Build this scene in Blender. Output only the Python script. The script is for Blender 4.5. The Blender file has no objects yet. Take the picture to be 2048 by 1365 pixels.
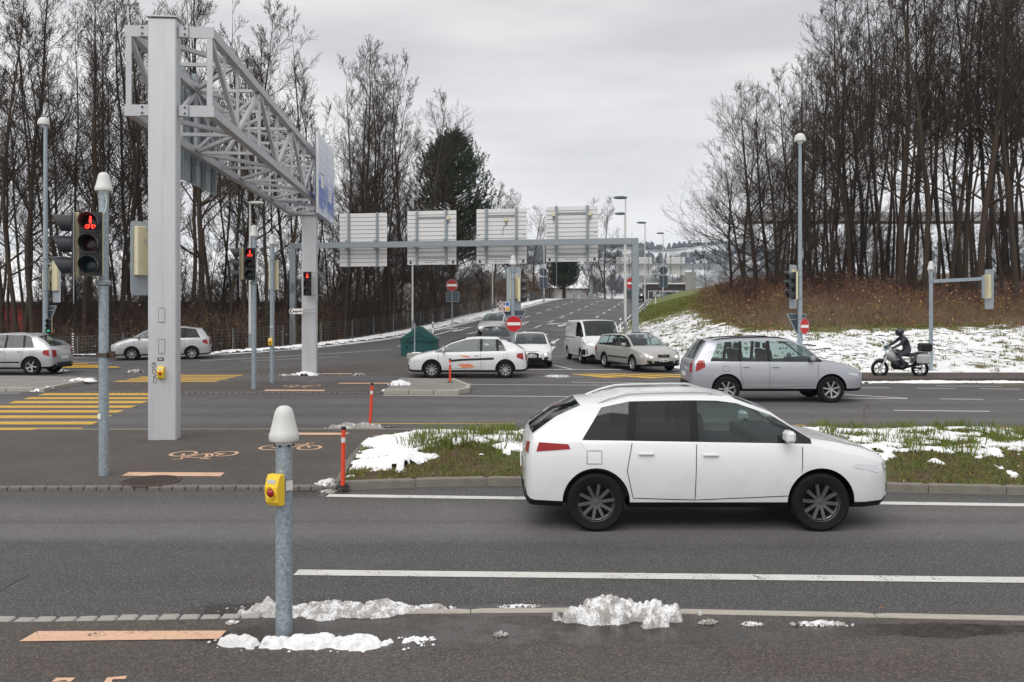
import bpy, bmesh, math, random
import numpy as np
from math import sin, cos, pi, radians, sqrt, atan2, hypot
from mathutils import Vector, Matrix, noise
from mathutils.bvhtree import BVHTree
random.seed(7); np.random.seed(7)
SC = bpy.context.scene
COL = SC.collection

# ------------------------------------------------------------------ camera
F, CAMH, YH, CX = 1750.0, 2.4, 622.0, 1024.0      # pinhole of the 2048 px wide photograph
cam_d = bpy.data.cameras.new('camera'); cam = bpy.data.objects.new('camera', cam_d); COL.objects.link(cam)
cam.location = (0, 0, CAMH); cam.rotation_euler = (pi/2, 0, 0)
cam_d.sensor_width = 36; cam_d.lens = 36*F/2048
cam_d.shift_y = -(682.5-YH)/2048
cam_d.clip_start = .1; cam_d.clip_end = 9000
SC.camera = cam

# ------------------------------------------------------------------ overcast sky
SUN_EL, SUN_AZ = radians(52), radians(205)        # azimuth clockwise from +Y
wd = bpy.data.worlds.new('World'); SC.world = wd; wd.use_nodes = True
nt = wd.node_tree; nt.nodes.clear()
N = nt.nodes.new; LK = nt.links.new
out = N('ShaderNodeOutputWorld'); bg = N('ShaderNodeBackground'); LK(bg.outputs[0], out.inputs[0])
sky = N('ShaderNodeTexSky'); sky.sky_type = 'NISHITA'; sky.sun_disc = False
sky.sun_elevation = SUN_EL; sky.sun_rotation = SUN_AZ; sky.air_density = 1.0; sky.dust_density = 2.0
skm = N('ShaderNodeVectorMath'); skm.operation = 'SCALE'; skm.inputs['Scale'].default_value = .10
LK(sky.outputs[0], skm.inputs[0])
tc = N('ShaderNodeTexCoord'); mp = N('ShaderNodeMapping'); mp.inputs['Scale'].default_value = (1.1, 1.1, 6.5)
LK(tc.outputs['Generated'], mp.inputs[0])
nz = N('ShaderNodeTexNoise'); nz.inputs['Scale'].default_value = 1.3; nz.inputs['Detail'].default_value = 4; nz.inputs['Roughness'].default_value = .5
LK(mp.outputs[0], nz.inputs['Vector'])
cr = N('ShaderNodeValToRGB'); e = cr.color_ramp.elements
e[0].position = .40; e[0].color = (.490, .488, .500, 1)
e[1].position = .60; e[1].color = (.700, .684, .676, 1)
LK(nz.outputs['Fac'], cr.inputs[0])
sp = N('ShaderNodeSeparateXYZ'); LK(tc.outputs['Generated'], sp.inputs[0])
cr2 = N('ShaderNodeValToRGB'); e = cr2.color_ramp.elements   # overcast brightens towards the horizon gap
e[0].position = .0; e[0].color = (1.10, 1.11, 1.13, 1)
e[1].position = .30; e[1].color = (1, 1, 1, 1)
LK(sp.outputs['Z'], cr2.inputs[0])
mul = N('ShaderNodeMixRGB'); mul.blend_type = 'MULTIPLY'; mul.inputs[0].default_value = 1
LK(cr.outputs[0], mul.inputs[1]); LK(cr2.outputs[0], mul.inputs[2])
mx = N('ShaderNodeMixRGB'); mx.inputs[0].default_value = .96
LK(skm.outputs[0], mx.inputs[1]); LK(mul.outputs[0], mx.inputs[2])
LK(mx.outputs[0], bg.inputs[0]); bg.inputs[1].default_value = 1.0

sun_d = bpy.data.lights.new('sun', 'SUN'); sun_d.energy = 1.5; sun_d.angle = radians(55); sun_d.color = (1, .975, .94)
sun = bpy.data.objects.new('sun', sun_d); COL.objects.link(sun)
sv = Vector((sin(SUN_AZ)*cos(SUN_EL), cos(SUN_AZ)*cos(SUN_EL), sin(SUN_EL)))
sun.rotation_euler = (-sv).to_track_quat('-Z', 'Y').to_euler(); sun.location = (0, -20, 60)

SC.view_settings.view_transform = 'Standard'; SC.view_settings.look = 'None'
SC.view_settings.gamma = 1; SC.view_settings.use_curve_mapping = False
SC.view_settings.exposure = 0.46
SC.render.engine = 'CYCLES'
SC.cycles.max_bounces = 6; SC.cycles.transparent_max_bounces = 12
SC.cycles.diffuse_bounces = 3; SC.cycles.glossy_bounces = 3; SC.cycles.volume_bounces = 0
SC.cycles.use_denoising = True
SC.cycles.sample_clamp_indirect = 6

# ------------------------------------------------------------------ terrain functions
def sst(a, b, x):
    t = min(1, max(0, (x-a)/(b-a))); return t*t*(3-2*t)
def lerp(a, b, t): return a+(b-a)*t
def pw(pts, x):
    if x <= pts[0][0]: return pts[0][1]
    for (x0, y0), (x1, y1) in zip(pts, pts[1:]):
        if x <= x1: return y0+(y1-y0)*(x-x0)/(x1-x0)
    return pts[-1][1]
_zr = [0.0]
for i in range(1, 2400):
    Y = i*.5
    s = .055*sst(36, 56, Y)*(1-sst(105, 142, Y)) - .02*sst(150, 190, Y)*(1-sst(260, 320, Y))
    _zr.append(_zr[-1]+s*.5)
def zramp(Y):
    if Y <= 0: return 0
    k = min(len(_zr)-2, int(Y*2)); return lerp(_zr[k], _zr[k+1], Y*2-k)
LPTS = [(43, -60), (43.6, -26), (44.2, -19.5), (46, -15), (50, -11.6), (56, -8.1), (63, -5.7), (76, -2.7), (95, 1.2), (115, 5.3), (140, 10.6), (170, 18), (200, 27), (320, 70)]
RPTS = [(32.6, 14), (33.0, 10.5), (34, 8.2), (36, 7.0), (40, 6.1), (46, 5.7), (50, 5.8), (63, 7.7), (76, 10.3), (95, 14.2), (115, 18.2), (140, 23.6), (170, 31), (200, 40), (320, 83)]
def Ledge(Y): return pw(LPTS, Y)
def Redge(Y): return pw(RPTS, Y)
BANKY = 33.6
def tz(X, Y):
    if Y < 32: return 0.0
    zr = zramp(Y); z = zr
    L, R = Ledge(Y), Redge(Y)
    if X > R and Y > BANKY-.6:
        a = (X-R)*1.6; b = (Y-BANKY)
        k = 2.5; t = max(0, min(a, b) - .25*max(0, k-abs(a-b))**2/k)
        t = max(0, t)
        bz = .158*t if t < 26 else .158*26+.05*(t-26)
        bz *= sst(0, 1.5, t)*.5+.5
        # towards the right the base level stays low; the bank itself carries the height
        z = lerp(zr, 0, sst(4, 30, X-R)) + bz
        z += .18*sst(1, 6, t)*noise.noise(Vector((X*.22, Y*.22, 3)))
    elif X < L-1.5 and Y > 43.2:
        t = L-1.5-X
        z = lerp(zr, -1.2, sst(0, 16, t)) if Y > 46 else lerp(zr, -.25, sst(0, 10, t)*sst(43.2, 46, Y))
        z += .12*noise.noise(Vector((X*.2, Y*.2, 1)))*sst(1, 5, t)
    if Y > 190:
        z += 9*sst(200, 700, Y)*(1+.5*noise.noise(Vector((X*.004, Y*.004, 9))))
    return z

# ------------------------------------------------------------------ pixel -> world helpers (2048 px photograph)
def P(px, py, d): return Vector(((px-CX)/F*d, d, CAMH+(YH-py)/F*d))
def G(px, py, z=0.0):
    d = F*(CAMH-z)/(py-YH); return Vector(((px-CX)/F*d, d, z))
def GT(px, py):
    d = 20.0
    while d < 400:
        q = P(px, py, d)
        if q.z <= tz(q.x, q.y): return Vector((q.x, q.y, tz(q.x, q.y)))
        d += .1
    return q
def PX(px, d): return (px-CX)/F*d

# ------------------------------------------------------------------ mesh builder
class MB:
    def __init__(s): s.v = []; s.f = []; s.m = []
    def add(s, vs, fs, mi=0):
        o = len(s.v); s.v += [tuple(v) for v in vs]; s.f += [tuple(i+o for i in f) for f in fs]; s.m += [mi]*len(fs); return s
    def box(s, c, size, mi=0, rot=None, bev=0):
        hx, hy, hz = size[0]/2, size[1]/2, size[2]/2
        if bev:
            b = bev; vs = []
            for z in (-hz, -hz+b, hz-b, hz):
                k = b if abs(z) > hz-b/2 else 0
                for x, y in ((-hx+b+k*0, -hy+k), (hx-b, -hy+k), (hx-k, -hy+b), (hx-k, hy-b), (hx-b, hy-k), (-hx+b, hy-k), (-hx+k, hy-b), (-hx+k, -hy+b)):
                    vs.append(Vector((x, y, z)))
            fs = [tuple(range(7, -1, -1)), tuple(range(24, 32))]
            for r in range(3):
                for i in range(8):
                    j = (i+1) % 8; fs.append((r*8+i, r*8+j, r*8+8+j, r*8+8+i))
        else:
            vs = [Vector((x, y, z)) for x in (-hx, hx) for y in (-hy, hy) for z in (-hz, hz)]
            fs = [(0, 1, 3, 2), (4, 6, 7, 5), (0, 4, 5, 1), (2, 3, 7, 6), (0, 2, 6, 4), (1, 5, 7, 3)]
        c = Vector(c)
        if rot is not None: vs = [rot @ v for v in vs]
        return s.add([v+c for v in vs], fs, mi)
    def tube(s, p0, p1, r0, r1=None, n=10, mi=0, cap=True):
        r1 = r0 if r1 is None else r1
        p0, p1 = Vector(p0), Vector(p1); d = (p1-p0).normalized()
        a = d.cross(Vector((0, 0, 1)))
        if a.length < 1e-4: a = Vector((1, 0, 0))
        a.normalize(); b = d.cross(a)
        vs = []
        for p, r in ((p0, r0), (p1, r1)):
            for i in range(n):
                t = 2*pi*i/n; vs.append(p+a*(r*cos(t))+b*(r*sin(t)))
        fs = [(i, (i+1) % n, n+(i+1) % n, n+i) for i in range(n)]
        if cap: fs += [tuple(range(n-1, -1, -1)), tuple(range(n, 2*n))]
        return s.add(vs, fs, mi)
    def bar(s, p0, p1, w, h, mi=0, up=(0, 0, 1)):
        p0, p1 = Vector(p0), Vector(p1); d = (p1-p0).normalized(); a = d.cross(Vector(up))
        if a.length < 1e-4: a = d.cross(Vector((0, 1, 0)))
        a.normalize(); b = a.cross(d).normalized()
        vs = [p+a*(sx*w/2)+b*(sz*h/2) for p in (p0, p1) for sx, sz in ((-1, -1), (1, -1), (1, 1), (-1, 1))]
        return s.add(vs, [(3, 2, 1, 0), (4, 5, 6, 7), (0, 1, 5, 4), (1, 2, 6, 5), (2, 3, 7, 6), (3, 0, 4, 7)], mi)
    def path(s, pts, r, n=6, mi=0):
        for a, b in zip(pts, pts[1:]):
            if (Vector(b)-Vector(a)).length > 1e-5: s.tube(a, b, r if not isinstance(r, (list, tuple)) else r[0], None, n, mi)
        return s
    def lathe(s, prof, c=(0, 0, 0), n=20, axis='z', mi=0, a0=0, a1=2*pi, cap=False):
        c = Vector(c); vs = []; full = abs(a1-a0-2*pi) < 1e-6; m = n if full else n+1
        for r, z in prof:
            for i in range(m):
                t = a0+(a1-a0)*i/n; x, y = r*cos(t), r*sin(t)
                vs.append(c+(Vector((x, y, z)) if axis == 'z' else Vector((x, z, y)) if axis == 'y' else Vector((z, x, y))))
        fs = []
        for k in range(len(prof)-1):
            for i in range(n if not full else m):
                j = (i+1) % m if full else i+1
                fs.append((k*m+i, k*m+j, (k+1)*m+j, (k+1)*m+i))
        if cap: fs += [tuple(range(m-1, -1, -1)), tuple(range((len(prof)-1)*m, len(prof)*m))]
        return s.add(vs, fs, mi)
    def prism(s, poly, d, mi=0):
        """closed 3-D polygon extruded by vector d"""
        n = len(poly); poly = [Vector(p) for p in poly]; d = Vector(d)
        vs = poly+[p+d for p in poly]
        return s.add(vs, [tuple(range(n-1, -1, -1)), tuple(range(n, 2*n))]+[(i, (i+1) % n, n+(i+1) % n, n+i) for i in range(n)], mi)
    def quad(s, a, b, c, d, mi=0): return s.add([a, b, c, d], [(0, 1, 2, 3)], mi)
    def mesh(s, name, mats, smooth=None):
        me = bpy.data.meshes.new(name)
        me.from_pydata(s.v, [], s.f)
        for m in (mats if isinstance(mats, (list, tuple)) else [mats]): me.materials.append(m)
        if any(s.m): me.polygons.foreach_set('material_index', s.m)
        bm = bmesh.new(); bm.from_mesh(me); bmesh.ops.recalc_face_normals(bm, faces=bm.faces); bm.to_mesh(me); bm.free()
        if smooth:
            me.polygons.foreach_set('use_smooth', [True]*len(me.polygons)); me.set_sharp_from_angle(angle=radians(smooth))
        return me
    def build(s, name, mats, parent=None, smooth=None, label=None, loc=None):
        o = bpy.data.objects.new(name, s.mesh(name, mats, smooth)); COL.objects.link(o)
        if parent is not None: o.parent = parent
        if loc is not None: o.location = loc
        if label: o['label'] = label
        return o
def link(name, me, parent=None, loc=None, rot=None, scale=None):
    o = bpy.data.objects.new(name, me); COL.objects.link(o)
    if parent is not None: o.parent = parent
    if loc is not None: o.location = loc
    if rot is not None: o.rotation_euler = rot
    if scale is not None: o.scale = scale
    return o
def tag(o, label=None, cat=None, group=None, kind=None):
    if label: o['label'] = label
    if cat: o['category'] = cat
    if group: o['group'] = group
    if kind: o['kind'] = kind
    return o
def thing(name, label, cat, loc=(0, 0, 0), rz=0, group=None):
    o = bpy.data.objects.new(name, None); COL.objects.link(o); o.empty_display_size = .2
    o.location = loc; o.rotation_euler = (0, 0, rz)
    return tag(o, label, cat, group)
def copy_tree(o, parent=None):
    c = o.copy(); COL.objects.link(c); c.parent = parent
    for ch in o.children: copy_tree(ch, c)
    return c
def text_mb(txt, size, origin, right, up, thick=.002, mi=0, mb=None, align='CENTER', bold=0):
    cu = bpy.data.curves.new('lettering', 'FONT'); cu.body = txt; cu.size = size; cu.align_x = align; cu.align_y = 'CENTER'
    cu.extrude = 0; cu.offset = bold; cu.resolution_u = 3
    o = bpy.data.objects.new('lettering', cu); COL.objects.link(o)
    dg = bpy.context.evaluated_depsgraph_get(); me = bpy.data.meshes.new_from_object(o.evaluated_get(dg))
    mb = mb or MB(); r, u, og = Vector(right), Vector(up), Vector(origin)
    mb.add([og+r*v.co.x+u*v.co.y for v in me.vertices], [tuple(p.vertices) for p in me.polygons], mi)
    bpy.data.objects.remove(o); bpy.data.curves.remove(cu); bpy.data.meshes.remove(me)
    return mb
# ------------------------------------------------------------------ materials
M = {}
class NT:
    """small node-tree writer"""
    def __init__(s, name):
        s.m = bpy.data.materials.new(name); s.m.use_nodes = True; s.t = s.m.node_tree; s.t.nodes.clear()
        s.out = s.n('ShaderNodeOutputMaterial'); s.b = s.n('ShaderNodeBsdfPrincipled'); s.l(s.b.outputs[0], s.out.inputs[0])
        s.tc = s.n('ShaderNodeTexCoord'); M[name] = s.m
    def n(s, k): return s.t.nodes.new(k)
    def l(s, a, b): s.t.links.new(a, b)
    def noise(s, scale, detail=3, rough=.5, co='Object', dist=0, vec=None):
        x = s.n('ShaderNodeTexNoise'); x.inputs['Scale'].default_value = scale; x.inputs['Detail'].default_value = detail
        x.inputs['Roughness'].default_value = rough; x.inputs['Distortion'].default_value = dist
        s.l(vec or s.tc.outputs[co], x.inputs['Vector']); return x.outputs['Fac']
    def vor(s, scale, feat='F1', out='Distance', vec=None):
        x = s.n('ShaderNodeTexVoronoi'); x.feature = feat; x.inputs['Scale'].default_value = scale; s.l(vec or s.tc.outputs['Object'], x.inputs['Vector']); return x.outputs[out]
    def ramp(s, fac, *stops):
        r = s.n('ShaderNodeValToRGB'); e = r.color_ramp.elements
        while len(e) < len(stops): e.new(.5)
        for el, (p, c) in zip(e, stops):
            el.position = p; el.color = (*c, 1) if isinstance(c, (tuple, list)) else (c, c, c, 1)
        s.l(fac, r.inputs[0]); return r.outputs[0]
    def mix(s, fac, a, b, mode='MIX'):
        x = s.n('ShaderNodeMixRGB'); x.blend_type = mode
        for k, v in ((0, fac), (1, a), (2, b)):
            if isinstance(v, (int, float)): x.inputs[k].default_value = v if k == 0 else (v, v, v, 1)
            elif isinstance(v, tuple): x.inputs[k].default_value = (*v, 1)
            else: s.l(v, x.inputs[k])
        return x.outputs[0]
    def math(s, op, a, b=0.0, clamp=False):
        x = s.n('ShaderNodeMath'); x.operation = op; x.use_clamp = clamp
        for k, v in ((0, a), (1, b)):
            if isinstance(v, (int, float)): x.inputs[k].default_value = v
            else: s.l(v, x.inputs[k])
        return x.outputs[0]
    def mapping(s, sc, loc=(0, 0, 0), rot=(0, 0, 0)):
        x = s.n('ShaderNodeMapping'); x.inputs['Scale'].default_value = sc; x.inputs['Location'].default_value = loc; x.inputs['Rotation'].default_value = rot
        s.l(s.tc.outputs['Object'], x.inputs[0]); return x.outputs[0]
    def bump(s, h, strength=.3, dist=.01):
        x = s.n('ShaderNodeBump'); x.inputs['Strength'].default_value = strength; x.inputs['Distance'].default_value = dist
        s.l(h, x.inputs['Height']); s.l(x.outputs[0], s.b.inputs['Normal'])
    def col(s, c):
        if isinstance(c, tuple): s.b.inputs['Base Color'].default_value = (*c, 1)
        else: s.l(c, s.b.inputs['Base Color'])
    def rough(s, r):
        if isinstance(r, (int, float)): s.b.inputs['Roughness'].default_value = r
        else: s.l(r, s.b.inputs['Roughness'])
    def set(s, **k):
        for a, v in k.items(): s.b.inputs[a.replace('_', ' ')].default_value = v
def simple(name, col, rough=.6, metal=0, var=.15, scale=6, bump=0, bscale=40, **k):
    t = NT(name); f = t.noise(scale, 4, .6)
    c = t.mix(f, tuple(x*(1-var) for x in col), tuple(min(1, x*(1+var)) for x in col)); t.col(c)
    t.rough(rough); t.set(Metallic=metal, **k)
    if bump: t.bump(t.noise(bscale, 4, .6), bump, .01)
    return t.m

def asphalt(name, base, warm, streak=True, wetspots=()):
    t = NT(name); pos = t.n('ShaderNodeNewGeometry').outputs['Position']
    big = t.noise(.35, 5, .6)
    c = t.mix(t.ramp(big, (.3, 0.0), (.7, 1.0)), tuple(x*.86 for x in base), tuple(x*1.14 for x in base))
    if streak:     # long wheel tracks along the direction of travel
        st = t.noise(1, 3, .55, vec=t.mapping((.012, .62, 1)))
        c = t.mix(t.ramp(st, (.42, 0.0), (.60, .55)), c, t.mix(1.0, c, warm, 'MULTIPLY'))
        sy_ = t.n('ShaderNodeSeparateXYZ'); t.l(pos, sy_.inputs[0]); yy = t.math('ADD', sy_.outputs[1], t.math('MULTIPLY', t.math('SUBTRACT', t.noise(1, 3, .6, vec=t.mapping((.10, 1.2, 1))), .5), .55))
        bands = [(6.5, .70), (8.7, .74), (9.0, .66), (9.25, 1.14), (9.75, 1.30), (9.95, 1.02), (10.2, 1.32), (10.8, 1.10), (11.2, .82), (17, .8), (18.4, .9), (19.2, 1.2), (20.2, .95), (21, 1.18), (22, .92), (23, 1.15), (24.3, .95), (26, .85), (29.5, .85), (30.4, 1.12), (31.2, .92), (32, 1.1), (33, .9)]
        bf = t.ramp(t.math('DIVIDE', t.math('SUBTRACT', yy, 6.0), 28.0), *[((y_-6)/28, min(1, .50*v_**2.5)) for y_, v_ in bands])
        c = t.mix(1.0, c, t.mix(1.0, bf, (1.95, 1.95, 1.95), 'MULTIPLY'), 'MULTIPLY')
        st = t.noise(1, 3, .6, vec=t.mapping((.05, 2.6, 1), (3, 1, 0))); c = t.mix(t.ramp(st, (.45, 0.0), (.75, .5)), c, tuple(x*.72 for x in base))
    else:
        st = t.noise(.8, 4, .6, vec=t.mapping((.5, 1.2, 1))); c = t.mix(t.ramp(st, (.42, 0.0), (.66, .75)), c, t.mix(1.0, c, warm, 'MULTIPLY'))
    med = t.noise(9, 4, .65); c = t.mix(t.ramp(med, (.3, 0.0), (.8, .35)), c, tuple(x*.62 for x in base))
    fine = t.noise(150, 3, .75); c = t.mix(t.ramp(fine, (.36, .95), (.60, 0.0)), c, tuple(x*.30 for x in base))
    fin2 = t.noise(48, 3, .8); c = t.mix(t.ramp(fin2, (.50, .0), (.68, .75)), c, tuple(min(1, x*2.0) for x in base)); fin3 = t.noise(33, 3, .8); c = t.mix(t.ramp(fin3, (.30, .8), (.48, 0.0)), c, tuple(x*.40 for x in base))
    ag = t.vor(125, out='Color'); agf = t.ramp(ag, (.72, 0.0), (.90, .8)); c = t.mix(agf, c, tuple(min(1, x*2.2) for x in base))
    wet = t.noise(.55, 4, .55); rg_ = t.ramp(wet, (.30, .48), (.50, .78)); wm = None
    for (x, y, rx, ry) in wetspots:       # melt water beside the heaps
        m = t.n('ShaderNodeMapping'); m.vector_type = 'POINT'; m.inputs['Location'].default_value = (-x/rx, -y/ry, 0); m.inputs['Scale'].default_value = (1/rx, 1/ry, 0); t.l(pos, m.inputs[0])
        ln = t.n('ShaderNodeVectorMath'); ln.operation = 'LENGTH'; t.l(m.outputs[0], ln.inputs[0])
        k = t.ramp(t.math('ADD', ln.outputs['Value'], t.math('MULTIPLY', t.math('SUBTRACT', t.noise(2.6, 4, .6), .5), 1.1)), (.75, 1.0), (1.0, 0.0))
        wm = k if wm is None else t.math('MAXIMUM', wm, k)
    if wm is not None:
        c = t.mix(t.math('MULTIPLY', wm, .80), c, t.mix(1.0, c, (.36, .33, .31), 'MULTIPLY')); rg_ = t.mix(wm, rg_, t.ramp(t.noise(7, 4, .6), (.35, .10), (.65, .34)))
    t.col(c); t.rough(rg_)
    t.b.inputs['Specular IOR Level'].default_value = .42
    bh = t.mix(.5, fine, t.noise(70, 3, .7))
    t.bump(bh if wm is None else t.mix(t.math('MULTIPLY', wm, .75), bh, .5), .6, .006)
    return t.m
WET = [(-.9, 6.45, 1.5, .36), (.1, 6.98, 1.3, .22), (1.1, 6.42, 1.1, .26), (-1.75, 6.35, .6, .22), (-2.0, 7.0, .7, .22), (-2.6, 11.5, .5, .3), (-3.0, 17.7, 1.6, .5), (3.0, 6.5, 1.2, .18)]
asphalt('asphalt', (.112, .107, .106), (.60, .55, .53), True, WET)
asphalt('asphalt_path', (.092, .078, .069), (.66, .60, .54), False, WET)
asphalt('asphalt_ramp', (.097, .093, .095), (.76, .73, .72), False)
def paint(name, col, wear=.5):
    t = NT(name); sp_ = t.noise(120, 3, .7); w = t.noise(2.2, 5, .65); crk = t.vor(7, 'DISTANCE_TO_EDGE')
    c = t.mix(t.noise(3, 3), tuple(x*.82 for x in col), col)
    c = t.mix(t.ramp(sp_, (.56, 0.0), (.70, wear)), c, (.13, .125, .12))
    c = t.mix(t.math('MULTIPLY', t.ramp(crk, (.0, 1.0), (.02, 0.0)), t.ramp(w, (.5, 0.0), (.62, .8))), c, (.10, .09, .085))
    t.col(c); t.rough(.72); t.bump(sp_, .3, .004)
    tr = t.n('ShaderNodeBsdfTransparent'); ms = t.n('ShaderNodeMixShader'); ch = t.math('ADD', t.math('MULTIPLY', t.noise(45, 4, .75), .6), t.math('MULTIPLY', t.noise(3.5, 4, .65), .4))
    t.l(t.ramp(ch, (.575, 0.0), (.615, 1.0)), ms.inputs[0]); t.l(t.b.outputs[0], ms.inputs[1]); t.l(tr.outputs[0], ms.inputs[2]); t.l(ms.outputs[0], t.out.inputs[0]); return t.m
paint('paint_white', (.66, .655, .62)); paint('paint_yellow', (.66, .40, .055), .55); paint('paint_peach', (.72, .46, .31), .55)
def galv(name, base=(.30, .36, .40), metal=.35):
    t = NT(name); v = t.vor(38, out='Color'); n = t.noise(62, 3, .7)
    c = t.mix(t.ramp(v, (.2, 0.0), (.9, 1.0)), tuple(x*.8 for x in base), tuple(min(1, x*1.15) for x in base))
    c = t.mix(t.ramp(n, (.56, 0.0), (.66, .8)), c, (.58, .62, .64))
    c = t.mix(t.ramp(t.noise(1.5, 4, .6), (.50, 0.0), (.80, .22)), c, tuple(x*.6 for x in base))
    t.col(c); t.set(Metallic=metal); t.rough(t.ramp(n, (.3, .38), (.7, .6))); return t.m
galv('galvanised'); galv('galvanised_grey', (.24, .275, .295), .3)
def colpaint():
    t = NT('column_paint'); n = t.noise(1.6, 5, .6, vec=t.mapping((2.5, 2.5, .5))); f = t.noise(14, 4, .7)
    c = t.mix(n, (.45, .455, .475), (.60, .605, .62)); st_ = t.noise(1, 4, .6, vec=t.mapping((16, 16, .35))); c = t.mix(t.ramp(st_, (.55, 0.0), (.75, .35)), c, (.24, .235, .23)); c = t.mix(t.ramp(f, (.64, 0.0), (.78, .6)), c, (.20, .19, .18)); t.col(c)
    t.rough(.48); t.set(Metallic=.15); t.bump(t.noise(3, 2), .06, .01); return t.m
colpaint()
simple('truss_paint', (.43, .435, .45), .45, .2, .14, 3, .05, 30)
simple('cap_plastic', (.60, .60, .58), .5, 0, .14, 7, .08, 30)
simple('cream', (.62, .57, .38), .55, 0, .12, 4)
simple('signal_black', (.018, .018, .02), .38, 0, .2, 6)
simple('visor_black', (.03, .032, .037), .45, 0, .2, 6)
simple('board_grey', (.38, .42, .45), .5, .2, .08, 3)
simple('sign_back', (.075, .095, .115), .5, .3, .15, 4)
simple('sign_rim', (.36, .40, .43), .45, .4, .1, 4)
simple('sign_panel', (.66, .66, .65), .5, 0, .05, 1.5)
simple('rib_joint_grey', (.13, .135, .14), .5, 0, .05, 1.5)  # dark grey of the proud joint strips between sign planks
simple('sign_red', (.50, .012, .016), .4, 0, .10, 4); simple('sign_red_old', (.36, .03, .03), .45, 0, .12, 4)
simple('sign_white', (.80, .80, .78), .45, 0, .04, 4); simple('sign_black', (.015, .015, .016), .5, 0, .1, 4)
simple('button_yellow', (.82, .55, .03), .38, 0, .08, 9); simple('button_red', (.28, .012, .01), .22, 0, .1, 9)
simple('orange_post', (.74, .065, .025), .45, 0, .12, 5)
simple('orange_decal', (.78, .26, .14), .4, 0, .2, 8); simple('bin_green', (.006, .068, .062), .4, 0, .2, 3, .05, 20)
simple('concrete', (.36, .34, .31), .85, 0, .2, 5, .3, 60); simple('kerb_stone', (.39, .36, .31), .85, 0, .45, 7, .4, 60)
simple('sett_stone', (.36, .345, .315), .85, 0, .35, 11, .5, 60)
simple('kerb_old', (.20, .185, .155), .9, 0, .5, 6, .5, 40); simple('sett_old', (.17, .16, .145), .9, 0, .45, 11, .5, 60); simple('iron', (.085, .06, .05), .55, .5, .3, 12, .3, 60)
simple('tyre', (.011, .011, .012), .85, 0, .3, 12, Specular_IOR_Level=.2); simple('rim_silver', (.48, .49, .50), .35, .7, .1, 6); simple('rim_dark', (.13, .135, .14), .35, .6, .1, 6); simple('plastic_black', (.012, .012, .013), .5, 0, .2, 8, Specular_IOR_Level=.25)
simple('chrome', (.7, .7, .72), .15, 1, .05, 4); simple('seat_dark', (.03, .03, .033), .8, 0, .2, 8)
simple('plate_white', (.78, .78, .76), .4, 0, .05, 6); simple('lens_red', (.30, .012, .014), .12, 0, .15, 8); simple('lens_clear', (.62, .64, .66), .12, .4, .15, 14)
simple('barn_red', (.30, .034, .028), .8, 0, .35, 2.5, .2, 30); simple('timber_dark', (.045, .035, .03), .85, 0, .3, 3); simple('wall_grey', (.28, .27, .25), .85, 0, .15, 2)
simple('leaf_brown', (.26, .105, .04), .8, 0, .4, 20); simple('leaf_tan', (.46, .29, .12), .8, 0, .4, 20)
simple('skin', (.5, .32, .24), .5); simple('cloth_dark', (.030, .034, .046), .8, 0, .45, 14, .5, 22); simple('helmet_dark', (.03, .03, .035), .25)
simple('cable_white', (.6, .6, .57), .5); simple('blue_sign', (.03, .12, .45), .4)
simple('brown_sign', (.16, .03, .03), .4); simple('amber', (.7, .35, .02), .4)
def carpaint(name, col, metal=0.0, flake=False, dirt=.35):
    t = NT(name); sp2 = t.n('ShaderNodeSeparateXYZ'); t.l(t.tc.outputs['Object'], sp2.inputs[0])
    low = t.math('ADD', sp2.outputs['Z'], t.math('MULTIPLY', t.noise(4, 4, .65), .5))
    d = t.ramp(low, (.42, dirt), (.95, 0.0))           # road salt thrown up on the lower panels
    t.col(t.mix(d, col, (.23, .21, .19))); t.set(Metallic=metal, Coat_Weight=.7, Coat_Roughness=.06); t.rough(.34); return t.m
carpaint('car_white', (.70, .71, .715)); carpaint('car_white_b', (.72, .725, .74)); carpaint('car_silver', (.46, .465, .48), .45); carpaint('car_beige_silver', (.43, .42, .395), .4)
carpaint('car_silver_blue', (.40, .41, .45), .45); carpaint('car_black', (.012, .012, .014)); carpaint('car_grey', (.16, .165, .17), .3); carpaint('van_white', (.66, .665, .68))
def glass(name, tint, refl=.09):
    t = NT(name); t.t.nodes.remove(t.b)
    tr = t.n('ShaderNodeBsdfTransparent'); tr.inputs[0].default_value = (*tint, 1)
    gl = t.n('ShaderNodeBsdfGlossy'); gl.inputs['Roughness'].default_value = .03; gl.inputs[0].default_value = (.9, .93, .95, 1)
    fr = t.n('ShaderNodeLayerWeight'); fr.inputs[0].default_value = .5
    k = t.math('ADD', t.math('MULTIPLY', t.math('POWER', fr.outputs['Facing'], 4), .85), refl, True)
    ms = t.n('ShaderNodeMixShader'); t.l(k, ms.inputs[0]); t.l(tr.outputs[0], ms.inputs[1]); t.l(gl.outputs[0], ms.inputs[2]); t.l(ms.outputs[0], t.out.inputs[0]); return t.m
glass('glass', (.58, .68, .66), .06); glass('glass_dark', (.22, .235, .25), .06); glass('glass_lens', (.85, .87, .88), .05)
def emis(name, col, st, base=(.02, .02, .02)):
    t = NT(name); t.col(base); t.b.inputs['Emission Color'].default_value = (*col, 1); t.b.inputs['Emission Strength'].default_value = st; return t.m
emis('light_red', (1, .035, .02), 2.6); emis('light_green', (.05, .9, .5), 1.6); emis('light_head', (1, .9, .72), 2.2, (.8, .8, .8))
simple('lens_off_red', (.035, .008, .007), .2, 0, .2, 20); simple('lens_off_green', (.008, .03, .032), .2, 0, .2, 20)
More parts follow.
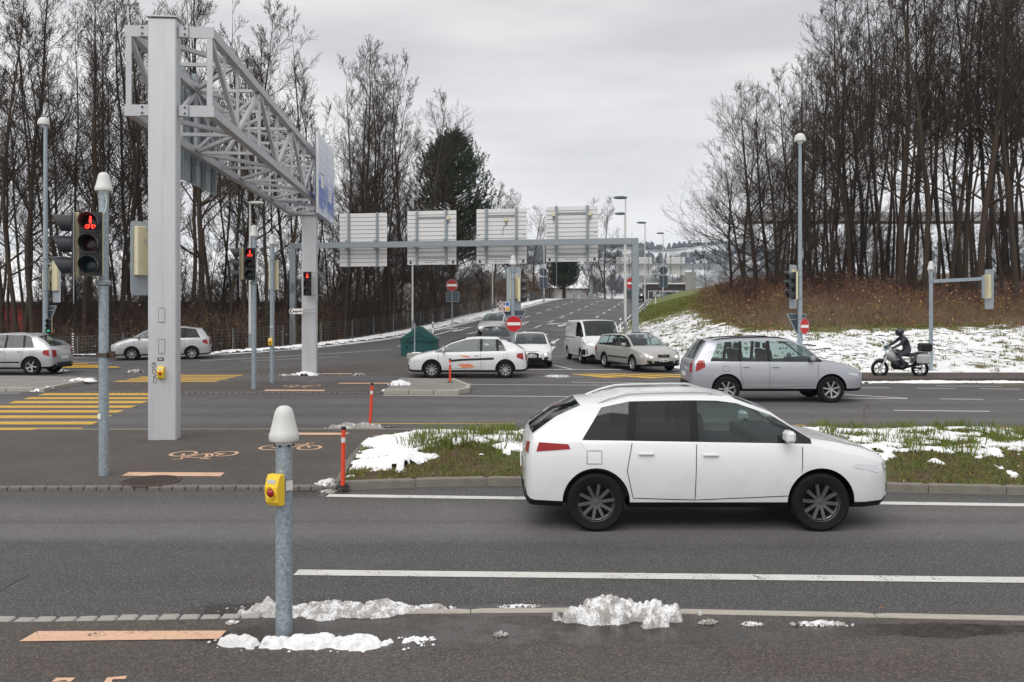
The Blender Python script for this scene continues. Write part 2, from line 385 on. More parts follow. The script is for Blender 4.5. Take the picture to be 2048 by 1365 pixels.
def settmat():
    t = NT('paving_setts'); br = t.n('ShaderNodeTexBrick'); br.inputs['Scale'].default_value = 1; br.inputs['Brick Width'].default_value = .19; br.inputs['Row Height'].default_value = .11; br.inputs['Mortar Size'].default_value = .012
    for k, c in (('Color1', (.27, .26, .24, 1)), ('Color2', (.36, .345, .31, 1)), ('Mortar', (.09, .085, .075, 1))): br.inputs[k].default_value = c
    t.l(t.tc.outputs['Object'], br.inputs['Vector']); t.col(t.mix(t.ramp(t.noise(1.3, 4, .6), (.4, 0.0), (.7, .6)), br.outputs['Color'], (.16, .15, .135))); t.rough(.85); t.bump(br.outputs['Fac'], -.4, .01); return t.m
settmat()
def snowmat(name, dirt):
    t = NT(name); n = t.noise(4.5, 5, .62, dist=.4); n2 = t.noise(11, 5, .7, dist=.3); f = t.noise(75, 4, .8); m = t.noise(28, 4, .75)
    c = t.mix(m, (.78, .785, .80), (.90, .905, .91))
    if dirt:
        sx_ = t.n('ShaderNodeSeparateXYZ'); t.l(t.tc.outputs['Object'], sx_.inputs[0])
        flank = t.ramp(t.math('ADD', t.math('MULTIPLY', sx_.outputs[0], -1.0), t.math('MULTIPLY', t.math('SUBTRACT', n, .5), 1.2)), (.20, 0.0), (.50, min(.75, dirt*1.5)))   # road side thrown grit
        k = t.math('MAXIMUM', t.ramp(n2, (.62-.30*dirt, 0.0), (.72-.28*dirt, min(1, .35+dirt*.9))), t.math('MULTIPLY', flank, t.ramp(m, (.35, .45), (.6, 1.0))), True)
        c = t.mix(k, c, t.mix(m, (.13, .108, .09), (.58, .555, .52)))
        c = t.mix(t.ramp(f, (.56-.06*dirt, 0.0), (.66-.06*dirt, min(1, .25+.8*dirt))), c, (.075, .06, .05))
    t.col(c); t.rough(.9); t.set(Specular_IOR_Level=.15); t.bump(t.mix(.5, f, m), .55, .015); return t.m
snowmat('snow', .0); snowmat('snow_white', .2); snowmat('snow_soiled', .60); snowmat('snow_dirty', .85)
def barkmat(name, a, b, moss):
    t = NT(name); n = t.noise(3, 5, .65, vec=t.mapping((4, 4, .7))); c = t.mix(n, a, b)
    g = t.n('ShaderNodeNewGeometry'); oi = t.n('ShaderNodeObjectInfo')
    c = t.mix(t.ramp(t.noise(.35, 3, .6), (.45, 0.0), (.7, .75)), c, moss)
    c = t.mix(t.math('MULTIPLY', oi.outputs['Random'], .45), c, tuple(x*.55 for x in a)); t.col(c); t.rough(.9); t.bump(n, .5, .03); return t.m
barkmat('bark', (.034, .023, .015), (.066, .045, .029), (.050, .043, .016))
barkmat('bark_red', (.040, .025, .016), (.074, .047, .030), (.052, .042, .017))
barkmat('twig', (.034, .021, .014), (.056, .035, .023), (.040, .029, .014))
barkmat('brush_brown', (.105, .066, .050), (.175, .118, .088), (.12, .09, .055))
barkmat('brush_red', (.15, .042, .036), (.20, .082, .060), (.16, .10, .04))
barkmat('brush_olive', (.20, .145, .05), (.34, .25, .10), (.14, .15, .04))
barkmat('needle', (.022, .046, .018), (.052, .086, .038), (.045, .065, .028))
barkmat('blade', (.10, .16, .018), (.19, .27, .04), (.21, .18, .04))
barkmat('blade_dry', (.19, .135, .04), (.28, .21, .08), (.13, .14, .03))
barkmat('far_tree', (.07, .07, .07), (.12, .12, .12), (.05, .06, .06))
def groundmat():
    t = NT('ground'); at = t.n('ShaderNodeVertexColor'); at.layer_name = 'mask'
    sc_ = t.n('ShaderNodeSeparateColor'); t.l(at.outputs[0], sc_.inputs[0])
    pos = t.n('ShaderNodeNewGeometry').outputs['Position']
    n1 = t.noise(1.1, 6, .68, vec=pos); n2 = t.noise(.18, 3, .5, vec=pos); n3 = t.noise(6, 4, .7, vec=pos)
    lit = t.mix(n3, (.060, .036, .022), (.15, .092, .05)); grs = t.mix(n3, (.07, .105, .015), (.16, .20, .04)); grs = t.mix(t.ramp(n1, (.45, 0.0), (.65, .8)), grs, (.11, .082, .03))
    g = t.mix(sc_.outputs[1], lit, grs)
    thr = t.math('SUBTRACT', sc_.outputs[0], t.math('ADD', t.math('MULTIPLY', n1, .75), t.math('MULTIPLY', n3, .25)))
    sn = t.ramp(t.math('ADD', t.math('MULTIPLY', thr, 6), .5, True), (.3, 0.0), (.7, 1.0))
    t.col(t.mix(sn, g, t.mix(n3, (.72, .725, .735), (.86, .865, .875)))); t.rough(.85)
    t.bump(t.mix(.6, n3, sn), .7, .06); return t.m
groundmat()
def hillmat():
    t = NT('hill_snow'); n = t.noise(.012, 4, .6); t.col(t.mix(t.ramp(n, (.44, 0.0), (.56, 1.0)), (.62, .63, .65), (.14, .145, .14))); t.rough(.9); return t.m
hillmat()
def viamat():
    t = NT('viaduct_concrete'); t.col(t.mix(t.noise(.5, 4), (.34, .34, .34), (.46, .46, .455))); t.rough(.85); return t.m
viamat()
def posterm():
    t = NT('poster_blue'); pos = t.n('ShaderNodeNewGeometry').outputs['Position']; g = t.n('ShaderNodeSeparateXYZ'); t.l(pos, g.inputs[0])
    n = t.noise(1.5, 5, .6, vec=pos); h = t.math('ADD', t.math('DIVIDE', t.math('SUBTRACT', g.outputs['Z'], 5.45), 2.55), t.math('MULTIPLY', t.math('SUBTRACT', n, .5), .55))
    t.col(t.ramp(h, (.06, (.60, .66, .78)), (.14, (.04, .11, .45)), (.36, (.05, .13, .50)), (.46, (.42, .52, .78)), (.60, (.62, .67, .80)), (1.0, (.72, .75, .82)))); t.rough(.35); return t.m
posterm()
# ------------------------------------------------------------------ numpy meshes
def np_mesh(name, v, f, mats, mi=None, smooth=False):
    v = np.asarray(v, dtype=np.float32); f = np.asarray(f, dtype=np.int32); k = f.shape[1]
    me = bpy.data.meshes.new(name); me.vertices.add(len(v)); me.vertices.foreach_set('co', v.ravel())
    me.loops.add(f.size); me.loops.foreach_set('vertex_index', f.ravel()); me.polygons.add(len(f))
    me.polygons.foreach_set('loop_start', np.arange(0, f.size, k, dtype=np.int32))
    for m in (mats if isinstance(mats, (list, tuple)) else [mats]): me.materials.append(m)
    if mi is not None: me.polygons.foreach_set('material_index', np.asarray(mi, dtype=np.int32))
    if smooth: me.polygons.foreach_set('use_smooth', np.ones(len(f), dtype=bool))
    me.update(calc_edges=True); me.validate(); return me
def tubes_np(P0, P1, R0, R1, sides=3):
    """many tapered tubes at once"""
    P0 = np.asarray(P0, float); P1 = np.asarray(P1, float); R0 = np.asarray(R0, float); R1 = np.asarray(R1, float)
    n = len(P0); d = P1-P0; d /= np.maximum(np.linalg.norm(d, axis=1, keepdims=True), 1e-9)
    ref = np.where(np.abs(d[:, 2:3]) > .9, np.array([[1., 0, 0]]), np.array([[0, 0, 1.]])); a = np.cross(d, ref); a /= np.maximum(np.linalg.norm(a, axis=1, keepdims=True), 1e-9); b = np.cross(d, a)
    vs = []
    for P_, R_ in ((P0, R0), (P1, R1)):
        for i in range(sides):
            t = 2*pi*i/sides; vs.append(P_+a*(R_[:, None]*cos(t))+b*(R_[:, None]*sin(t)))
    V = np.stack(vs, 1).reshape(-1, 3); base = (np.arange(n)*2*sides)[:, None]
    Fs = [base+np.array([[i, (i+1) % sides, sides+(i+1) % sides, sides+i]]) for i in range(sides)]
    return V, np.stack(Fs, 1).reshape(-1, 4)
def fbm(x, y, s, o=4, seed=0.0):
    return noise.fractal(Vector((x*s, y*s, seed)), 1.0, 2.0, o)

# ------------------------------------------------------------------ ground sheet
def axis(lo, hi, step, far, ratio=1.22):
    a = list(np.arange(lo, hi+1e-6, step)); s = step; x = a[-1]
    while x < far: s *= ratio; x += s; a.append(x)
    return a
xs = axis(0, 42, .75, 2600); xs = [-x for x in xs[:0:-1]]+xs
ys = [-40, -25, -15, -8]+axis(-4, 120, .75, 2600)
gv, gm = [], []
for Y in ys:
    L, R = Ledge(Y), Redge(Y)
    for X in xs:
        z = tz(X, Y); inside = (Y < 32.7) or (Y < 43.1 and X < R) or (L+.05 < X < R-.05)
        if inside and Y < 330: z -= .07
        gv.append((X, Y, z))
        # mask: R = snow cover, G = grass (1) or leaf litter (0)
        if Y > 250: s, g = .50+.18*noise.noise(Vector((X*.006, Y*.006, 5))), .2
        elif X > R:
            t = min((X-R)*1.6, Y-BANKY); s = .60 if t < 8 else lerp(.60, .12, sst(8, 11.5, t))
            s *= 1-.8*sst(62, 80, Y)*(1-sst(12, 16, t)); s += .08*noise.noise(Vector((X*.3, Y*.3, 0)))
            g = 1-sst(8, 11, t)
            if t > 10 and X > 60: s = .3
            if Y < 60 and X > 17: s = lerp(s, .55, sst(17, 25, X)*(1-sst(9, 14, t)))
        else:
            t = L-X; s = .95 if t < 1.5 else lerp(.95, .34, sst(1.5, 3.2, t)); g = .15
            if Y < 47 and X < -18: s, g = (.8 if Y < 45 else .36), .2
            if Y > 72: s = max(s, lerp(.36, .72, sst(72, 85, Y)))
        gm.append((min(1, max(0, s)), g, 0, 1))
nx = len(xs)
gf = [(j*nx+i, j*nx+i+1, (j+1)*nx+i+1, (j+1)*nx+i) for j in range(len(ys)-1) for i in range(nx-1)]
me = np_mesh('ground', gv, gf, M['ground'], smooth=True)
ca = me.color_attributes.new('mask', 'FLOAT_COLOR', 'POINT'); ca.data.foreach_set('color', np.asarray(gm, dtype=np.float32).ravel())
ground = tag(link('ground', me), 'snow patched grass bank and woodland floor around the junction', kind='structure')

# ------------------------------------------------------------------ asphalt
rows = list(np.arange(6.4, 32.5, .9))+[32.54]; V = []; Fc = []
def strip(rows, lf, rf, n, zoff):
    V, Fc = [], []
    for Y in rows:
        l, r = lf(Y), rf(Y)
        for i in range(n+1):
            X = lerp(l, r, i/n); V.append((X, Y, (zramp(Y) if Y > 32 else 0)+zoff))
    for j in range(len(rows)-1):
        for i in range(n): Fc.append((j*(n+1)+i, j*(n+1)+i+1, (j+1)*(n+1)+i+1, (j+1)*(n+1)+i))
    return V, Fc
V, Fc = strip([5.5, 10, 18, 25, 32.6], lambda Y: -120, lambda Y: 130, 8, 0)
road = tag(link('road', np_mesh('road', V, Fc, M['asphalt'])), 'grey asphalt carriageways of the junction', kind='structure')
V, Fc = strip([32.6, 33, 33.4, 34, 35]+list(np.arange(36, 43.1, 1)), lambda Y: -120, Redge, 10, 0)
V2, F2 = strip([43]+[43.6, 44.2, 45]+list(np.arange(46, 200, 1.5)), Ledge, Redge, 8, 0)
o = len(V); V += V2; Fc += [tuple(i+o for i in f) for f in F2]
ramp = tag(link('ramp_road', np_mesh('ramp_road', V, Fc, M['asphalt_ramp'], smooth=True)), 'asphalt slip road climbing away between the woods', kind='structure')

def slab(name, pts, z, mat, label, bottom=-.05, side=None):
    mb = MB(); n = len(pts); top = [Vector((p[0], p[1], z)) for p in pts]; bot = [Vector((p[0], p[1], bottom)) for p in pts]
    mb.add(top+bot, [tuple(range(n))], 0); mb.add(top+bot, [(i, (i+1) % n, n+(i+1) % n, n+i) for i in range(n)], 1 if side else 0)
    return tag(mb.build(name, [M[mat]]+([M[side]] if side else [])), label, kind='structure')
ISL = .05
KERB = [(-9, 6.66), (-3.6, 6.67), (-1.9, 6.75), (-1.2, 6.83), (.5, 6.87), (1.5, 6.83), (4.2, 6.67), (9, 6.5)]
slab('footpath', [(-14, -4)]+[(14, -4)]+[(x, y) for x, y in KERB[::-1]], .03, 'asphalt_path', 'brownish damp asphalt footpath in the foreground')
f0 = G(-260, 980); f1 = G(688, 977); b1 = G(745, 866); b0 = G(-260, 866)
slab('traffic_island', [f0, f1, (G(692, 972).x, G(692, 972).y), G(745, 876), (24, 16.55), (24, 17.45), (b1.x, 17.35), b0], ISL, 'asphalt_path', 'asphalt traffic island under the big column', side='kerb_stone')
slab('refuge_island', [G(170, 786), G(775, 787), G(772, 765), G(235, 766)], .03, 'asphalt_path', 'asphalt refuge between the carriageways')
slab('refuge_island', [G(300, 750.5), G(1115, 751), G(1010, 741), G(860, 722), G(640, 733)], .025, 'asphalt_path', 'wedge of asphalt around the far gantry column')
ci = slab('paved_island', [G(768, 789), G(905, 790), G(934, 785), G(936, 778), G(905, 765), G(800, 763)], .12, 'paving_setts', 'small paved island with orange post at the kerb', side='kerb_stone')
cl = slab('paved_island', [G(-160, 784), G(92, 783), G(128, 775), G(192, 764), G(186, 760.5), G(60, 758), G(-160, 757)], .10, 'paving_setts', 'stone sett island at the left edge before the crossing', side='kerb_stone')
verge = slab('footpath', [G(1655, 761), (60, 30.4), (60, 33.2), (12.0, 33.2), G(1655, 756)], .06, 'asphalt_path', 'narrow dark path below the snowy bank')

# kerb stones: one bevelled block shared by all
kb = MB().box((0, 0, 0), (1, 1, 1), bev=.06).mesh('kerb_block', M['kerb_stone']); sb = MB().box((0, 0, 0), (1, 1, 1), bev=.1).mesh('sett_block', M['sett_stone'])
ko = MB().box((0, 0, 0), (1, 1, 1), bev=.06).mesh('kerb_block_old', M['kerb_old']); so = MB().box((0, 0, 0), (1, 1, 1), bev=.1).mesh('sett_block_old', M['sett_old'])
def stones(parent, pts, ln, w, h, ztop, me, name, jit=.0, gap=.012):
    pts = [Vector((p[0], p[1], 0)) for p in pts]; seg = 0; pos = 0.0
    lens = [(b-a).length for a, b in zip(pts, pts[1:])]; tot = sum(lens); n = max(1, round(tot/ln)); L = tot/n
    def at(s):
        for (a, b), l in zip(zip(pts, pts[1:]), lens):
            if s <= l or l == lens[-1] and (a, b) == (pts[-2], pts[-1]): return a+(b-a)*(s/l), b-a
            s -= l
    for k in range(n):
        p, d = at((k+.5)*L)
        link(name, me, parent, (p.x, p.y, ztop-h/2+random.uniform(-jit, jit)), (random.uniform(-jit, jit)*2, random.uniform(-jit, jit), atan2(d.y, d.x)+random.uniform(-jit, jit)*2), (L-gap, w*random.uniform(1-jit*4, 1+jit*2), h))
kerbs = MB().box((0, 6.6, -.06), (2, .1, .02)).build('kerb', M['kerb_stone']); tag(kerbs, 'pale stone kerb between the footpath and the nearest lane', kind='structure')
stones(kerbs, [(-4.6, 6.70), (-3.6, 6.72), (-1.95, 6.80)], .152, .10, .12, .038, sb, 'sett', .006, .014)
stones(kerbs, [(-1.9, 6.82), (-1.2, 6.88), (.5, 6.92), (1.5, 6.88), (4.4, 6.71)], 1.55, .09, .14, .040, kb, 'kerb_stone', .001, .01)
islk = MB().box((0, 12.5, -.06), (2, .1, .02)).build('kerb', M['kerb_stone']); tag(islk, 'stone kerb around the traffic island and grass median', kind='structure')
stones(islk, [(-7.4, 11.70), (-2.35, 11.76)], .17, .10, .16, .054, so, 'sett', .006, .014)
stones(islk, [(-2.28, 11.74), (-1.2, 11.95), (-.3, 12.05), (2.5, 11.9), (8.4, 11.25)], 1.0, .12, .22, .115, ko, 'kerb_stone', .001, .01)
stones(islk, [(-2.36, 11.85), (-2.52, 13.5), (-2.62, 15.6), (-2.3, 16.2)], .17, .11, .16, .085, so, 'sett', .008, .014)
stones(islk, [(-2.3, 16.45), (2, 16.75), (12, 16.6)], 1.0, .10, .16, .075, ko, 'kerb_stone', .001, .01)
stones(islk, [(-9.5, 17.36), (-2.0, 17.40), (13, 17.50)], 1.0, .12, .16, .056, ko, 'kerb_stone', .001, .01)
stones(ci, [G(768, 789), G(905, 790), G(934, 785), G(937, 778), G(905, 765)], .7, .14, .2, .135, kb, 'kerb_stone', .001, .02)
stones(cl, [G(-40, 784), G(92, 783), G(128, 775), G(192, 764)], .8, .14, .2, .115, kb, 'kerb_stone', .001, .02)
stones(ramp, [G(170, 786.8), G(775, 787.6)], .18, .10, .12, .040, so, 'sett', .006, .03)
stones(ramp, [G(300, 750.5), G(1115, 751)], .19, .12, .12, .045, so, 'sett', .006, .04)

# ------------------------------------------------------------------ painted markings (children of the road they lie on)
def ribbon(mb, pts, w, z, closed=False):
    pts = [Vector((p[0], p[1], 0)) for p in pts]; n = len(pts); o = []
    for i, p in enumerate(pts):
        a = pts[i-1] if (i or closed) else p; b = pts[(i+1) % n] if (i < n-1 or closed) else p
        d = (b-a); d = d.normalized() if d.length else Vector((1, 0, 0)); q = Vector((-d.y, d.x, 0))*w/2
        zz = (tz(p.x, p.y) if p.y > 32.6 else 0)+z; o += [Vector((p.x+q.x, p.y+q.y, zz)), Vector((p.x-q.x, p.y-q.y, zz))]
    fs = [(2*i, 2*i+1, 2*((i+1) % n)+1, 2*((i+1) % n)) for i in range(n if closed else n-1)]
    return mb.add(o, fs)
def line(a, b, w, mat, parent, z=.005, name='lane_line', T=False):
    g = GT if T else G; p, q = g(*a), g(*b); m = max(1, int((q-p).length/3)) if T else 1
    mb = MB(); ribbon(mb, [p.lerp(q, i/m) for i in range(m+1)], w, z); return mb.build(name, M[mat], parent)
def patch(pts, mat, parent, z=.005, name='marking'):
    mb = MB(); v = [G(*p) for p in pts]; mb.add([(q.x, q.y, z) for q in v], [tuple(range(len(v)))]); return mb.build(name, M[mat], parent)
Wt, Ye, Pe = 'paint_white', 'paint_yellow', 'paint_peach'
for a, b, w, m in [((592, 1146), (2120, 1162), .17, Wt), ((655, 992), (2120, 1012), .17, Wt), ((722, 848), (1030, 848.5), .10, Ye), ((1325, 851), (1612, 851.5), .10, Ye), ((1905, 855), (2120, 856), .10, Ye),
                   ((1788, 821.5), (1980, 823.5), .13, Wt), ((1880, 798.5), (1967, 799.5), .12, Wt), ((2038, 800), (2120, 800.5), .12, Wt), ((765, 791.5), (1815, 798), .13, Wt), ((1690, 790), (1815, 797.3), .13, Wt),
                   ((938, 769.7), (1360, 772), .12, Wt), ((1143, 765.5), (1290, 766.5), .11, Wt), ((1690, 776), (1782, 776.7), .11, Wt), ((1833, 777), (1912, 777.7), .11, Wt), ((1960, 778.3), (2040, 779), .11, Wt), ((1872, 772.6), (2004, 773.6), .10, Wt), ((1985, 768.6), (2120, 769.5), .10, Ye),
                   ((35, 757), (191, 757.2), .12, Wt), ((-60, 787), (41, 787), .12, Wt)]:
    line(a, b, w, m, road)
zig = [(787.1, 791.4, 76, 343), (795.1, 799, 46, 320), (802.6, 807.5, 16, 297.5), (811.8, 816.6, -14, 274), (821.1, 826.2, -44, 249), (831.6, 837.4, -76, 224.5), (843.8, 849.9, -112, 197.6), (856.3, 862.7, -150, 167.6)]
for y0, y1, xl, xr in zig: patch([(xl, y1), (xl+14, y0), (xr, y0), (xr-14, y1)], Ye, road, name='crosswalk_stripe')
for y0, y1 in [(750.6, 752.4), (754.0, 756.0), (757.6, 760.0), (761.8, 764.4)]:
    patch([(228+(764-y1)*5.6, y1), (228+(764-y0)*5.6, y0), (432+(764-y0)*4.2, y0), (432+(764-y1)*4.2, y1)], Ye, road, name='crosswalk_stripe')
for x0, y0, x1, y1 in [(1140, 749, 1210, 756.5), (1165, 748.2, 1300, 757.5), (1205, 747.7, 1372, 756.5), (1262, 747.7, 1380, 752.5)]:
    patch([(x0, y0), (x0+22, y0-.2), (x1+40, y1-1.2), (x1, y1)], Ye, ramp, z=.05 if y0 < 0 else .008, name='crosswalk_stripe')
for y0, y1, xl, xr in [(728.5, 730.2, 120, 170), (731.5, 733.6, 118, 205), (734.6, 737.2, 112, 230)]:
    patch([(xl, y1), (xl+8, y0), (xr, y0), (xr+12, y1)], Ye, ramp, z=.03, name='crosswalk_stripe')
# peach bicycle path bars
def ipatch(pts, z, parent): 
    mb = MB(); v = [G(p[0], p[1], z) for p in pts]; mb.add(v, [tuple(range(len(v)))]); return mb.build('path_bar', M[Pe], parent)
fp = bpy.data.objects['footpath']; isl = bpy.data.objects['traffic_island']; rf = bpy.data.objects['refuge_island']
ipatch([(38, 1283), (75, 1262.5), (453, 1261.5), (438, 1278)], .036, fp)
ipatch([(243, 952), (257, 944.5), (449, 945.5), (441, 953)], ISL+.006, isl); ipatch([(538, 870), (552, 865.5), (700, 866), (690, 870)], ISL+.006, isl)
ipatch([(527, 782.3), (531, 779.6), (651, 779.8), (648, 782.6)], .036, rf); ipatch([(676, 767.7), (679, 766), (782, 766), (780, 767.9)], .036, rf)
ipatch([(640, 748.7), (644, 747), (704, 747), (702, 748.7)], .031, rf)
def bicycle(px, py, z, parent, w, depth, flip=1):
    c = G(px, py, z); s = w/1.75; k = depth/1.05*flip; mb = MB()
    def T(u, v): return (c.x+(u-.87)*s*flip, c.y+(v-.5)*k)
    def rb(pts, th, closed=False): ribbon(mb, [T(*p) for p in pts], th, z-.005+.006, closed)
    th = .055
    for cx in (.34, 1.41): rb([(cx+.31*cos(t*pi/11), .34+.31*sin(t*pi/11)) for t in range(22)], th, True)
    rb([(.34, .34), (.62, .82), (1.22, .80), (1.41, .34)], th); rb([(.34, .34), (.80, .30), (1.22, .80)], th); rb([(.80, .30), (.57, .95)], th); rb([(.45, .97), (.70, .97)], th*1.1); rb([(1.22, .80), (1.16, 1.0), (1.36, 1.03)], th)
    mb.v = [(v[0], v[1], z+.006) for v in mb.v]
    return mb.build('bicycle_symbol', M[Pe], parent)
bicycle(403, 911, ISL, isl, 1.10, .82, -1); bicycle(584, 894, ISL, isl, 1.06, .80, 1); bicycle(602, 773, .03, rf, 1.15, 1.0, -1); bicycle(128, 1400, .03, fp, .86, .62, 1)
# ramp: edge lines, lane dashes, arrows
def rampline(fr, y0, y1, w, off=0):
    n = max(1, int((y1-y0)/2)); mb = MB(); ribbon(mb, [(lerp(Ledge(Y), Redge(Y), fr)+off, Y) for Y in [lerp(y0, y1, i/n) for i in range(n+1)]], w, .012)
    mb.v = [(v[0], v[1], zramp(v[1])+.012) for v in mb.v]; return mb.build('lane_line', M[Wt], ramp)
rampline(0, 47, 165, .15, .35); rampline(1, 40, 165, .15, -.35)
for fr in (.26, .505, .75):
    Y = 60
    while Y < 150: rampline(fr, Y, Y+2.6, .17); Y += 6.0
for a, b, w in [((400, 723), (783, 700), .16), ((482, 723.5), (682, 715), .14), ((1105, 731), (1145, 740.2), .14), ((1058, 740.4), (1245, 740.4), .26), ((806, 689), (905, 661), .22), ((795, 694), (880, 675), .12), ((1062, 722), (1098, 706), .2), ((1085, 717), (1108, 694), .24), ((1090, 695), (1118, 679), .2), ((1068, 682), (1094, 669), .2), ((980, 660), (1012, 652), .14), ((140, 724.8), (222, 728.2), .14)]:
    line(a, b, w, Wt, ramp, .014, T=True)
def arrow(fr, Y, turn):
    X = lerp(Ledge(Y), Redge(Y), fr); dx = (lerp(Ledge(Y+4), Redge(Y+4), fr)-X)/4; mb = MB()
    def T(u, v): return (X+u+dx*v, Y+v, zramp(Y+v)+.013)
    mb.add([T(*p) for p in [(-.09, 2), (.09, 2), (.09, 5), (-.09, 5)]], [(0, 1, 2, 3)]); mb.add([T(*p) for p in [(0, 0), (.42, 2), (-.42, 2)]], [(0, 1, 2)])
    if turn:
        s = turn; mb.add([T(*p) for p in [(0, 4.4), (0, 4.9), (s*1.0, 3.4), (s*.9, 3.0)]], [(0, 1, 2, 3)]); mb.add([T(*p) for p in [(s*1.35, 2.3), (s*.45, 3.0), (s*1.15, 3.9)]], [(0, 1, 2)])
    mb.build('lane_arrow', M[Wt], ramp)
arrow(.37, 68, -1); arrow(.63, 67, -1); arrow(.87, 66, -1); arrow(.13, 62, -1)
# damp patches beside the melting snow, asphalt cracks
for pts_, w_ in [([(0, 1182), (30, 1165), (62, 1150)], .012), ([(372, 808), (420, 800), (470, 790)], .02), ([(1120, 905), (1160, 880), (1200, 868)], .012), ]:
    mb = MB(); ribbon(mb, [G(*p) for p in pts_], w_, .003); mb.build('asphalt_crack', M['sign_black'], road)
q = G(302, 963, ISL); mh = thing('manhole_cover', 'round rusty iron manhole cover beside the peach bar on the island', 'manhole', (q.x, q.y, ISL))
MB().lathe([(0, .012), (.33, .012), (.335, .008)], n=32).build('lid', M['iron'], mh, 40)
r_ = MB().lathe([(.345, .002), (.345, .014), (.39, .014), (.395, .0)], n=32).build('frame_ring', M['iron'], mh)
rb = MB()
for i in range(-5, 6):
    h = sqrt(max(0, .31**2-(i*.055)**2)); rb.box((i*.055, 0, .015), (.022, 2*h, .008))
rb.build('tread_ribs', M['iron'], mh)

# ------------------------------------------------------------------ grass median with melting snow
def medz(X, Y):
    f = pw([(-2.28, 11.82), (-1.2, 12.03), (-.3, 12.13), (2.5, 11.98), (8.4, 11.33), (12, 11)], X); b = pw([(-2.5, 15.6), (-2.2, 16.35), (2, 16.68), (12, 16.52)], X)
    lft = lerp(-2.34, -2.6, sst(11.8, 15.8, Y)); t = min(Y-f, b-Y, X-lft)
    if t < 0: return None
    return .09+.24*sst(0, 1.6, t)+.05*noise.noise(Vector((X*.7, Y*.7, 2)))*sst(0, 1, t)
def gridmesh(x0, x1, y0, y1, st, zf):
    nx, ny = int((x1-x0)/st)+1, int((y1-y0)/st)+1; idx = {}; V = []; Fc = []
    for j in range(ny):
        for i in range(nx):
            z = zf(x0+i*st, y0+j*st)
            if z is not None: idx[(i, j)] = len(V); V.append((x0+i*st, y0+j*st, z))
    for j in range(ny-1):
        for i in range(nx-1):
            k = [(i, j), (i+1, j), (i+1, j+1), (i, j+1)]
            if all(q in idx for q in k): Fc.append([idx[q] for q in k])
    return V, Fc
def gmat():
    t = NT('median_soil'); n = t.noise(5, 5, .7); n2 = t.noise(1.2, 3, .6)
    t.col(t.mix(t.ramp(n2, (.4, 0.0), (.6, 1.0)), t.mix(n, (.055, .033, .02), (.12, .075, .04)), t.mix(n, (.05, .065, .014), (.10, .11, .03)))); t.rough(.95); t.bump(t.noise(30, 4, .7), .8, .03); return t.m
gmat()
V, Fc = gridmesh(-2.7, 11.0, 11, 16.9, .12, medz)
tag(link('grass_median', np_mesh('grass_median', V, Fc, M['median_soil'], smooth=True)), 'low grass median between the two carriageways', kind='structure')
def snowcov(X, Y):
    f = pw([(-2.28, 11.82), (-.3, 12.13), (2.5, 11.98), (8.4, 11.33), (12, 11)], X)
    s = -.07+.55*fbm(X, Y*1.25, .75, 3, 4.2)+.62*fbm(X, Y, 3.0, 3, 1.1)+.16*fbm(X, Y, 9, 3, 8)
    s += .24*sst(.9, 1.9, Y-f)-.55*(1-sst(.25, 1.1, Y-f))-.3*sst(3.6, 4.6, Y-f)
    a = G(715, 915, .2); s += .55*math.exp(-(((X+1.95)/.38)**2+((Y-14.3)/.9)**2))     # drift along the left edge
    s += 1.0*math.exp(-(((X+1.62)/.24)**2+((Y-12.75)/.34)**2))                            # heap at the corner
    return s
def snz(X, Y):
    z = medz(X, Y)
    if z is None: return None
    s = snowcov(X, Y)
    if s < -.12: return None
    heap = .10*math.exp(-(((X+1.62)/.22)**2+((Y-12.75)/.30)**2))
    return z+(.008+.045*min(1, s*2.4)**.6 if s > 0 else .012+s*.5)+heap*(1+.5*fbm(X, Y, 9, 3))+.012*fbm(X, Y, 14, 2, 3)
V, Fc = gridmesh(-2.7, 9.6, 11.4, 16.9, .034, snz)
tag(link('median_snow', np_mesh('median_snow', V, Fc, M['snow'], smooth=True)), 'patchy melting snow lying on the grass median', 'snow', kind='stuff')
def blades(name, pts, h, w, lean, mats, label, cat, drymix=.3):
    n = len(pts); pts = np.asarray(pts, float); a = np.random.uniform(0, 2*pi, n); hh = h*np.random.uniform(.45, 1.25, n); ww = w*np.random.uniform(.7, 1.4, n)
    ld = np.random.uniform(0, 2*pi, n); ln = hh*np.random.uniform(.1, lean, n)
    sx = np.stack([np.cos(a)*ww, np.sin(a)*ww, np.zeros(n)], 1); md = np.stack([np.cos(ld)*ln*.35, np.sin(ld)*ln*.35, hh*.6], 1); tp = np.stack([np.cos(ld)*ln, np.sin(ld)*ln, hh*(1-.3*np.minimum(1, ln/hh)**2)], 1)
    V = np.stack([pts-sx, pts+sx, pts+md+sx*.7, pts+md-sx*.7, pts+tp+sx*.1, pts+tp-sx*.1], 1).reshape(-1, 3); b = (np.arange(n)*6)[:, None]
    Fc = np.stack([b+np.array([[0, 1, 2, 3]]), b+np.array([[3, 2, 4, 5]])], 1).reshape(-1, 4)
    mi = np.repeat((np.random.rand(n) < drymix).astype(int), 2)
    return tag(link(name, np_mesh(name, V, Fc, mats, mi)), label, cat, kind='stuff')
pts = []
rnd = random.Random(3)
while len(pts) < 42000:
    X, Y = rnd.uniform(-2.6, 9.8), rnd.uniform(11.3, 16.7); z = medz(X, Y)
    if z is None: continue
    s = snowcov(X, Y); cl_ = fbm(X, Y, 2.2, 2, 6)
    if s > .06 and rnd.random() > .05: continue
    if cl_ < -.25 and rnd.random() > .25: continue
    pts.append((X, Y, z-.01))
blades('grass', pts, .070, .0045, 1.6, [M['blade'], M['blade_dry']], 'green and straw coloured grass poking through the median snow', 'grass', .38)
pts = []                         # tall clumps along the back of the median
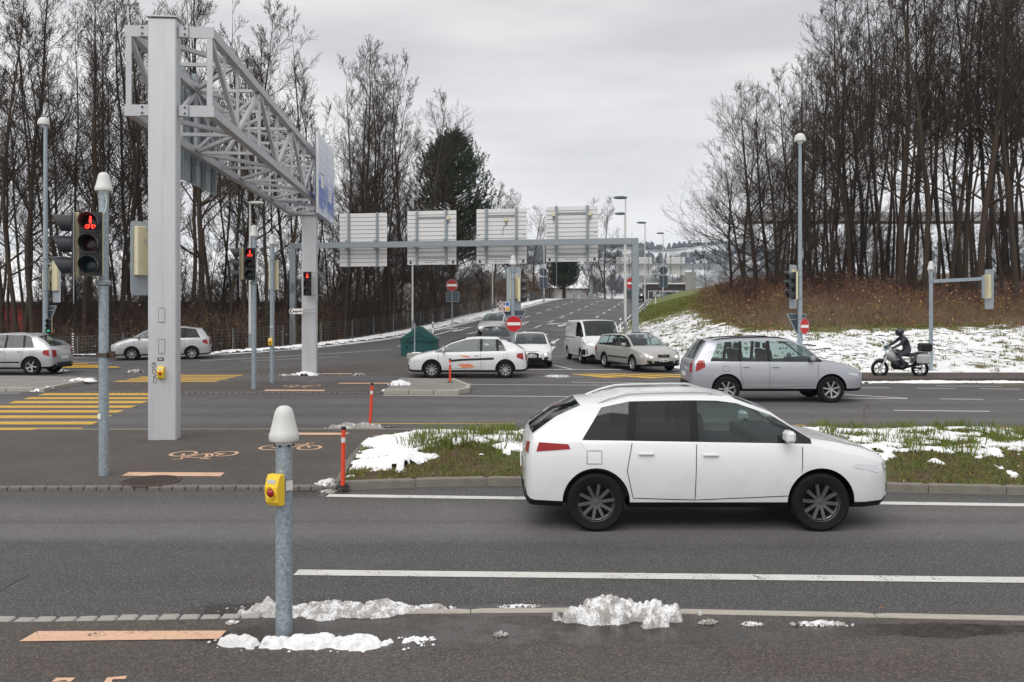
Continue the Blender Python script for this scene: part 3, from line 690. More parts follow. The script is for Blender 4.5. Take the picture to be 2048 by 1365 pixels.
for c in range(150):
    X, Y = rnd.uniform(-1.6, 9.5), rnd.uniform(12.9, 16.2)
    for k in range(45):
        x, y = X+rnd.gauss(0, .10), Y+rnd.gauss(0, .10); z = medz(x, y)
        if z is not None: pts.append((x, y, z))
blades('grass_clumps', pts, .20, .007, 1.1, [M['blade'], M['blade_dry']], 'taller green grass clumps along the back of the median', 'grass', .12)
# fallen leaves on the asphalt and the median edge
lv, lf_ = [], []
for k in range(420):
    if k < 12: X, Y, z = rnd.uniform(-5, 5), rnd.uniform(5.2, 12), .012
    elif k < 300:
        X = rnd.uniform(-2.2, 9); Y = pw([(-2.28, 11.82), (-.3, 12.13), (2.5, 11.98), (8.4, 11.33)], X)+rnd.uniform(.02, .6); z = (medz(X, Y) or .1)+.015
    else: X, Y, z = rnd.uniform(11, 24), rnd.uniform(31.0, 33.2), .075
    if Y < 6.7: z = .045
    a = rnd.uniform(0, 6.28); s = rnd.uniform(.014, .028); o = len(lv)
    for t, l in ((0, 1), (1.3, .6), (2.6, .75), (3.6, .75), (5, .6)): lv.append((X+s*l*cos(a+t), Y+s*l*sin(a+t), z+rnd.uniform(0, .012)))
    lf_.append((o, o+1, o+2, o+3)); 
tag(link('fallen_leaves', np_mesh('fallen_leaves', lv, lf_, [M['leaf_brown'], M['leaf_tan']], [i % 2 for i in range(len(lf_))])), 'scattered brown fallen leaves on road and median', 'leaves', kind='stuff')

# ------------------------------------------------------------------ heaps of old snow
def heap(label, px, py, w, dpt, h, mat, z0=.0, seed=0, st=None, skew=0.0, cut=.16, T=False, group='snow heaps'):
    c = GT(px, py) if T else G(px, py, z0); z0 = c.z if T else z0
    h *= .58; w *= .93; st = st or max(.0095, .0016*c.y); V = []; idx = {}; nx, ny = int(w*1.25/st), int(dpt*1.4/st)
    for j in range(ny+1):
        for i in range(nx+1):
            x, y = (i/nx-.5)*w*1.25, (j/ny-.5)*dpt*1.4; u, v = x/(w/2), y/(dpt/2)+.22*noise.noise(Vector((x*2.2/w*1.5, 0, seed+5)))
            r = sqrt(u*u+v*v)
            e = max(-.6, 1-r**1.7)+.85*fbm(x/w, y/w, 5.0, 3, seed)+.45*fbm(x, y, 2.6/dpt, 2, seed+9)+.14*fbm(x, y, 16, 2, seed+3)
            e *= 1+skew*u; e -= cut
            if e > -.55:
                bump = 0
                for fq, am in ((8, .034), (17, .034), (34, .020), (66, .010)):          # rounded clods of refrozen snow
                    d1 = noise.voronoi(Vector((x*fq, y*fq*1.15, seed)))[0][0]; bump += am*sqrt(max(0, 1-min(1, d1/.72)**2))
                k_ = min(1, h/.13)
                zz = h*.80*(e**.62)+(bump*k_-.012*k_)*min(1, e*5+.15) if e > 0 else max(-.07, e*h*.9)
                idx[(i, j)] = len(V); V.append((x, y, zz))
    Fc = [[idx[q] for q in k] for j in range(ny) for i in range(nx) for k in [[(i, j), (i+1, j), (i+1, j+1), (i, j+1)]] if all(q in idx for q in k)]
    if not Fc: return
    rc = random.Random(int(seed*10)); n_c = 26 if c.y < 14 else 8; Fc = [list(f) for f in Fc]
    for k in range(n_c):               # crumbs broken off the edge
        a = rc.uniform(0, 2*pi); rr = rc.uniform(.98, 1.3); x0, y0 = w/2*rr*cos(a), dpt/2*rr*1.15*sin(a); r0 = rc.uniform(.006, .02)*(1 if c.y < 14 else 2.2); b0 = len(V)
        for dx, dy, dz in ((1, 0, .3), (0, 1, .35), (-1, 0, .25), (0, -1, .3), (.1, .1, 1), (0, 0, -.3)): V.append((x0+dx*r0*rc.uniform(.7, 1.5), y0+dy*r0*rc.uniform(.7, 1.2), max(-.004, dz*r0*rc.uniform(.7, 1.2))))
        for i in range(4): Fc += [[b0+i, b0+(i+1) % 4, b0+4, b0+4], [b0+(i+1) % 4, b0+i, b0+5, b0+5]]
    me = bpy.data.meshes.new('snow_heap'); me.from_pydata(V, [], [f if f[2] != f[3] else f[:3] for f in Fc]); me.materials.append(M[mat]); me.polygons.foreach_set('use_smooth', [True]*len(me.polygons)); o = link('snow_heap', me, None, (c.x, c.y, z0)); return tag(o, label, 'snow heap', group)
heap('long grey slushy snow heap on the lane behind the push button post', 680, 1230, 1.75, .40, .125, 'snow_soiled', 0, 1.3, skew=-.2)
heap('thin tail of slush on the lane right of the long heap', 850, 1217, .42, .07, .045, 'snow_soiled', 0, 4.3)
heap('bright white snow ridge at the foot of the push button post', 645, 1288, 1.45, .24, .10, 'snow_white', .03, 7.7, skew=-.35)
heap('tall snow heap with a dirty left flank on the near kerb', 1242, 1244, 1.12, .40, .30, 'snow_soiled', .0, 11.9, cut=.2)
heap('small slush strip in the lane midway between the two big heaps', 1040, 1215, .30, .055, .04, 'snow_soiled', 0, 15)
heap('flat slush remnant on the near kerb towards the right', 1648, 1250, .42, .06, .045, 'snow_soiled', .03, 18)
heap('little scrap of slush on the kerb right of the tall heap', 1505, 1250, .13, .05, .03, 'snow_soiled', .03, 21)
heap('small snow scrap on the footpath right of the white ridge', 842, 1280, .18, .05, .03, 'snow', .03, 23)
heap('single dark ice lump on the wet footpath', 1000, 1271, .09, .05, .045, 'snow_dirty', .03, 27, st=.006)
heap('dark ice lumps on the kerb just right of the tall heap', 1415, 1247, .13, .05, .05, 'snow_dirty', .03, 29, st=.006)
heap('small slush lump on the setts left of the post', 464, 1247, .07, .05, .04, 'snow_soiled', .03, 31, st=.006)
heap('grey slush mound at the corner of the grass median by the orange post', 655, 968, .30, .22, .10, 'snow_soiled', ISL, 35)
heap('slush crumbs spilling over the island kerb', 655, 985, .22, .16, .05, 'snow_dirty', 0, 36)
heap('brown speckled slush bank around the leaning orange post', 712, 858, 1.35, .7, .17, 'snow_dirty', 0, 38, cut=.2)
heap('low grey slush strip behind the grass median', 985, 857, .75, .25, .08, 'snow_dirty', 0, 41)
heap('thin slush trail between the two strips behind the median', 850, 860, 1.1, .12, .04, 'snow_dirty', 0, 43)
heap('white snow heap on the small paved island', 800, 770, .62, .7, .20, 'snow', .12, 45)
heap('snow lump at the left tip of the small paved island', 772, 784, .42, .35, .12, 'snow', 0, 47)
heap('snow heap at the foot of the far gantry column', 612, 750, .95, .5, .17, 'snow', .02, 49)
heap('grey slush left of the far gantry column', 572, 751, .55, .4, .07, 'snow_dirty', .02, 51)
heap('dark slush lump beside the white hatchback', 718, 751, .5, .4, .12, 'snow_dirty', 0, 53)
heap('small dirty snow patch in front of the white van', 1115, 754, .95, .6, .10, 'snow_soiled', 0, 55)
heap('snow on the kerb tip of the sett island', 163, 762, .95, .5, .12, 'snow', .1, 57)
heap('snow at the near corner of the sett island', 75, 783, .5, .3, .10, 'snow', 0, 59)
heap('snow lump on the sett island corner', 95, 778, .28, .2, .12, 'snow', .05, 60)
heap('slush pile on the far kerb left of the big column', 272, 745, .75, .5, .16, 'snow_dirty', 0, 61)
heap('snow beside the rear wheel of the car at the left edge', 118, 743, .6, .5, .15, 'snow', 0, 63)
heap('long thin snow ridge along the far kerb at the right', 1890, 765.5, 7.5, .5, .10, 'snow', 0, 66, st=.06, cut=.1)
# ------------------------------------------------------------------ poles, signals, signs
UP = Vector((0, 0, 1))
def frame(f):
    f = Vector((f[0], f[1], 0)).normalized(); r = f.cross(UP); return r, f, UP        # right (seen along f), forward, up
class TB(MB):
    """MB whose points pass through a local frame: x right, y forward, z up about origin"""
    def __init__(s, o, f): super().__init__(); s.o = Vector(o); s.R, s.Fw, s.U = frame(f)
    def add(s, vs, fs, mi=0): return super().add([s.o+s.R*v[0]+s.Fw*v[1]+s.U*v[2] for v in vs], fs, mi)
def cap_mb(r, z, h=.30):
    mb = MB(); mb.lathe([(r*.9, z-.03), (r*1.02, z-.03), (r*1.02, z), (r*1.72, z), (r*1.78, z+.012), (r*1.78, z+.05), (r*1.66, z+.06), (r*1.28, z+h*.62), (r*1.12, z+h*.80), (r*.86, z+h*.93), (r*.45, z+h*.99), (0, z+h)], n=24); return mb
def button_box(parent, o, f, s=1.0, name='push_button_box'):
    t = TB(o, f); w, d, h = .055*s, .085*s, .215*s
    prof = [(-.0, -h/2), (.050*s, -h/2), (.074*s, -h*.36), (.085*s, -h*.05), (.085*s, h*.12), (.062*s, h*.42), (.052*s, h/2), (0, h/2)]
    t.prism([(-w, y, z) for y, z in prof], (2*w, 0, 0)); b = t.build(name, M['button_yellow'], parent)
    m = b.modifiers.new('soft', 'BEVEL'); m.width = .007*s; m.segments = 2
    k = TB(Vector(o)+t.Fw*(.083*s)+UP*(-.012*s), f); k.lathe([(0, .022*s), (.018*s, .019*s), (.029*s, .006*s), (.031*s, 0)], n=20, axis='y'); k.build('button', M['button_red'], b, 60)
    k = TB(Vector(o)+t.Fw*(.083*s)+UP*(-.012*s), f); k.lathe([(.033*s, .0), (.041*s, .008*s), (.045*s, 0)], n=20, axis='y'); k.build('button_ring', M['button_yellow'], b)
    k = TB(Vector(o)+t.Fw*(.069*s)+UP*(.062*s), f); k.box((0, .004, 0), (.062*s, .012, .026*s)); k.build('info_plate', M['cap_plastic'], b)
    return b
def symbol(mb, kind, r):
    if kind == 'ped_bike':
        mb.lathe([(0, .003), (r*.13, .003)], (0, 0, r*.66), 10, 'y'); mb.prism([(-r*.13, .003, r*.5), (r*.13, .003, r*.5), (r*.16, .003, r*.05), (r*.05, .003, -r*.05), (-r*.05, .003, -r*.05), (-r*.16, .003, r*.05)], (0, .002, 0))
        for sx in (-1, 1):
            mb.lathe([(r*.17, .003), (r*.27, .003)], (sx*r*.36, 0, -r*.55), 14, 'y'); mb.bar((sx*r*.36, .004, -r*.55), (0, .004, -r*.12), .003, r*.09, up=(0, 1, 0)); mb.bar((sx*r*.36, .004, -r*.55), (sx*r*.06, .004, -r*.45), .003, r*.08, up=(0, 1, 0))
    elif kind == 'ped':
        mb.lathe([(0, .003), (r*.17, .003)], (0, 0, r*.58), 10, 'y'); mb.prism([(-r*.16, .003, r*.36), (r*.16, .003, r*.36), (r*.42, .003, -r*.7), (-r*.42, .003, -r*.7)], (0, .002, 0))
    elif kind == 'bike':
        for sx in (-1, 1): mb.lathe([(r*.14, .003), (r*.28, .003)], (sx*r*.38, 0, -r*.1), 12, 'y')
        mb.bar((-r*.38, .004, -r*.1), (0, .004, r*.3), .003, r*.1); mb.bar((r*.38, .004, -r*.1), (0, .004, r*.3), .003, r*.1)
    else: mb.lathe([(0, .003), (r*.92, .003)], (0, 0, 0), 20, 'y')
def signal_head(parent, o, f, s=.30, lit=None, kind='full', col='light_red', board=None, front='signal_black', n=3, vis=.85):
    """o = centre of the housing; lenses look along f"""
    h = n*s; t = TB(o, f); t.box((0, -.055, 0), (s*.96, .11, h), bev=.012); hd = t.build('signal_head', M['cream'], parent)
    t = TB(o, f)
    for k in range(n): t.box((0, .012, (1-k)*s if n == 3 else (.5-k)*s), (s, .03, s*.985), bev=.006)
    t.build('front_plate', M[front], hd)
    for k in range(n):
        zc = (n-1)/2*s-k*s; c = Vector(o)+UP*zc+t.Fw*.028; r = s*.37; on = lit == k
        q = TB(c, f); q.lathe([(0, .016), (r*.5, .012), (r*.85, .004), (r, -.004)], n=22, axis='y')
        q.build('lens', M['lens_off_green' if k == 2 else 'lens_off_red'], hd, 60)
        if on:
            q = TB(c+t.Fw*.016, f); symbol(q, kind, r); q.build('lit_symbol', M[col], hd)
        q = TB(c, f); m = 18; ln = s*vis; a0, a1 = radians(-62), radians(242)
        ring = []
        for i in range(m+1):
            a = lerp(a0, a1, i/m); k2 = lerp(.42, 1, ((sin(a)+1)/2)**.8)
            for rr in (r*1.08, r*1.02): ring += [(rr*cos(a), -.01, rr*sin(a)), (rr*cos(a)*1.04, ln*k2, rr*sin(a)*1.04)]
        fs = []
        for i in range(m):
            b = i*4; fs += [(b, b+4, b+5, b+1), (b+2, b+3, b+7, b+6), (b+1, b+5, b+7, b+3)]
        q.add(ring, fs); q.build('visor', M['visor_black'], hd, 50)
    if board:
        w, hb, dz = board; t = TB(Vector(o)+UP*dz, f); rr = .07; pts = []
        for cx, cz, a in ((w/2-rr, hb/2-rr, 0), (-w/2+rr, hb/2-rr, pi/2), (-w/2+rr, -hb/2+rr, pi), (w/2-rr, -hb/2+rr, 3*pi/2)):
            pts += [(cx+rr*cos(a+k*pi/8), -.004, cz+rr*sin(a+k*pi/8)) for k in range(5)]
        t.prism(pts, (0, .008, 0)); t.build('backing_board', M['board_grey'], hd)
    return hd
def clamp(parent, r, z):
    MB().lathe([(r*1.01, z-.025), (r*1.14, z-.025), (r*1.14, z+.025), (r*1.01, z+.025)], n=18).build('clamp', M['galvanised_grey'], parent)
def pole_part(parent, r, h, mat='galvanised', r2=None, name='pole'):
    MB().tube((0, 0, -.05), (0, 0, h), r, r2 or r, 20).build(name, M[mat], parent, 60)
def round_sign(parent, o, f, r, red='sign_red', name='no_entry_sign'):
    t = TB(o, f); t.lathe([(0, .012), (r*.955, .012), (r*.955, .006)], n=36, axis='y'); s = t.build(name, M[red], parent)
    t = TB(o, f); t.lathe([(r*.95, .008), (r*.955, .016), (r, .016), (r*1.01, -.006), (0, -.008)], n=36, axis='y'); t.build('rim', M['sign_rim'], s)
    t = TB(o, f); t.box((0, .014, 0), (r*1.62, .008, r*.36)); t.build('white_bar', M['sign_white'], s); return s
def plate_back(parent, o, f, w, h, name='sign_back_plate'):
    t = TB(o, f); t.box((0, 0, 0), (w, .012, h), bev=.004); s = t.build(name, M['sign_back'], parent); t = TB(o, f)
    for c, z in (((-w/2, 0, 0), (.025, .03, h)), ((w/2, 0, 0), (.025, .03, h)), ((0, 0, h/2), (w-.03, .03, .025)), ((0, 0, -h/2), (w-.03, .03, .025))): t.box(c, z)
    t.build('rim', M['sign_rim'], s); return s
def tri_back(parent, o, f, w):
    h = w*.88; t = TB(o, f); t.prism([(-w/2, -.006, h/2), (w/2, -.006, h/2), (0, -.006, -h/2)], (0, .012, 0)); s = t.build('yield_sign_back', M['sign_back'], parent); t = TB(o, f)
    p = [Vector((-w/2, 0, h/2)), Vector((w/2, 0, h/2)), Vector((0, 0, -h/2))]
    for i in range(3): t.bar(p[i], p[(i+1) % 3], .03, .03, up=(0, 1, 0))
    t.bar((-w*.36, -.02, h*.22), (w*.36, -.02, h*.22), .03, .03); t.build('rim', M['sign_rim'], s); return s

# push button post in the foreground
q = G(568, 1268, .03); t = thing('push_button_post', 'galvanised push button post with conical cap rising from white snow in the foreground', 'button post', q)
pole_part(t, .0605, 1.40); cap_mb(.0605, 1.42, .255).build('cap', M['cap_plastic'], t, 50)
mb = MB()
for k in range(6): a = k*pi/3+.3; mb.tube((.06*cos(a), .06*sin(a), 1.385), (.072*cos(a), .072*sin(a), 1.385), .009, n=8)
mb.build('cap_screws', M['signal_black'], t)
button_box(t, (-.022, -.062, 1.075), (-.42, -.9), 1.05)
TB((.05, -.055, 1.10), (.5, -.8)).box((0, .006, 0), (.05, .004, .07)).build('sticker', M['cap_plastic'], t)

# signal pole on the left island
q = G(207.5, 951, ISL); t = thing('traffic_light', 'pedestrian and cycle signal showing red on the galvanised pole left of the big column', 'traffic light', q)
zp = 4.06; pole_part(t, .067, zp); cap_mb(.067, zp, .27).build('cap', M['cap_plastic'], t, 50)
MB().lathe([(.068, 2.70), (.10, 2.72), (.10, 2.76), (.068, 2.80)], n=20).build('pole_collar', M['galvanised_grey'], t)
signal_head(t, (-.085, -.20, 3.29), (.24, -1), .300, 0, 'ped_bike'); signal_head(t, (-.40, -.06, 3.29), (-.90, -.44), .300, None, board=(.55, 1.35, -.17))
MB().path([(.05, -.06, 4.03), (.075, -.07, 3.9), (.06, -.075, 3.78), (.03, -.07, 3.72)], .008).build('cable', M['cable_white'], t)
MB().box((0, 0, 1.72), (.155, .155, .055)).box((.115, 0, 1.72), (.08, .05, .10)).build('bracket', M['iron'], t)
TB((-.03, -.062, .85), (-.3, -1)).box((0, .008, 0), (.05, .003, .075)).build('sticker', M['sign_white'], t)

# ------------------------------------------------------------------ lattice gantry
gB = G(329, 878, ISL); gE = G(619.5, 748, .02); gu = Vector((gE.x-gB.x, gE.y-gB.y, 0)); gL = gu.length; gu.normalize(); gr = gu.cross(UP)
gan = thing('lattice_gantry', 'grey steel lattice gantry on two box columns spanning the carriageway', 'gantry', gB)
Z0, Z1, ZC, HW, OX = 6.02, 7.47, 7.70, .725, .09
def gp(s, x, z): return gu*s+gr*(x+OX)+UP*z
RM = Matrix((gr, gu, UP)).transposed()
MB().box((0, 0, ZC/2-.02), (.50, .30, ZC), rot=RM, bev=.02).build('column', M['column_paint'], gan)
MB().box(Vector((0, 0, ZC+.005)), (.56, .36, .02), rot=RM).build('column_cap', M['column_paint'], gan)
hz = Z0-.05; MB().box(gu*gL+UP*(hz/2-.02), (.55, .32, hz), rot=RM, bev=.02).build('column', M['column_paint'], gan)
MB().box(gu*gL+UP*(hz+.03), (1.75, .5, .10), rot=RM).build('bearing_beam', M['truss_paint'], gan)
S0 = .02
for x in (-HW, HW):
    for z in (Z0, Z1): MB().bar(gp(S0, x, z), gp(gL+.3, x, z), .15, .17).build('chord', M['truss_paint'], gan)
for z in (Z0, Z1):
    MB().bar(gp(S0-.02, -HW-.075, z), gp(S0-.02, HW+.075, z), .04, .205).build('end_beam', M['truss_paint'], gan)
    for x in (-.44, .26):
        mb = MB().box(gp(S0-.06, x, z), (.17, .03, .20), rot=RM); b = mb.build('gusset_plate', M['truss_paint'], gan)
        for dz in (-.055, .055): MB().tube(gp(S0-.09, x+(.03 if x > 0 else -.03), z+dz), gp(S0-.06, x+(.03 if x > 0 else -.03), z+dz), .022, n=8).build('bolt', M['sign_back'], b)
for x in (-HW, HW): MB().bar(gp(S0-.02, x, Z0+.1), gp(S0-.02, x, Z1-.1), .10, .04, up=gu).build('end_post', M['truss_paint'], gan)
NP = 8; ds = gL/NP
for i in range(NP):
    a, b = i*ds, (i+1)*ds; lo, hi = Z0+.05, Z1-.05
    for x in (-HW, HW):
        MB().bar(gp(a, x, hi if i % 2 == 0 else lo), gp(b, x, lo if i % 2 == 0 else hi), .08, .10).build('diagonal_brace', M['truss_paint'], gan)
        MB().bar(gp(b, x, lo), gp(b, x, hi), .06, .06, up=gu).build('upright', M['truss_paint'], gan)
        m_ = (a+b)/2; MB().bar(gp(m_, x, Z0+.02 if i % 2 else Z1-.02), gp(m_, x, (Z0+Z1)/2), .045, .045, up=gu).build('upright', M['truss_paint'], gan)
    for z in (Z0, Z1):
        MB().bar(gp(b, -HW, z-.01), gp(b, HW, z-.01), .07, .07).build('cross_bar', M['truss_paint'], gan)
        MB().bar(gp(a, -HW if i % 2 == 0 else HW, z), gp(b, HW if i % 2 == 0 else -HW, z), .08, .08).build('wind_brace', M['truss_paint'], gan)
    if i % 3 == 1: MB().bar(gp(b, -HW, lo), gp(b, HW, hi), .06, .06).build('sway_brace', M['truss_paint'], gan)
# fittings on the near column
fN = -gu; front = lambda x, z, o=.151: gr*x-gu*o+UP*z
for zc in (2.27, 1.70):
    mb = MB()
    for c, sz in (((0, 0), (.100, .42)),): mb.box(front(0, zc), (.105, .004, .255), rot=RM)
    pl = mb.build('access_plate', M['column_paint'], gan); mb = MB()
    for sx in (-1, 1): mb.box(front(sx*.055, zc, .153), (.006, .004, .27), rot=RM)
    for sz in (-1, 1): mb.box(front(0, zc+sz*.132, .153), (.104, .004, .006), rot=RM)
    for sz in (-1, 1): mb.box(front(0, zc+sz*.115, .155), (.012, .006, .012), rot=RM)
    mb.build('plate_joint', M['sign_back'], pl)
st_ = MB().box(front(-.02, 1.47, .152), (.11, .004, .06), rot=RM).build('sticker', M['sign_black'], gan)
text_mb('485', .05, front(-.02, 1.47, .156), gr, UP).build('sticker_print', M['sign_white'], st_)
button_box(gan, front(-.005, 1.225, .15), fN, 1.05)
mb = MB(); pts = [(-.17, 1.40), (-.10, 1.36), (-.14, 1.31), (-.18, 1.36), (-.12, 1.41), (-.16, 1.30), (-.10, 1.26), (-.14, 1.20), (-.17, 1.25), (-.12, 1.28), (-.08, 1.20), (-.13, 1.15), (-.15, 1.06), (-.11, 1.04), (-.10, 1.12), (-.15, 1.14), (-.09, 1.19), (-.05, 1.24), (-.08, 1.18)]
sm = []
for i in range(len(pts)-1):
    p0, p1, p2, p3 = pts[max(0, i-1)], pts[i], pts[i+1], pts[min(len(pts)-1, i+2)]
    for k in range(5):
        u = k/5; sm.append(tuple(.5*((2*p1[j])+(-p0[j]+p2[j])*u+(2*p0[j]-5*p1[j]+4*p2[j]-p3[j])*u*u+(-p0[j]+3*p1[j]-3*p2[j]+p3[j])*u**3) for j in (0, 1)))
mb.path([front(x, z, .1505) for x, z in sm], .0045, 5); mb.build('graffiti', M['sign_black'], gan)
# signal hung at the left of the big column, seen from behind
q = P(281, 503, 16.15); t = thing('traffic_light', 'cream signal with tall grey backing board hung on the left of the big column', 'traffic light', (q.x, q.y, 0))
signal_head(t, (0, 0, q.z), (-.86, .5), .30, None, board=(.42, 1.36, -.13), vis=.6)
mb = MB()
for z in (.40, -.44): mb.bar((.02, -.02, q.z+z), (.30, -.02, q.z+z), .014, .014)
mb.path([(.10, -.06, q.z+.22), (.16, -.06, q.z+.14), (.22, -.06, q.z+.15), (.25, -.06, q.z+.24)], .010); mb.build('bracket', M['galvanised_grey'], t)
# small red signal + direction sign on the far column
q = P(615, 568, 32.6); t = thing('traffic_light', 'small red pedestrian signal on the far gantry column', 'traffic light', (q.x, q.y, 0)); signal_head(t, (0, 0, q.z), (0, -1), .30, 0, 'ped', vis=.5)
mb = MB()
for z in (.42, -.42): mb.bar((-.2, .1, q.z+z), (.55, .05, q.z+z), .02, .02)
mb.build('bracket', M['galvanised_grey'], t)
q = P(591, 623, 32.7); t = thing('direction_sign', 'white arrow sign reading expo beside the far gantry column', 'road sign', (q.x, q.y, 0))
MB().prism([(-.26, 0, q.z), (-.19, 0, q.z+.10), (.27, 0, q.z+.10), (.27, 0, q.z-.10), (-.19, 0, q.z-.10)], (0, .02, 0)).build('panel', M['sign_white'], t)
mb = MB(); mb.prism([(-.245, -.002, q.z), (-.15, -.002, q.z+.085), (-.10, -.002, q.z+.085), (-.185, -.002, q.z), (-.10, -.002, q.z-.085), (-.15, -.002, q.z-.085)], (0, .003, 0)); text_mb('expo', .125, (.02, -.004, q.z), (1, 0, 0), UP, mb=mb, bold=.004)
for sx in (-.03, .03): mb.lathe([(.014, -.003), (.03, -.003)], (.205+sx, 0, q.z), 10, 'y')
mb.build('lettering', M['sign_black'], t); MB().bar((.27, .03, q.z+.06), (.75, .03, q.z+.06), .02, .02).bar((.27, .03, q.z-.06), (.75, .03, q.z-.06), .02, .02).build('bracket', M['galvanised_grey'], t)
# picture boards on the gantry
def board_sign(label, s0, s1, x, face, mats, back):
    c = gB+gp((s0+s1)/2, x, 0); t = thing('gantry_sign', label, 'gantry sign', (c.x, c.y, 0)); w = s1-s0; z0, h, n = 5.45, 2.55, 10; f = gr*face
    for k in range(n): MB().box(UP*(z0+h*(k+.5)/n), (.05, w, h/n-.012), rot=RM).build('plank', M[mats], t)
    mb = MB(); 
    for sy in (-1, 1): mb.box(UP*(z0+h/2)+gu*(sy*(w/2+.012)), (.07, .024, h), rot=RM)
    mb.build('edge_frame', M['sign_panel'], t)
    for sy in (-.27, .27): MB().box(UP*(z0+h/2)-f*.09+gu*(sy*w), (.10, .12, h+.1), rot=RM).build('mount_post', M['galvanised_grey'], t)
    return t, c, f
t, c, f = board_sign('pale blue picture board on the right of the lattice gantry, nearer of two', 11.15, 12.98, HW+.33, 1, 'poster_blue', 0)
MB().box(f*.03+UP*6.55-gu*.05, (.012, .55, .42), rot=RM).build('screen', M['sign_white'], t); MB().box(f*.028+UP*6.78-gu*.05, (.012, .60, .03), rot=RM).box(f*.028+UP*6.55+gu*.27, (.012, .03, .5), rot=RM).build('screen_edge', M['sign_black'], t)
t, c, f = board_sign('deep blue picture board on the right of the lattice gantry, farther of two', 13.06, 14.85, HW+.33, 1, 'poster_blue', 0)
MB().box(f*.03+UP*6.35-gu*.1, (.012, .75, .5), rot=RM).build('screen', M['sign_white'], t)
mb = MB()
for k in range(4): mb.box(f*.037+UP*(6.5-.1*k)-gu*.1, (.004, .5-.07*k, .035), rot=RM)
mb.build('print_lines', M['blue_sign'], t)
for k, (a, b, nm) in enumerate([(3.6, 5.3, 'nearer'), (5.38, 7.1, 'farther')]):
    t, c, f = board_sign('grey back of a sign board on the left of the lattice gantry, %s of two' % nm, a, b, -HW-.30, -1, 'board_grey', 1)

# ------------------------------------------------------------------ beam gantry over the ramp with four sign boards
A = Vector((PX(586, 53.8), 53.8, 0)); B = Vector((PX(1270, 50), 50, 0)); zb = 6.38
A.z = tz(A.x, A.y); B.z = tz(B.x, B.y); bt = thing('beam_gantry', 'galvanised beam gantry across the slip road carrying four sign boards', 'gantry', A); D = B-A
zA = zb-A.z; dn = Vector((D.x, D.y, 0)).normalized(); nrm = Vector((-dn.y, dn.x, 0))
MB().bar((0, 0, -.2), (0, 0, zA+.17), .34, .34, up=(0, 1, 0)).build('post', M['galvanised_grey'], bt); MB().bar((D.x, D.y, D.z-.3), (D.x, D.y, zA-.17), .36, .36, up=(0, 1, 0)).build('post', M['galvanised_grey'], bt)
MB().bar(Vector((0, 0, zA))-dn*.17, Vector((D.x, D.y, zA))+dn*.19, .34, .34).build('beam', M['galvanised_grey'], bt)
MB().bar((.35, 0, zA-.55), (.2, 0, zA-.17), .1, .1).build('stay', M['galvanised'], bt)
def back_board(label, c, r, w, z0, h, n, mounts, beamz, dk, cams=(), marks=False, beam=True):
    """white ribbed rear of a sign; c = centre on the sign plane (z ignored), r = right vector"""
    t = thing('sign_board', label, 'road sign', (c.x, c.y, 0), 0, dk); f = r.cross(UP)   # towards viewer
    if f.y > 0: f = -f
    rm = Matrix((r, Vector((-r.y, r.x, 0)), UP)).transposed(); ph = h/n
    pm = MB().box((0, 0, 0), (w, .03, ph-.014), rot=rm).mesh('plank', M['sign_panel'])
    for k in range(n): link('plank', pm, t, (0, 0, z0+ph*(k+.5)))
    mb = MB()
    for k in range(1, n): mb.box(UP*(z0+ph*k)+f*.010, (w-.03, .03, .026), rot=rm)
    mb.build('rib_joints', M['rib_joint_grey'], t)
    for k, x in enumerate(mounts):
        MB().box(r*x+f*.075+UP*(z0+h/2), (.13, .10, h+.06), rot=rm).build('mount_post', M['galvanised_grey'], t)
        if beam: MB().box(r*x+f*.56+UP*(beamz+.02), (.11, .05, .62), rot=rm).box(r*x+f*.33+UP*(beamz+.26), (.10, .48, .06), rot=rm).box(r*x+f*.33+UP*(beamz-.26), (.10, .48, .06), rot=rm).build('beam_clamp', M['galvanised'], t)
    for x, z in cams:
        b = MB().box(r*x+f*.08+UP*z, (.19, .12, .22), rot=rm, bev=.01).build('junction_box', M['cream'], t); mb = MB(); sx = -1 if x > 0 else 1
        mb.path([r*(x-.03)+f*.08+UP*(z-.1), r*(x-.03)+f*.07+UP*(z-.36), r*(x+sx*.16)+f*.06+UP*(z-.45), r*(x+sx*.22)+f*.06+UP*(z-.9)], .012); mb.path([r*(x+.04)+f*.08+UP*(z-.1), r*(x+.04)+f*.07+UP*(z-.33)], .012); mb.build('cable', M['sign_back'], b)
    if marks:
        mb = MB()
        for sx in (-1, 1):
            a = r*(sx*(w/2-.2))+f*.018+UP*(z0+.06); mb.prism([a-r*.085, a+r*.085, a+r*.035+UP*.2, a-r*.035+UP*.2], f*.004); mb.box(r*(sx*(w/2-.14))+f*.018+UP*(z0+h*.52), (.13, .004, .03), rot=rm)
        for k in range(16):
            if k not in (5, 12): mb.box(r*(-.40+.045*k)+f*.018+UP*(z0+.15), (.030, .004, .045), rot=rm)
        mb.build('stencil_marks', M['sign_black'], t)
        MB().bar(r*mounts[0]+f*.07+UP*(z0+h*.88), r*mounts[1]+f*.07+UP*(z0+h*.88), .05, .06).bar(r*mounts[0]+f*.07+UP*(z0+h*.13), r*mounts[1]+f*.07+UP*(z0+h*.13), .05, .06).build('cross_rail', M['galvanised_grey'], t)
    return t
wrd = ['leftmost', 'second from left', 'third from left', 'rightmost']
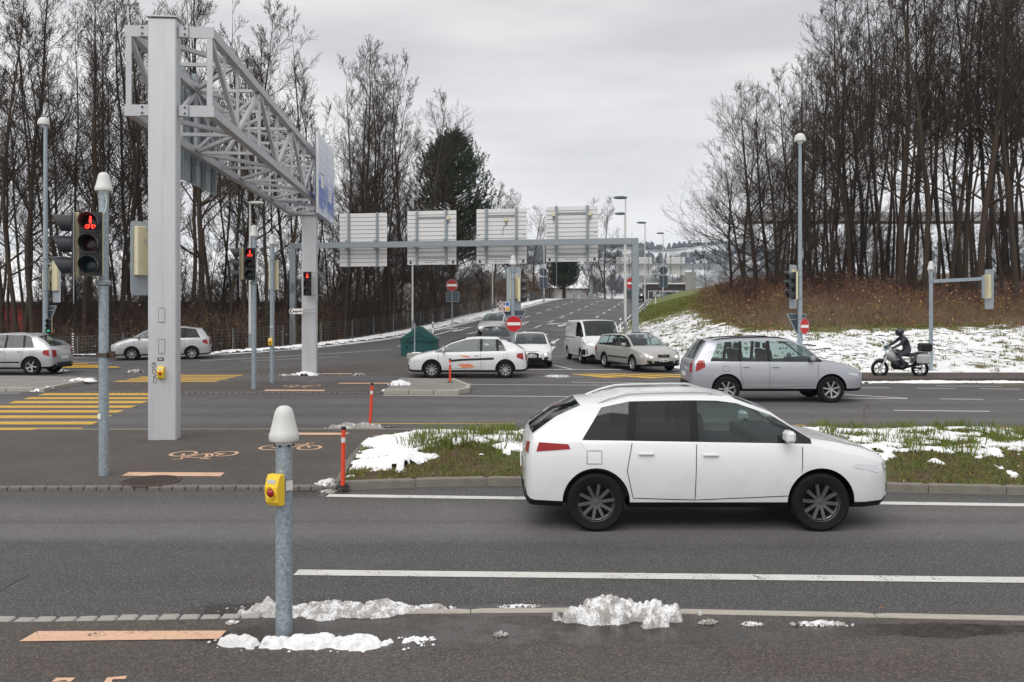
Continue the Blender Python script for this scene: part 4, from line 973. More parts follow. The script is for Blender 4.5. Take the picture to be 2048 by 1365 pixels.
for k, (x0, x1, yt, yb, cams) in enumerate([(677, 776, 427, 533.5, []), (813, 914, 422, 530, [(1.02, .86)]), (952, 1054, 418, 528, [(.28, .80)]), (1092, 1196, 413, 524, [(-1.05, .86), (1.05, .86)])]):
    xm = (x0+x1)/2; u = .5
    for it in range(30):      # sign plane: beam line moved .5 m away from the viewer
        p = A.lerp(B, u)+nrm*.55; u += (xm-(CX+F*p.x/p.y))/F*p.y/D.length
    p = A.lerp(B, u)+nrm*.55; d = p.y; w = (x1-x0)*d/F; z0 = CAMH+(YH-yb)/F*d; h = (yb-yt)*d/F
    back_board('white ribbed back of a road sign on the beam gantry, %s of four' % wrd[k], p, dn, w, z0, h, 13, (-.30*w, .30*w), zb, 'sign boards on the beam gantry', [(a*w/2.98, z0+h*b) for a, b in cams], k > 0)
# far gantry beyond the crest
A3 = Vector((PX(1183, 160), 160, 0)); B3 = Vector((PX(1386, 160), 160, 0)); za = zramp(160)+6.6; t = thing('beam_gantry', 'small distant gantry beyond the crest of the slip road', 'gantry', (A3.x, A3.y, zramp(160)-1)); D3 = B3-A3
MB().bar((0, 0, 0), (0, 0, 7.6), .4, .4, up=(0, 1, 0)).build('post', M['galvanised_grey'], t); MB().bar((D3.x, 0, -.5), (D3.x, 0, 7.6), .4, .4, up=(0, 1, 0)).build('post', M['galvanised_grey'], t); MB().bar((-.2, 0, 7.6), (D3.x+.2, 0, 7.6), .35, .35).build('beam', M['galvanised_grey'], t)
for k, (x0, x1, nm) in enumerate([(1232, 1266, 'left'), (1269, 1304, 'middle'), (1333, 1370, 'right')]):
    p = P((x0+x1)/2, 532, 160.6); w = (x1-x0)/F*160; back_board('pale ribbed sign back on the distant gantry, %s one' % nm, p, Vector((1, 0, 0)), w, CAMH+(YH-550)/F*160, 36/F*160, 8, (-.28*w, .28*w), za, 'sign boards on the distant gantry', beam=False)

# ------------------------------------------------------------------ signal poles further back
q = G(508, 778, .03); t = thing('traffic_light', 'signal pole showing red pedestrian and cycle light on the middle refuge', 'traffic light', q)
pole_part(t, .072, 4.62); cap_mb(.072, 4.62, .36).build('cap', M['cap_plastic'], t, 50); signal_head(t, (-.06, -.20, 3.78), (.15, -1), .325, 0, 'ped_bike'); signal_head(t, (-.42, -.04, 3.80), (-.96, -.27), .325, None, board=(.60, 1.75, -.05)); MB().lathe([(.073, 3.16), (.11, 3.18), (.11, 3.24), (.073, 3.28)], n=18).build('pole_collar', M['galvanised_grey'], t)
q = G(544.5, 766, .03); t = thing('traffic_light', 'grey pole with cream signal back and small yellow button on the middle refuge', 'traffic light', q)
pole_part(t, .075, 4.55); cap_mb(.075, 4.55, .34).build('cap', M['cap_plastic'], t, 50); signal_head(t, (.02, .20, 3.55), (.05, 1), .33, None)
for z in (4.03, 3.05): clamp(t, .075, z)
button_box(t, (-.02, -.07, 1.35), (-.2, -1), 1.15); TB((0, -.078, 1.85), (0, -1)).box((0, .001, 0), (.1, .003, .03)).build('sticker', M['sign_white'], t)
# centre pole behind the white hatchback
q = Vector((PX(1026, 33.6), 33.6, .02)); t = thing('traffic_light', 'signal pole with no entry sign standing before the white car on the ramp', 'traffic light', q)
pole_part(t, .075, 4.15); cap_mb(.075, 4.15, .36).build('cap', M['cap_plastic'], t, 50)
signal_head(t, (.03, .22, 3.32), (-.15, 1), .315, None, board=(.56, 1.72, -.13)); signal_head(t, (.30, .06, 3.18), (1, -.06), .30, None)
for z in (3.86, 3.58): clamp(t, .075, z)
round_sign(t, (.03, -.11, 1.88), (.12, -1), .315); tri_back(t, (.06, .12, 2.00), (0, 1), .92)
for k, z in enumerate((2.64, 2.44)):
    o_ = Vector((-.36, -.02, z)); p_ = MB().prism([o_+Vector(v) for v in ((-.24, 0, 0), (-.16, 0, .085), (.23, 0, .085), (.23, 0, -.085), (-.16, 0, -.085))], (0, .015, 0)).build('cycle_arrow_sign', M['sign_white'], t)
    mb = MB().prism([o_+Vector(v) for v in ((-.21, -.004, 0), (-.15, -.004, .065), (.06, -.004, .065), (.06, -.004, -.065), (-.15, -.004, -.065))], (0, .005, 0)); mb.build('brown_panel', M['brown_sign'], p_)
    MB().box(o_+Vector((.145, -.003, 0)), (.13, .006, .13)).build('square_panel', M['blue_sign' if k == 0 else 'amber'], p_); mb = MB()
    for sx in (-.05, .05): mb.lathe([(.022, -.007), (.036, -.007)], o_+Vector((-.06+sx, 0, -.02)), 10, 'y')
    mb.bar(o_+Vector((-.11, -.007, -.02)), o_+Vector((-.03, -.007, .03)), .004, .012).bar(o_+Vector((-.01, -.007, -.02)), o_+Vector((-.06, -.007, .03)), .004, .012); mb.build('cycle_print', M['sign_white'], p_)
# right lamp post with signal + no entry
def dome_lamp(t, h, r, side=0):
    pole_part(t, r, h-.25, 'galvanised', r*.62); c = Vector((side, 0, h-.22))
    MB().lathe([(.03, -.12), (.09, -.10), (.11, -.02), (.235, .0), (.24, .05), (.225, .15), (.18, .25), (.10, .32), (0, .345)], c, 24).build('lamp_head', M['cap_plastic'], t, 50); MB().lathe([(0, -.03), (.13, -.03), (.215, -.004)], c, 20).build('lamp_glass', M['lens_clear'], t, 50)
q = GT(1600, 717); q = Vector((PX(1600, 36.8), 36.8, tz(PX(1600, 36.8), 36.8))); t = thing('street_lamp', 'tall galvanised lamp post with dome, signal head and oval looking no entry sign', 'street lamp', q)
dome_lamp(t, 9.75-q.z, .105); zz = lambda y: CAMH+(YH-y)/F*36.8-q.z
signal_head(t, (-.24, .15, zz(568)), (-.75, .66), .40, None, board=(.72, 1.85, -.12)); signal_head(t, (-.30, -.08, zz(572)), (-.97, -.25), .38, None)
for y in (540, 554, 598): clamp(t, .095, zz(y))
round_sign(t, (.13, -.16, zz(653)), (.616, -.788), .34); tri_back(t, (-.10, .10, zz(648)), (-.3, 1), .95)
# arm pole at the far right
q = Vector((PX(1862, 34.2), 34.2, tz(PX(1862, 34.2), 34.2))); t = thing('traffic_light', 'galvanised pole with side arm carrying a signal in front of the snowy bank', 'traffic light', q); zz = lambda y: CAMH+(YH-y)/F*34.2-q.z
pole_part(t, .075, zz(540)); cap_mb(.075, zz(540), .34).build('cap', M['cap_plastic'], t, 50); MB().bar((.05, 0, zz(563)), (1.98, -.1, zz(558)), .07, .13).build('arm', M['galvanised'], t); clamp(t, .08, zz(563)); MB().bar((1.98, -.1, zz(597)), (1.98, -.1, zz(551)), .07, .09).build('arm_end', M['galvanised'], t)
signal_head(t, (2.22, -.10, zz(574)), (1, .12), .31, None, board=(.52, 1.55, -.10)); MB().path([(.06, 0, zz(558)), (.16, 0, zz(556)), (.16, 0, zz(546))], .015).build('sign_stem', M['galvanised'], t); TB((.17, -.02, zz(531)), (.9, -.45)).prism([(0, 0, .31), (.31, 0, 0), (0, 0, -.31), (-.31, 0, 0)], (0, .015, 0)).build('diamond_sign_back', M['board_grey'], t)
# lamp post with signals at the far left
q = Vector((PX(91, 37), 37, 0)); t = thing('street_lamp', 'tall dome topped lamp post with cream signals at the left edge', 'street lamp', q); zz = lambda y: CAMH+(YH-y)/F*37
dome_lamp(t, zz(240), .12, -.08); signal_head(t, (.42, .10, zz(552)), (.55, .84), .42, None, board=(.62, 1.95, -.15)); signal_head(t, (-.10, .16, zz(558)), (-.9, .4), .32, None)
for y in (520, 537, 582): clamp(t, .11, zz(y))
tri_back(t, (.14, .10, zz(628)), (.4, 1), .75); signal_head(t, (.22, -.14, zz(652)), (.1, -1), .20, 2, 'bike', 'light_green'); MB().box((.26, -.1, zz(677)), (.24, .1, .16)).build('control_box', M['cream'], t)
q = Vector((PX(500, 49.5), 49.5, tz(PX(500, 49.5), 49.5))); t = thing('street_lamp', 'slim pale lamp post with flat head before the left wood', 'street lamp', q)
def flat_lamp(t, h, side, r=.085, mat='cap_plastic'):
    pole_part(t, r, h, 'cap_plastic', r*.6); MB().tube((0, 0, -.05), (0, 0, .9), r*1.25, n=16).build('base_sleeve', M['galvanised_grey'], t, 60)
    mb = MB(); n = 18; prof = [(-.10, .55), (-.06, .95), (.0, 1), (.05, .85), (.085, .45)]; vs = []; c = Vector((side*.33, 0, h+.02))
    for z, k in prof:
        for i in range(n): a = 2*pi*i/n; vs.append(c+Vector((.46*k*cos(a), .2*k*sin(a), z)))
    fs = [(a*n+i, a*n+(i+1) % n, (a+1)*n+(i+1) % n, (a+1)*n+i) for a in range(len(prof)-1) for i in range(n)]+[tuple(range(n-1, -1, -1)), tuple(range(4*n, 5*n))]
    mb.add(vs, fs); mb.build('lamp_head', M[mat], t, 50)
flat_lamp(t, 8.5-q.z, 1)
GLR = 'lamp posts along the right edge of the slip road'; GLL = 'lamp posts along the left edge of the slip road'
for k, (px, d, yt, nm) in enumerate([(1251, 57, 396, 'nearest'), (1249.5, 67, 428, 'second'), (1290, 84, 446, 'third'), (1326, 105, 467, 'farthest')]):
    x = PX(px, d); q = Vector((x, d, tz(x, d))); t = thing('street_lamp', 'grey flat headed lamp post on the right of the slip road, %s of four' % nm, 'street lamp', q, 0, GLR); flat_lamp(t, CAMH+(YH-yt)/F*d-q.z, -1, .075, 'sign_back')
for k, (px, d, h, nm) in enumerate([(825, 60.5, 7.6, 'nearest, below the second sign board'), (985, 86, 8.2, 'second, below the third sign board'), (1088, 111, 8.3, 'third, left of the last sign board'), (1148, 137, 8.2, 'farthest, below the last sign board')]):
    x = PX(px, d); q = Vector((x, d, tz(x, d))); t = thing('street_lamp', 'slim white lamp post on the left verge, %s' % nm, 'street lamp', q, 0, GLL); flat_lamp(t, h, 1, .075)
# sign posts on the ramp verge
def sign_post(label, px, d, ybase, build, h):
    x = PX(px, d); q = Vector((x, d, tz(x, d))); t = thing('road_sign', label, 'road sign', q); pole_part(t, .035, h); build(t, lambda y: CAMH+(YH-y)/F*d-q.z); return t
d = 68; sign_post('faded no entry sign above a grey plate on the left verge', 904, d, 645, lambda t, z: (round_sign(t, (0, -.05, z(571)), (0, -1), .46, 'sign_red_old'), plate_back(t, (.05, .05, z(594)), (0, 1), 1.0, .75)), 3.6)
d = 100; sign_post('dark round sign back over a square plate beside the third white lamp post', 1087, d, 606, lambda t, z: (TB((0, .06, z(545)), (0, 1)).lathe([(0, .0), (.45, .0), (.46, .03), (.43, .03)], n=24, axis='y').build('round_back', M['sign_back'], t), plate_back(t, (0, .06, z(566)), (0, 1), .95, 1.3)), 4.9)
d = 100; sign_post('dark round sign back over a square plate by the farthest grey lamp', 1327, d, 605, lambda t, z: (TB((0, .06, z(541)), (0, 1)).lathe([(0, .0), (.48, .0), (.49, .03), (.46, .03)], n=24, axis='y').build('round_back', M['sign_back'], t), plate_back(t, (0, .06, z(563)), (0, 1), 1.0, 1.3)), 4.9)
d = 72; sign_post('red no entry sign half hidden behind the beam gantry post', 1264, d, 640, lambda t, z: (round_sign(t, (0, -.06, z(567)), (0, -1), .5), plate_back(t, (0, .05, z(590)), (0, 1), .9, .8)), 5.0)
d = 125; sign_post('plain thin grey post on the left verge between the last two white lamps', 1113, d, 604, lambda t, z: None, 5.2)
# delineator posts
def delineator(label, px, d, h=1.0):
    x = PX(px, d); q = Vector((x, d, tz(x, d))); t = thing('delineator_post', label, 'delineator', q, 0, 'black and white delineator posts'); w = .12
    MB().prism([(-w/2, -.05, -.1), (w/2, -.05, -.1), (0, .06, -.1)], (0, 0, h*.62+.1)).build('post', M['sign_white'], t); MB().prism([(-w/2, -.05, h*.62), (w/2, -.05, h*.62), (0, .06, h*.62)], (0, 0, h*.24)).build('black_band', M['sign_black'], t)
    MB().add([(-w/2, -.05, h*.86), (w/2, -.05, h*.86), (0, .06, h*.86), (-w/2, -.05, h*.95), (w/2, -.05, h), (0, .06, h)], [(0, 1, 2), (3, 4, 5), (0, 1, 4, 3), (1, 2, 5, 4), (2, 0, 3, 5)]).build('top', M['sign_white'], t); MB().box((.01, -.053, h*.74), (.05, .006, .16)).build('reflector', M['cap_plastic'], t)
for px, d, l in [(866, 57.5, 'delineator post on the snowy left verge right of the green bin'), (1056, 100, 'delineator post on the left verge near the round sign back'), (1240.5, 61, 'delineator post beside the nearest grey lamp on the right'), (1311, 97, 'delineator post on the grass edge near the far grey lamps'), (1158, 140, 'tiny delineator post at the crest right of the last white lamp')]: delineator(l, px, d, 1.05 if d < 90 else 1.3)
q = Vector((PX(146, 44.6), 44.6, tz(PX(146, 44.6), 44.6))); t = thing('marker_post', 'slim black and white banded marker at the wire fence', 'marker', q); MB().tube((0, 0, 0), (0, 0, 1.25), .05, n=10).build('post', M['sign_black'], t)
for k in range(9): MB().tube((0, 0, .12+k*.13), (0, 0, .17+k*.13), .055, n=10).build('white_band', M['sign_white'], t)
# orange flexible posts
def flexpost(label, b, h, lean, r=.035):
    t = thing('flexible_post', label, 'flexible post', b, 0, 'orange flexible posts'); top = Vector((lean, 0, h)); k = lambda u: top*u
    MB().tube((0, 0, -.02), k(.74), r, n=16).build('lower_tube', M['orange_post'], t, 60); MB().tube(k(.74), k(.82), r*1.04, n=16).build('reflective_band', M['sign_panel'], t, 60); MB().tube(k(.82), k(.95), r, n=16).build('upper_tube', M['orange_post'], t, 60); MB().tube(k(.95), k(1), r*1.12, n=16).build('cap', M['signal_black'], t, 60)
    MB().lathe([(.0, .02), (.07, .02), (.09, 0)], n=16).build('foot', M['plastic_black'], t)
flexpost('orange flexible post at the corner of the grass median', G(685.5, 974, .06), .80, .012, .0285); flexpost('leaning orange flexible post in the brown slush bank', G(740, 853, .0), .90, .045, .031); flexpost('orange flexible post on the small paved island', G(900, 765, .12), .76, .0, .035); flexpost('orange flexible post behind the bonnet of the white hatchback', Vector((PX(893, 36), 36, .0)), 1.02, 0, .04)
# green grit bin + portable sign post
q = GT(838, 713); t = thing('grit_bin', 'dark green gabled grit bin on the asphalt before the slip road', 'grit bin', (q.x, q.y, q.z), 0); w, h, hs, dp = .92, 1.52, .82, .9
MB().prism([(-w, 0, 0), (w, 0, 0), (w+.03, 0, hs), (-w-.03, 0, hs)], (0, dp, 0)).build('body', M['bin_green'], t)
MB().prism([(-w-.06, -.05, hs-.02), (w+.06, -.05, hs-.02), (w+.06, -.05, hs+.06), (.14, -.05, h-.04), (0, -.05, h), (-.14, -.05, h-.04), (-w-.06, -.05, hs+.06)], (0, dp+.1, 0)).build('gabled_lid', M['bin_green'], t)
mb = MB()
for s_ in (-1, 1): mb.bar((s_*.70, -.07, hs+.05), (s_*.12, -.07, h-.42), .05, .07, up=(0, 1, 0)); mb.bar((s_*.75, -.07, .78), (s_*.30, -.07, .78), .05, .06, up=(0, 1, 0)); mb.bar((s_*.15, -.07, hs), (s_*.05, -.07, h-.25), .05, .06, up=(0, 1, 0))
mb.build('moulded_ribs', M['bin_green'], t); MB().box((0, -.01, .35), (1.35, .04, .45)).build('front_panel', M['bin_green'], t); MB().box((-.62, -.03, .45), (.06, .04, .16)).build('latch', M['plastic_black'], t)
q = GT(836, 716); t = thing('portable_post', 'thin grey post in a concrete foot before the green bin', 'post', (q.x, q.y-1.5, q.z)); pole_part(t, .035, 1.75); MB().box((0, 0, .15), (.72, .5, .3), bev=.04).build('concrete_foot', M['concrete'], t); MB().box((.1, -.05, .32), (.45, .3, .05), bev=.02).build('snow_cap', M['snow'], t)
# wire fence on the left verge
fx = []
for k in range(30):
    Y = 45.6+k*.0; 
pts = [(-42+k*2.4, 45.9) for k in range(10)]+[(Ledge(Y)-2.6, Y) for Y in np.arange(48.5, 132, 2.8)]
t = thing('wire_fence', 'low wire mesh fence along the edge of the left wood', 'fence', (pts[0][0], pts[0][1], 0)); o_ = Vector((pts[0][0], pts[0][1], 0)); PT = [Vector((x, y, tz(x, y)))-o_ for x, y in pts]
pm = MB().tube((0, 0, -.1), (0, 0, 1.25), .018, n=6).mesh('fence_post', M['galvanised_grey'])
for p in PT: link('fence_post', pm, t, p)
V0, V1 = [], []
for a, b in zip(PT, PT[1:]):
    for k in range(7): z = UP*(.12+k*.18); V0.append(a+z); V1.append(b+z)
    for k in range(14): u = (k+.5)/14; m_ = a.lerp(b, u); V0.append(m_+UP*.1); V1.append(m_+UP*1.2)
V, Fc = tubes_np([tuple(v) for v in V0], [tuple(v) for v in V1], [.0035]*len(V0), [.0035]*len(V0)); tag(link('wire_mesh', np_mesh('wire_mesh', V, Fc, M['galvanised_grey']), t), kind='stuff')
# guard rail at the crest
t = thing('guard_rail', 'grey steel guard rail at the crest left of the slip road', 'guard rail', (Ledge(142)-.8, 142, zramp(142))); o_ = Vector(t.location); mb = MB(); gpz = [Vector((Ledge(Y)-.8, Y, zramp(Y)+.65))-o_ for Y in range(142, 200, 4)]
for a, b in zip(gpz, gpz[1:]): mb.bar(a, b, .06, .32)
mb.build('rail', M['galvanised'], t); pm = MB().box((0, 0, -.4), (.1, .1, .8)).mesh('rail_post', M['galvanised_grey'])
for p in gpz: link('rail_post', pm, t, p)
# ------------------------------------------------------------------ bare trees
def rv(rg, k): return Vector((rg.gauss(0, k), rg.gauss(0, k), rg.gauss(0, k)))
def gen_tree(seed, H, clear, spread, r0, n1, rise=.55, fork=0, wob=.045, dens=1.12, lean=(0, 0)):
    rg = random.Random(seed); T = []; C = []
    def grow(p, d, ln, r, lv):
        ns = (0, 6, 4, 3, 2)[lv]; out = T if (lv == 1 and r > .03) else C; st = ln/ns
        for i in range(ns):
            d = (d+rv(rg, (.0, .085, .11, .13, .15)[lv])+UP*(.0, .075, .05, .04, .03)[lv]).normalized(); q = p+d*st; r1 = max(.0085, r*(1-.8/ns)) if i < ns-1 else max(.006, r*.3)
            out.append((p, q, r, r1)); p, r = q, r1
            if lv < 4 and (i > 0 or lv > 1):
                for c in range(int(dens*(0, 1.35, 1.15, .95)[lv]+rg.random())):
                    ax = d.cross(Vector((rg.gauss(0, 1), rg.gauss(0, 1), rg.gauss(0, 1)))).normalized(); a = radians(rg.uniform(24, 52))
                    dd = (d*cos(a)+ax*sin(a)); dd = (dd+UP*.18).normalized()
                    grow(p, dd, ln*rg.uniform(.34, .62)*(1-.35*i/ns), max(.008, r*.62), lv+1)
    stems = [(Vector((0, 0, -.3)), Vector((lean[0], lean[1], 1)).normalized(), H, r0)]
    if fork: stems = [(Vector((0, 0, -.3)), Vector((lean[0]+.07, lean[1], 1)).normalized(), H, r0*.8), (Vector((.1, .1, -.3)), Vector((lean[0]-.12, lean[1]+.05, 1)).normalized(), H*.9, r0*.7)]
    for p, d, h, r in stems:
        ns = 16; st = h/ns; rr = r*1.25
        for i in range(ns):
            t = (i+1)/ns; d = (d+Vector((rg.gauss(0, wob), rg.gauss(0, wob), 0))+UP*.05).normalized(); q = p+d*st; r1 = r*max(.06, (1-t)**.75); T.append((p, q, rr, r1)); p, rr = q, r1
            if t > clear:
                k = n1/(ns*(1-clear))/len(stems)*1.25
                for c in range(int(k+rg.random())):
                    a = rg.uniform(0, 2*pi); u = (t-clear)/(1-clear); up = rise*rg.uniform(.7, 1.3)+.9*u
                    dd = Vector((cos(a), sin(a), up)).normalized(); ln = H*spread*(1.05-.72*u)*rg.uniform(.6, 1.2); grow(p-d*st*rg.random(), dd, ln, max(.02, r1*rg.uniform(.34, .6)), 1)
            elif rg.random() < .3 and t > .12:
                a = rg.uniform(0, 2*pi); grow(p, Vector((cos(a), sin(a), .5)).normalized(), H*.09, .02, 2)
    return T, C
def tree_mesh(name, segs, sides, mat):
    P0 = [tuple(s[0]) for s in segs]; P1 = [tuple(s[1]) for s in segs]; V, Fc = tubes_np(P0, P1, [s[2] for s in segs], [s[3]*1.02 for s in segs], sides); return np_mesh(name, V, Fc, mat, smooth=True)
PROTO = {}
SPEC = {'tall_a': (11, 24, .34, .20, .175, 25, .55, 0, .045, 1.12), 'tall_b': (12, 25, .42, .17, .165, 21, .55, 0, .045, 1.0), 'tall_c': (13, 23, .30, .23, .20, 25, .55, 0, .045, 1.14), 'tall_d': (14, 24, .46, .16, .145, 17, .55, 0, .045, .92), 'fork_a': (15, 23, .30, .20, .19, 28, .6, 1),
        'broad_a': (16, 19, .14, .37, .22, 25, .38), 'broad_b': (17, 18, .18, .34, .20, 25, .45, 1), 'slim_a': (18, 20, .40, .13, .10, 15, .9, 0, .045, .85), 'slim_b': (19, 19, .34, .14, .095, 15, .8, 0, .055, .85), 'small_a': (20, 10, .10, .40, .11, 20, .5), 'small_b': (21, 9, .05, .46, .09, 20, .4, 1)}
for k, a in SPEC.items():
    T, C = gen_tree(*a); PROTO[k] = (tree_mesh('trunk', T, 7, M['bark']), tree_mesh('crown', C, 3, M['twig']), a[1])
    if k in ('tall_b', 'tall_c'): PROTO[k][0].materials[0] = M['bark_red']
def tree(label, x, y, kind, h, group, cat='tree', lean=(0, 0), name='bare_tree', fat=1.0):
    tm, cm, H = PROTO[kind]; t = thing(name, label, cat, (x, y, tz(x, y)-.05), 0, group); t.rotation_euler = (lean[1], lean[0], random.uniform(0, 6.28)); s = h/H; t.scale = (s*fat, s*fat, s)
    link('trunk', tm, t); link('crown', cm, t); return t
ordn = ['first', 'second', 'third', 'fourth', 'fifth', 'sixth', 'seventh', 'eighth', 'ninth', 'tenth', 'eleventh', 'twelfth', 'thirteenth', 'fourteenth', 'fifteenth', 'sixteenth', 'seventeenth', 'eighteenth', 'nineteenth', 'twentieth', 'twenty-first', 'twenty-second', 'twenty-third', 'twenty-fourth', 'twenty-fifth', 'twenty-sixth']
def htop(d, ytop): return CAMH+(YH-ytop)/F*d
# front row of the left wood (pixel x of the trunk, distance, kind, pixel y of the crown top)
LW = [(8, 50, 'tall_c', -80), (42, 48, 'fork_a', -60), (74, 47.5, 'tall_a', -140), (106, 52, 'slim_a', -20), (166, 49, 'tall_c', -40), (180, 53, 'slim_b', 10), (236, 50, 'tall_b', -60), (262, 52, 'tall_d', -90), (292, 51, 'tall_a', -60), (384, 51, 'tall_b', -30), (404, 49.5, 'tall_c', -60), (432, 53, 'tall_d', -20), (458, 51, 'slim_a', 10), (492, 54, 'tall_a', 0), (532, 52, 'tall_d', 30), (568, 54, 'tall_b', 50), (600, 57, 'slim_b', 100), (648, 56, 'tall_d', 175), (688, 57, 'tall_b', 140), (712, 60, 'tall_c', 92), (745, 62, 'tall_b', 125), (766, 61, 'tall_d', 95), (782, 63, 'fork_a', 110), (842, 70, 'broad_a', 205), (872, 74, 'small_a', 330)]
for k, (px, d, kind, yt) in enumerate(LW):
    x = PX(px, d); tree('bare front tree of the left wood, %s trunk from the picture edge' % ordn[k], x, d, kind, htop(d, yt)-tz(x, d), 'trees of the left wood', lean=((.06, 0) if px == 782 else (0, 0)), fat=1.0)
rg = random.Random(41)
prof = [(0, -60), (430, -40), (520, 25), (600, 90), (650, 165), (700, 95), (780, 90), (850, 135), (900, 210), (930, 330), (1010, 385), (1060, 430), (1100, 440)]
gl = 'slender bare tree deep in the left wood behind the front row'
n = 0
while n < 36:
    px, d = rg.uniform(-60, 900), rg.uniform(57, 84); x = PX(px, d)
    if x > Ledge(d)-5 or (d > 70 and x < -14 and d < 99): continue
    yt = pw(prof, px)+rg.uniform(0, 90)+(60 if px < 700 else 0); tree(gl, x, d, rg.choice(['tall_a', 'tall_b', 'tall_d', 'slim_a', 'slim_b', 'tall_d', 'slim_b']), htop(d, yt)-tz(x, d), 'slender trees deep in the left wood'); n += 1
# smaller trees along the left verge up to the crest
for k, (px, d, kind, yt, lab) in enumerate([(905, 88, 'broad_b', 300, 'bare tree just behind the faded no entry sign'), (985, 104, 'broad_a', 378, 'bare spreading tree right of the pine behind the third sign board'), (1012, 108, 'broad_b', 385, 'twiggy bare tree between pine and third sign board'), (1066, 122, 'broad_a', 425, 'bare tree in the gap between the last two sign boards'), (1040, 118, 'small_a', 470, 'low bare tree below the third sign board'), (1100, 128, 'small_b', 500, 'bushy bare tree beside the thin grey post'), (1210, 150, 'broad_b', 395, 'bare spreading tree right of the last sign board'), (1175, 160, 'small_a', 505, 'small bare tree left of the distant gantry'), (1222, 185, 'small_b', 505, 'small bare tree behind the left boards of the distant gantry'), (1195, 175, 'small_a', 515, 'thin bare tree behind the guard rail'), (1313, 190, 'small_a', 520, 'bare tree behind the dark distant building'), (1345, 190, 'broad_b', 512, 'bare tree right of the distant building'), (1412, 165, 'broad_a', 500, 'lone spreading bare tree before the blue hill'), (1365, 210, 'small_b', 540, 'low bare tree behind the distant right sign board'), (1450, 120, 'small_a', 530, 'low bare tree at the left foot of the right wood'), (1478, 105, 'small_b', 520, 'bushy bare tree at the left foot of the right wood')]):
    x = PX(px, d); tree(lab, x, d, kind, htop(d, yt)-tz(x, d), 'small bare trees along the slip road')
# right wood
RW = [(1462, 74, 'broad_a', 330), (1488, 70, 'broad_b', 240), (1512, 66, 'broad_a', 195), (1536, 68, 'tall_c', 178), (1552, 62, 'broad_b', 200), (1578, 64, 'tall_a', 150), (1622, 60, 'tall_c', 112), (1642, 63, 'tall_d', 118), (1662, 58, 'tall_b', 70), (1682, 62, 'slim_a', 60), (1702, 56, 'tall_c', 5), (1722, 60, 'tall_a', 20), (1746, 55, 'slim_b', 30), (1768, 59, 'tall_d', -10), (1798, 54, 'tall_c', -50), (1822, 57, 'tall_b', -40), (1846, 52, 'tall_a', -60), (1876, 56, 'slim_a', -10), (1900, 54, 'tall_d', -60), (1928, 55, 'fork_a', -80), (1958, 51, 'tall_c', -90), (1984, 55, 'tall_b', -60), (2008, 53, 'slim_b', -50), (2032, 52, 'tall_a', -110), (2060, 54, 'tall_c', -100)]
for k, (px, d, kind, yt) in enumerate(RW):
    x = PX(px, d); tree('bare front tree of the right wood, %s trunk from its left end' % ordn[k], x, d, kind, (htop(d, yt)-tz(x, d))*(1.0+.16*sst(1640, 1800, px)), 'trees of the right wood', lean=((-.05, 0) if k == 4 else (.03, 0) if k == 14 else (0, 0)), fat=1.05)
n = 0; profr = [(1470, 330), (1530, 200), (1600, 150), (1660, 90), (1720, 10), (1800, -50), (2100, -120)]
while n < 66:
    px, d = rg.uniform(1500, 2180), rg.uniform(57, 98); x = PX(px, d)
    if x < Redge(d)+14: continue
    yt = pw(profr, px)+rg.uniform(-40, 100); tree('slender bare tree deep in the right wood behind the front row', x, d, rg.choice(['tall_d', 'slim_a', 'slim_b', 'slim_a', 'slim_b', 'tall_b']), htop(d, yt)-tz(x, d), 'slender trees deep in the right wood'); n += 1
for k, (px, d, kind, h) in enumerate(sorted([(655, 62, 'broad_b', 11), (690, 66, 'broad_a', 12.5), (722, 65, 'small_a', 9), (750, 70, 'broad_b', 12), (778, 68, 'small_b', 9), (800, 74, 'broad_a', 12), (826, 76, 'broad_b', 11), (664, 72, 'small_a', 10), (735, 76, 'broad_a', 13), (850, 80, 'broad_b', 11.5), (880, 84, 'small_a', 9), (615, 60, 'small_b', 8)])):
    x = PX(px, d); tree('twiggy bare tree in the brown thicket between gantry and pine, %s from left' % ordn[k], x, d, kind, h, 'twiggy trees between gantry and pine')
# understorey
for k in range(42):
    px = rg.uniform(-60, 1000) if k % 3 else rg.uniform(-40, 640); d = rg.uniform(47.5, 66) if px < 700 else rg.uniform(58, 100); x = PX(px, d)
    if x > Ledge(d)-3.2: continue
    tree('bare bushy sapling in the scrub of the left wood', x, d, rg.choice(['small_a', 'small_b']), rg.uniform(4.0, 8.5), 'saplings in the left scrub', name='bare_sapling')
for k in range(16):
    px = rg.uniform(1480, 2090); d = rg.uniform(53, 66); x = PX(px, d)
    if x < Redge(d)+10: continue
    tree('bare bushy sapling among the trunks of the right wood', x, d, rg.choice(['small_a', 'small_b']), rg.uniform(4.0, 8), 'saplings in the right wood', name='bare_sapling')
for k in range(22):
    px = rg.uniform(1395, 1990); d = rg.uniform(50, 74); x = PX(px, d); t_ = min((x-Redge(d))*1.6, d-BANKY)
    if t_ < 10: continue
    tree('low bare shrub standing out of the red scrub on the right bank', x, d, rg.choice(['small_a', 'small_b']), rg.uniform(1.8, 3.6), 'low shrubs in the red scrub', name='bare_shrub', cat='shrub')
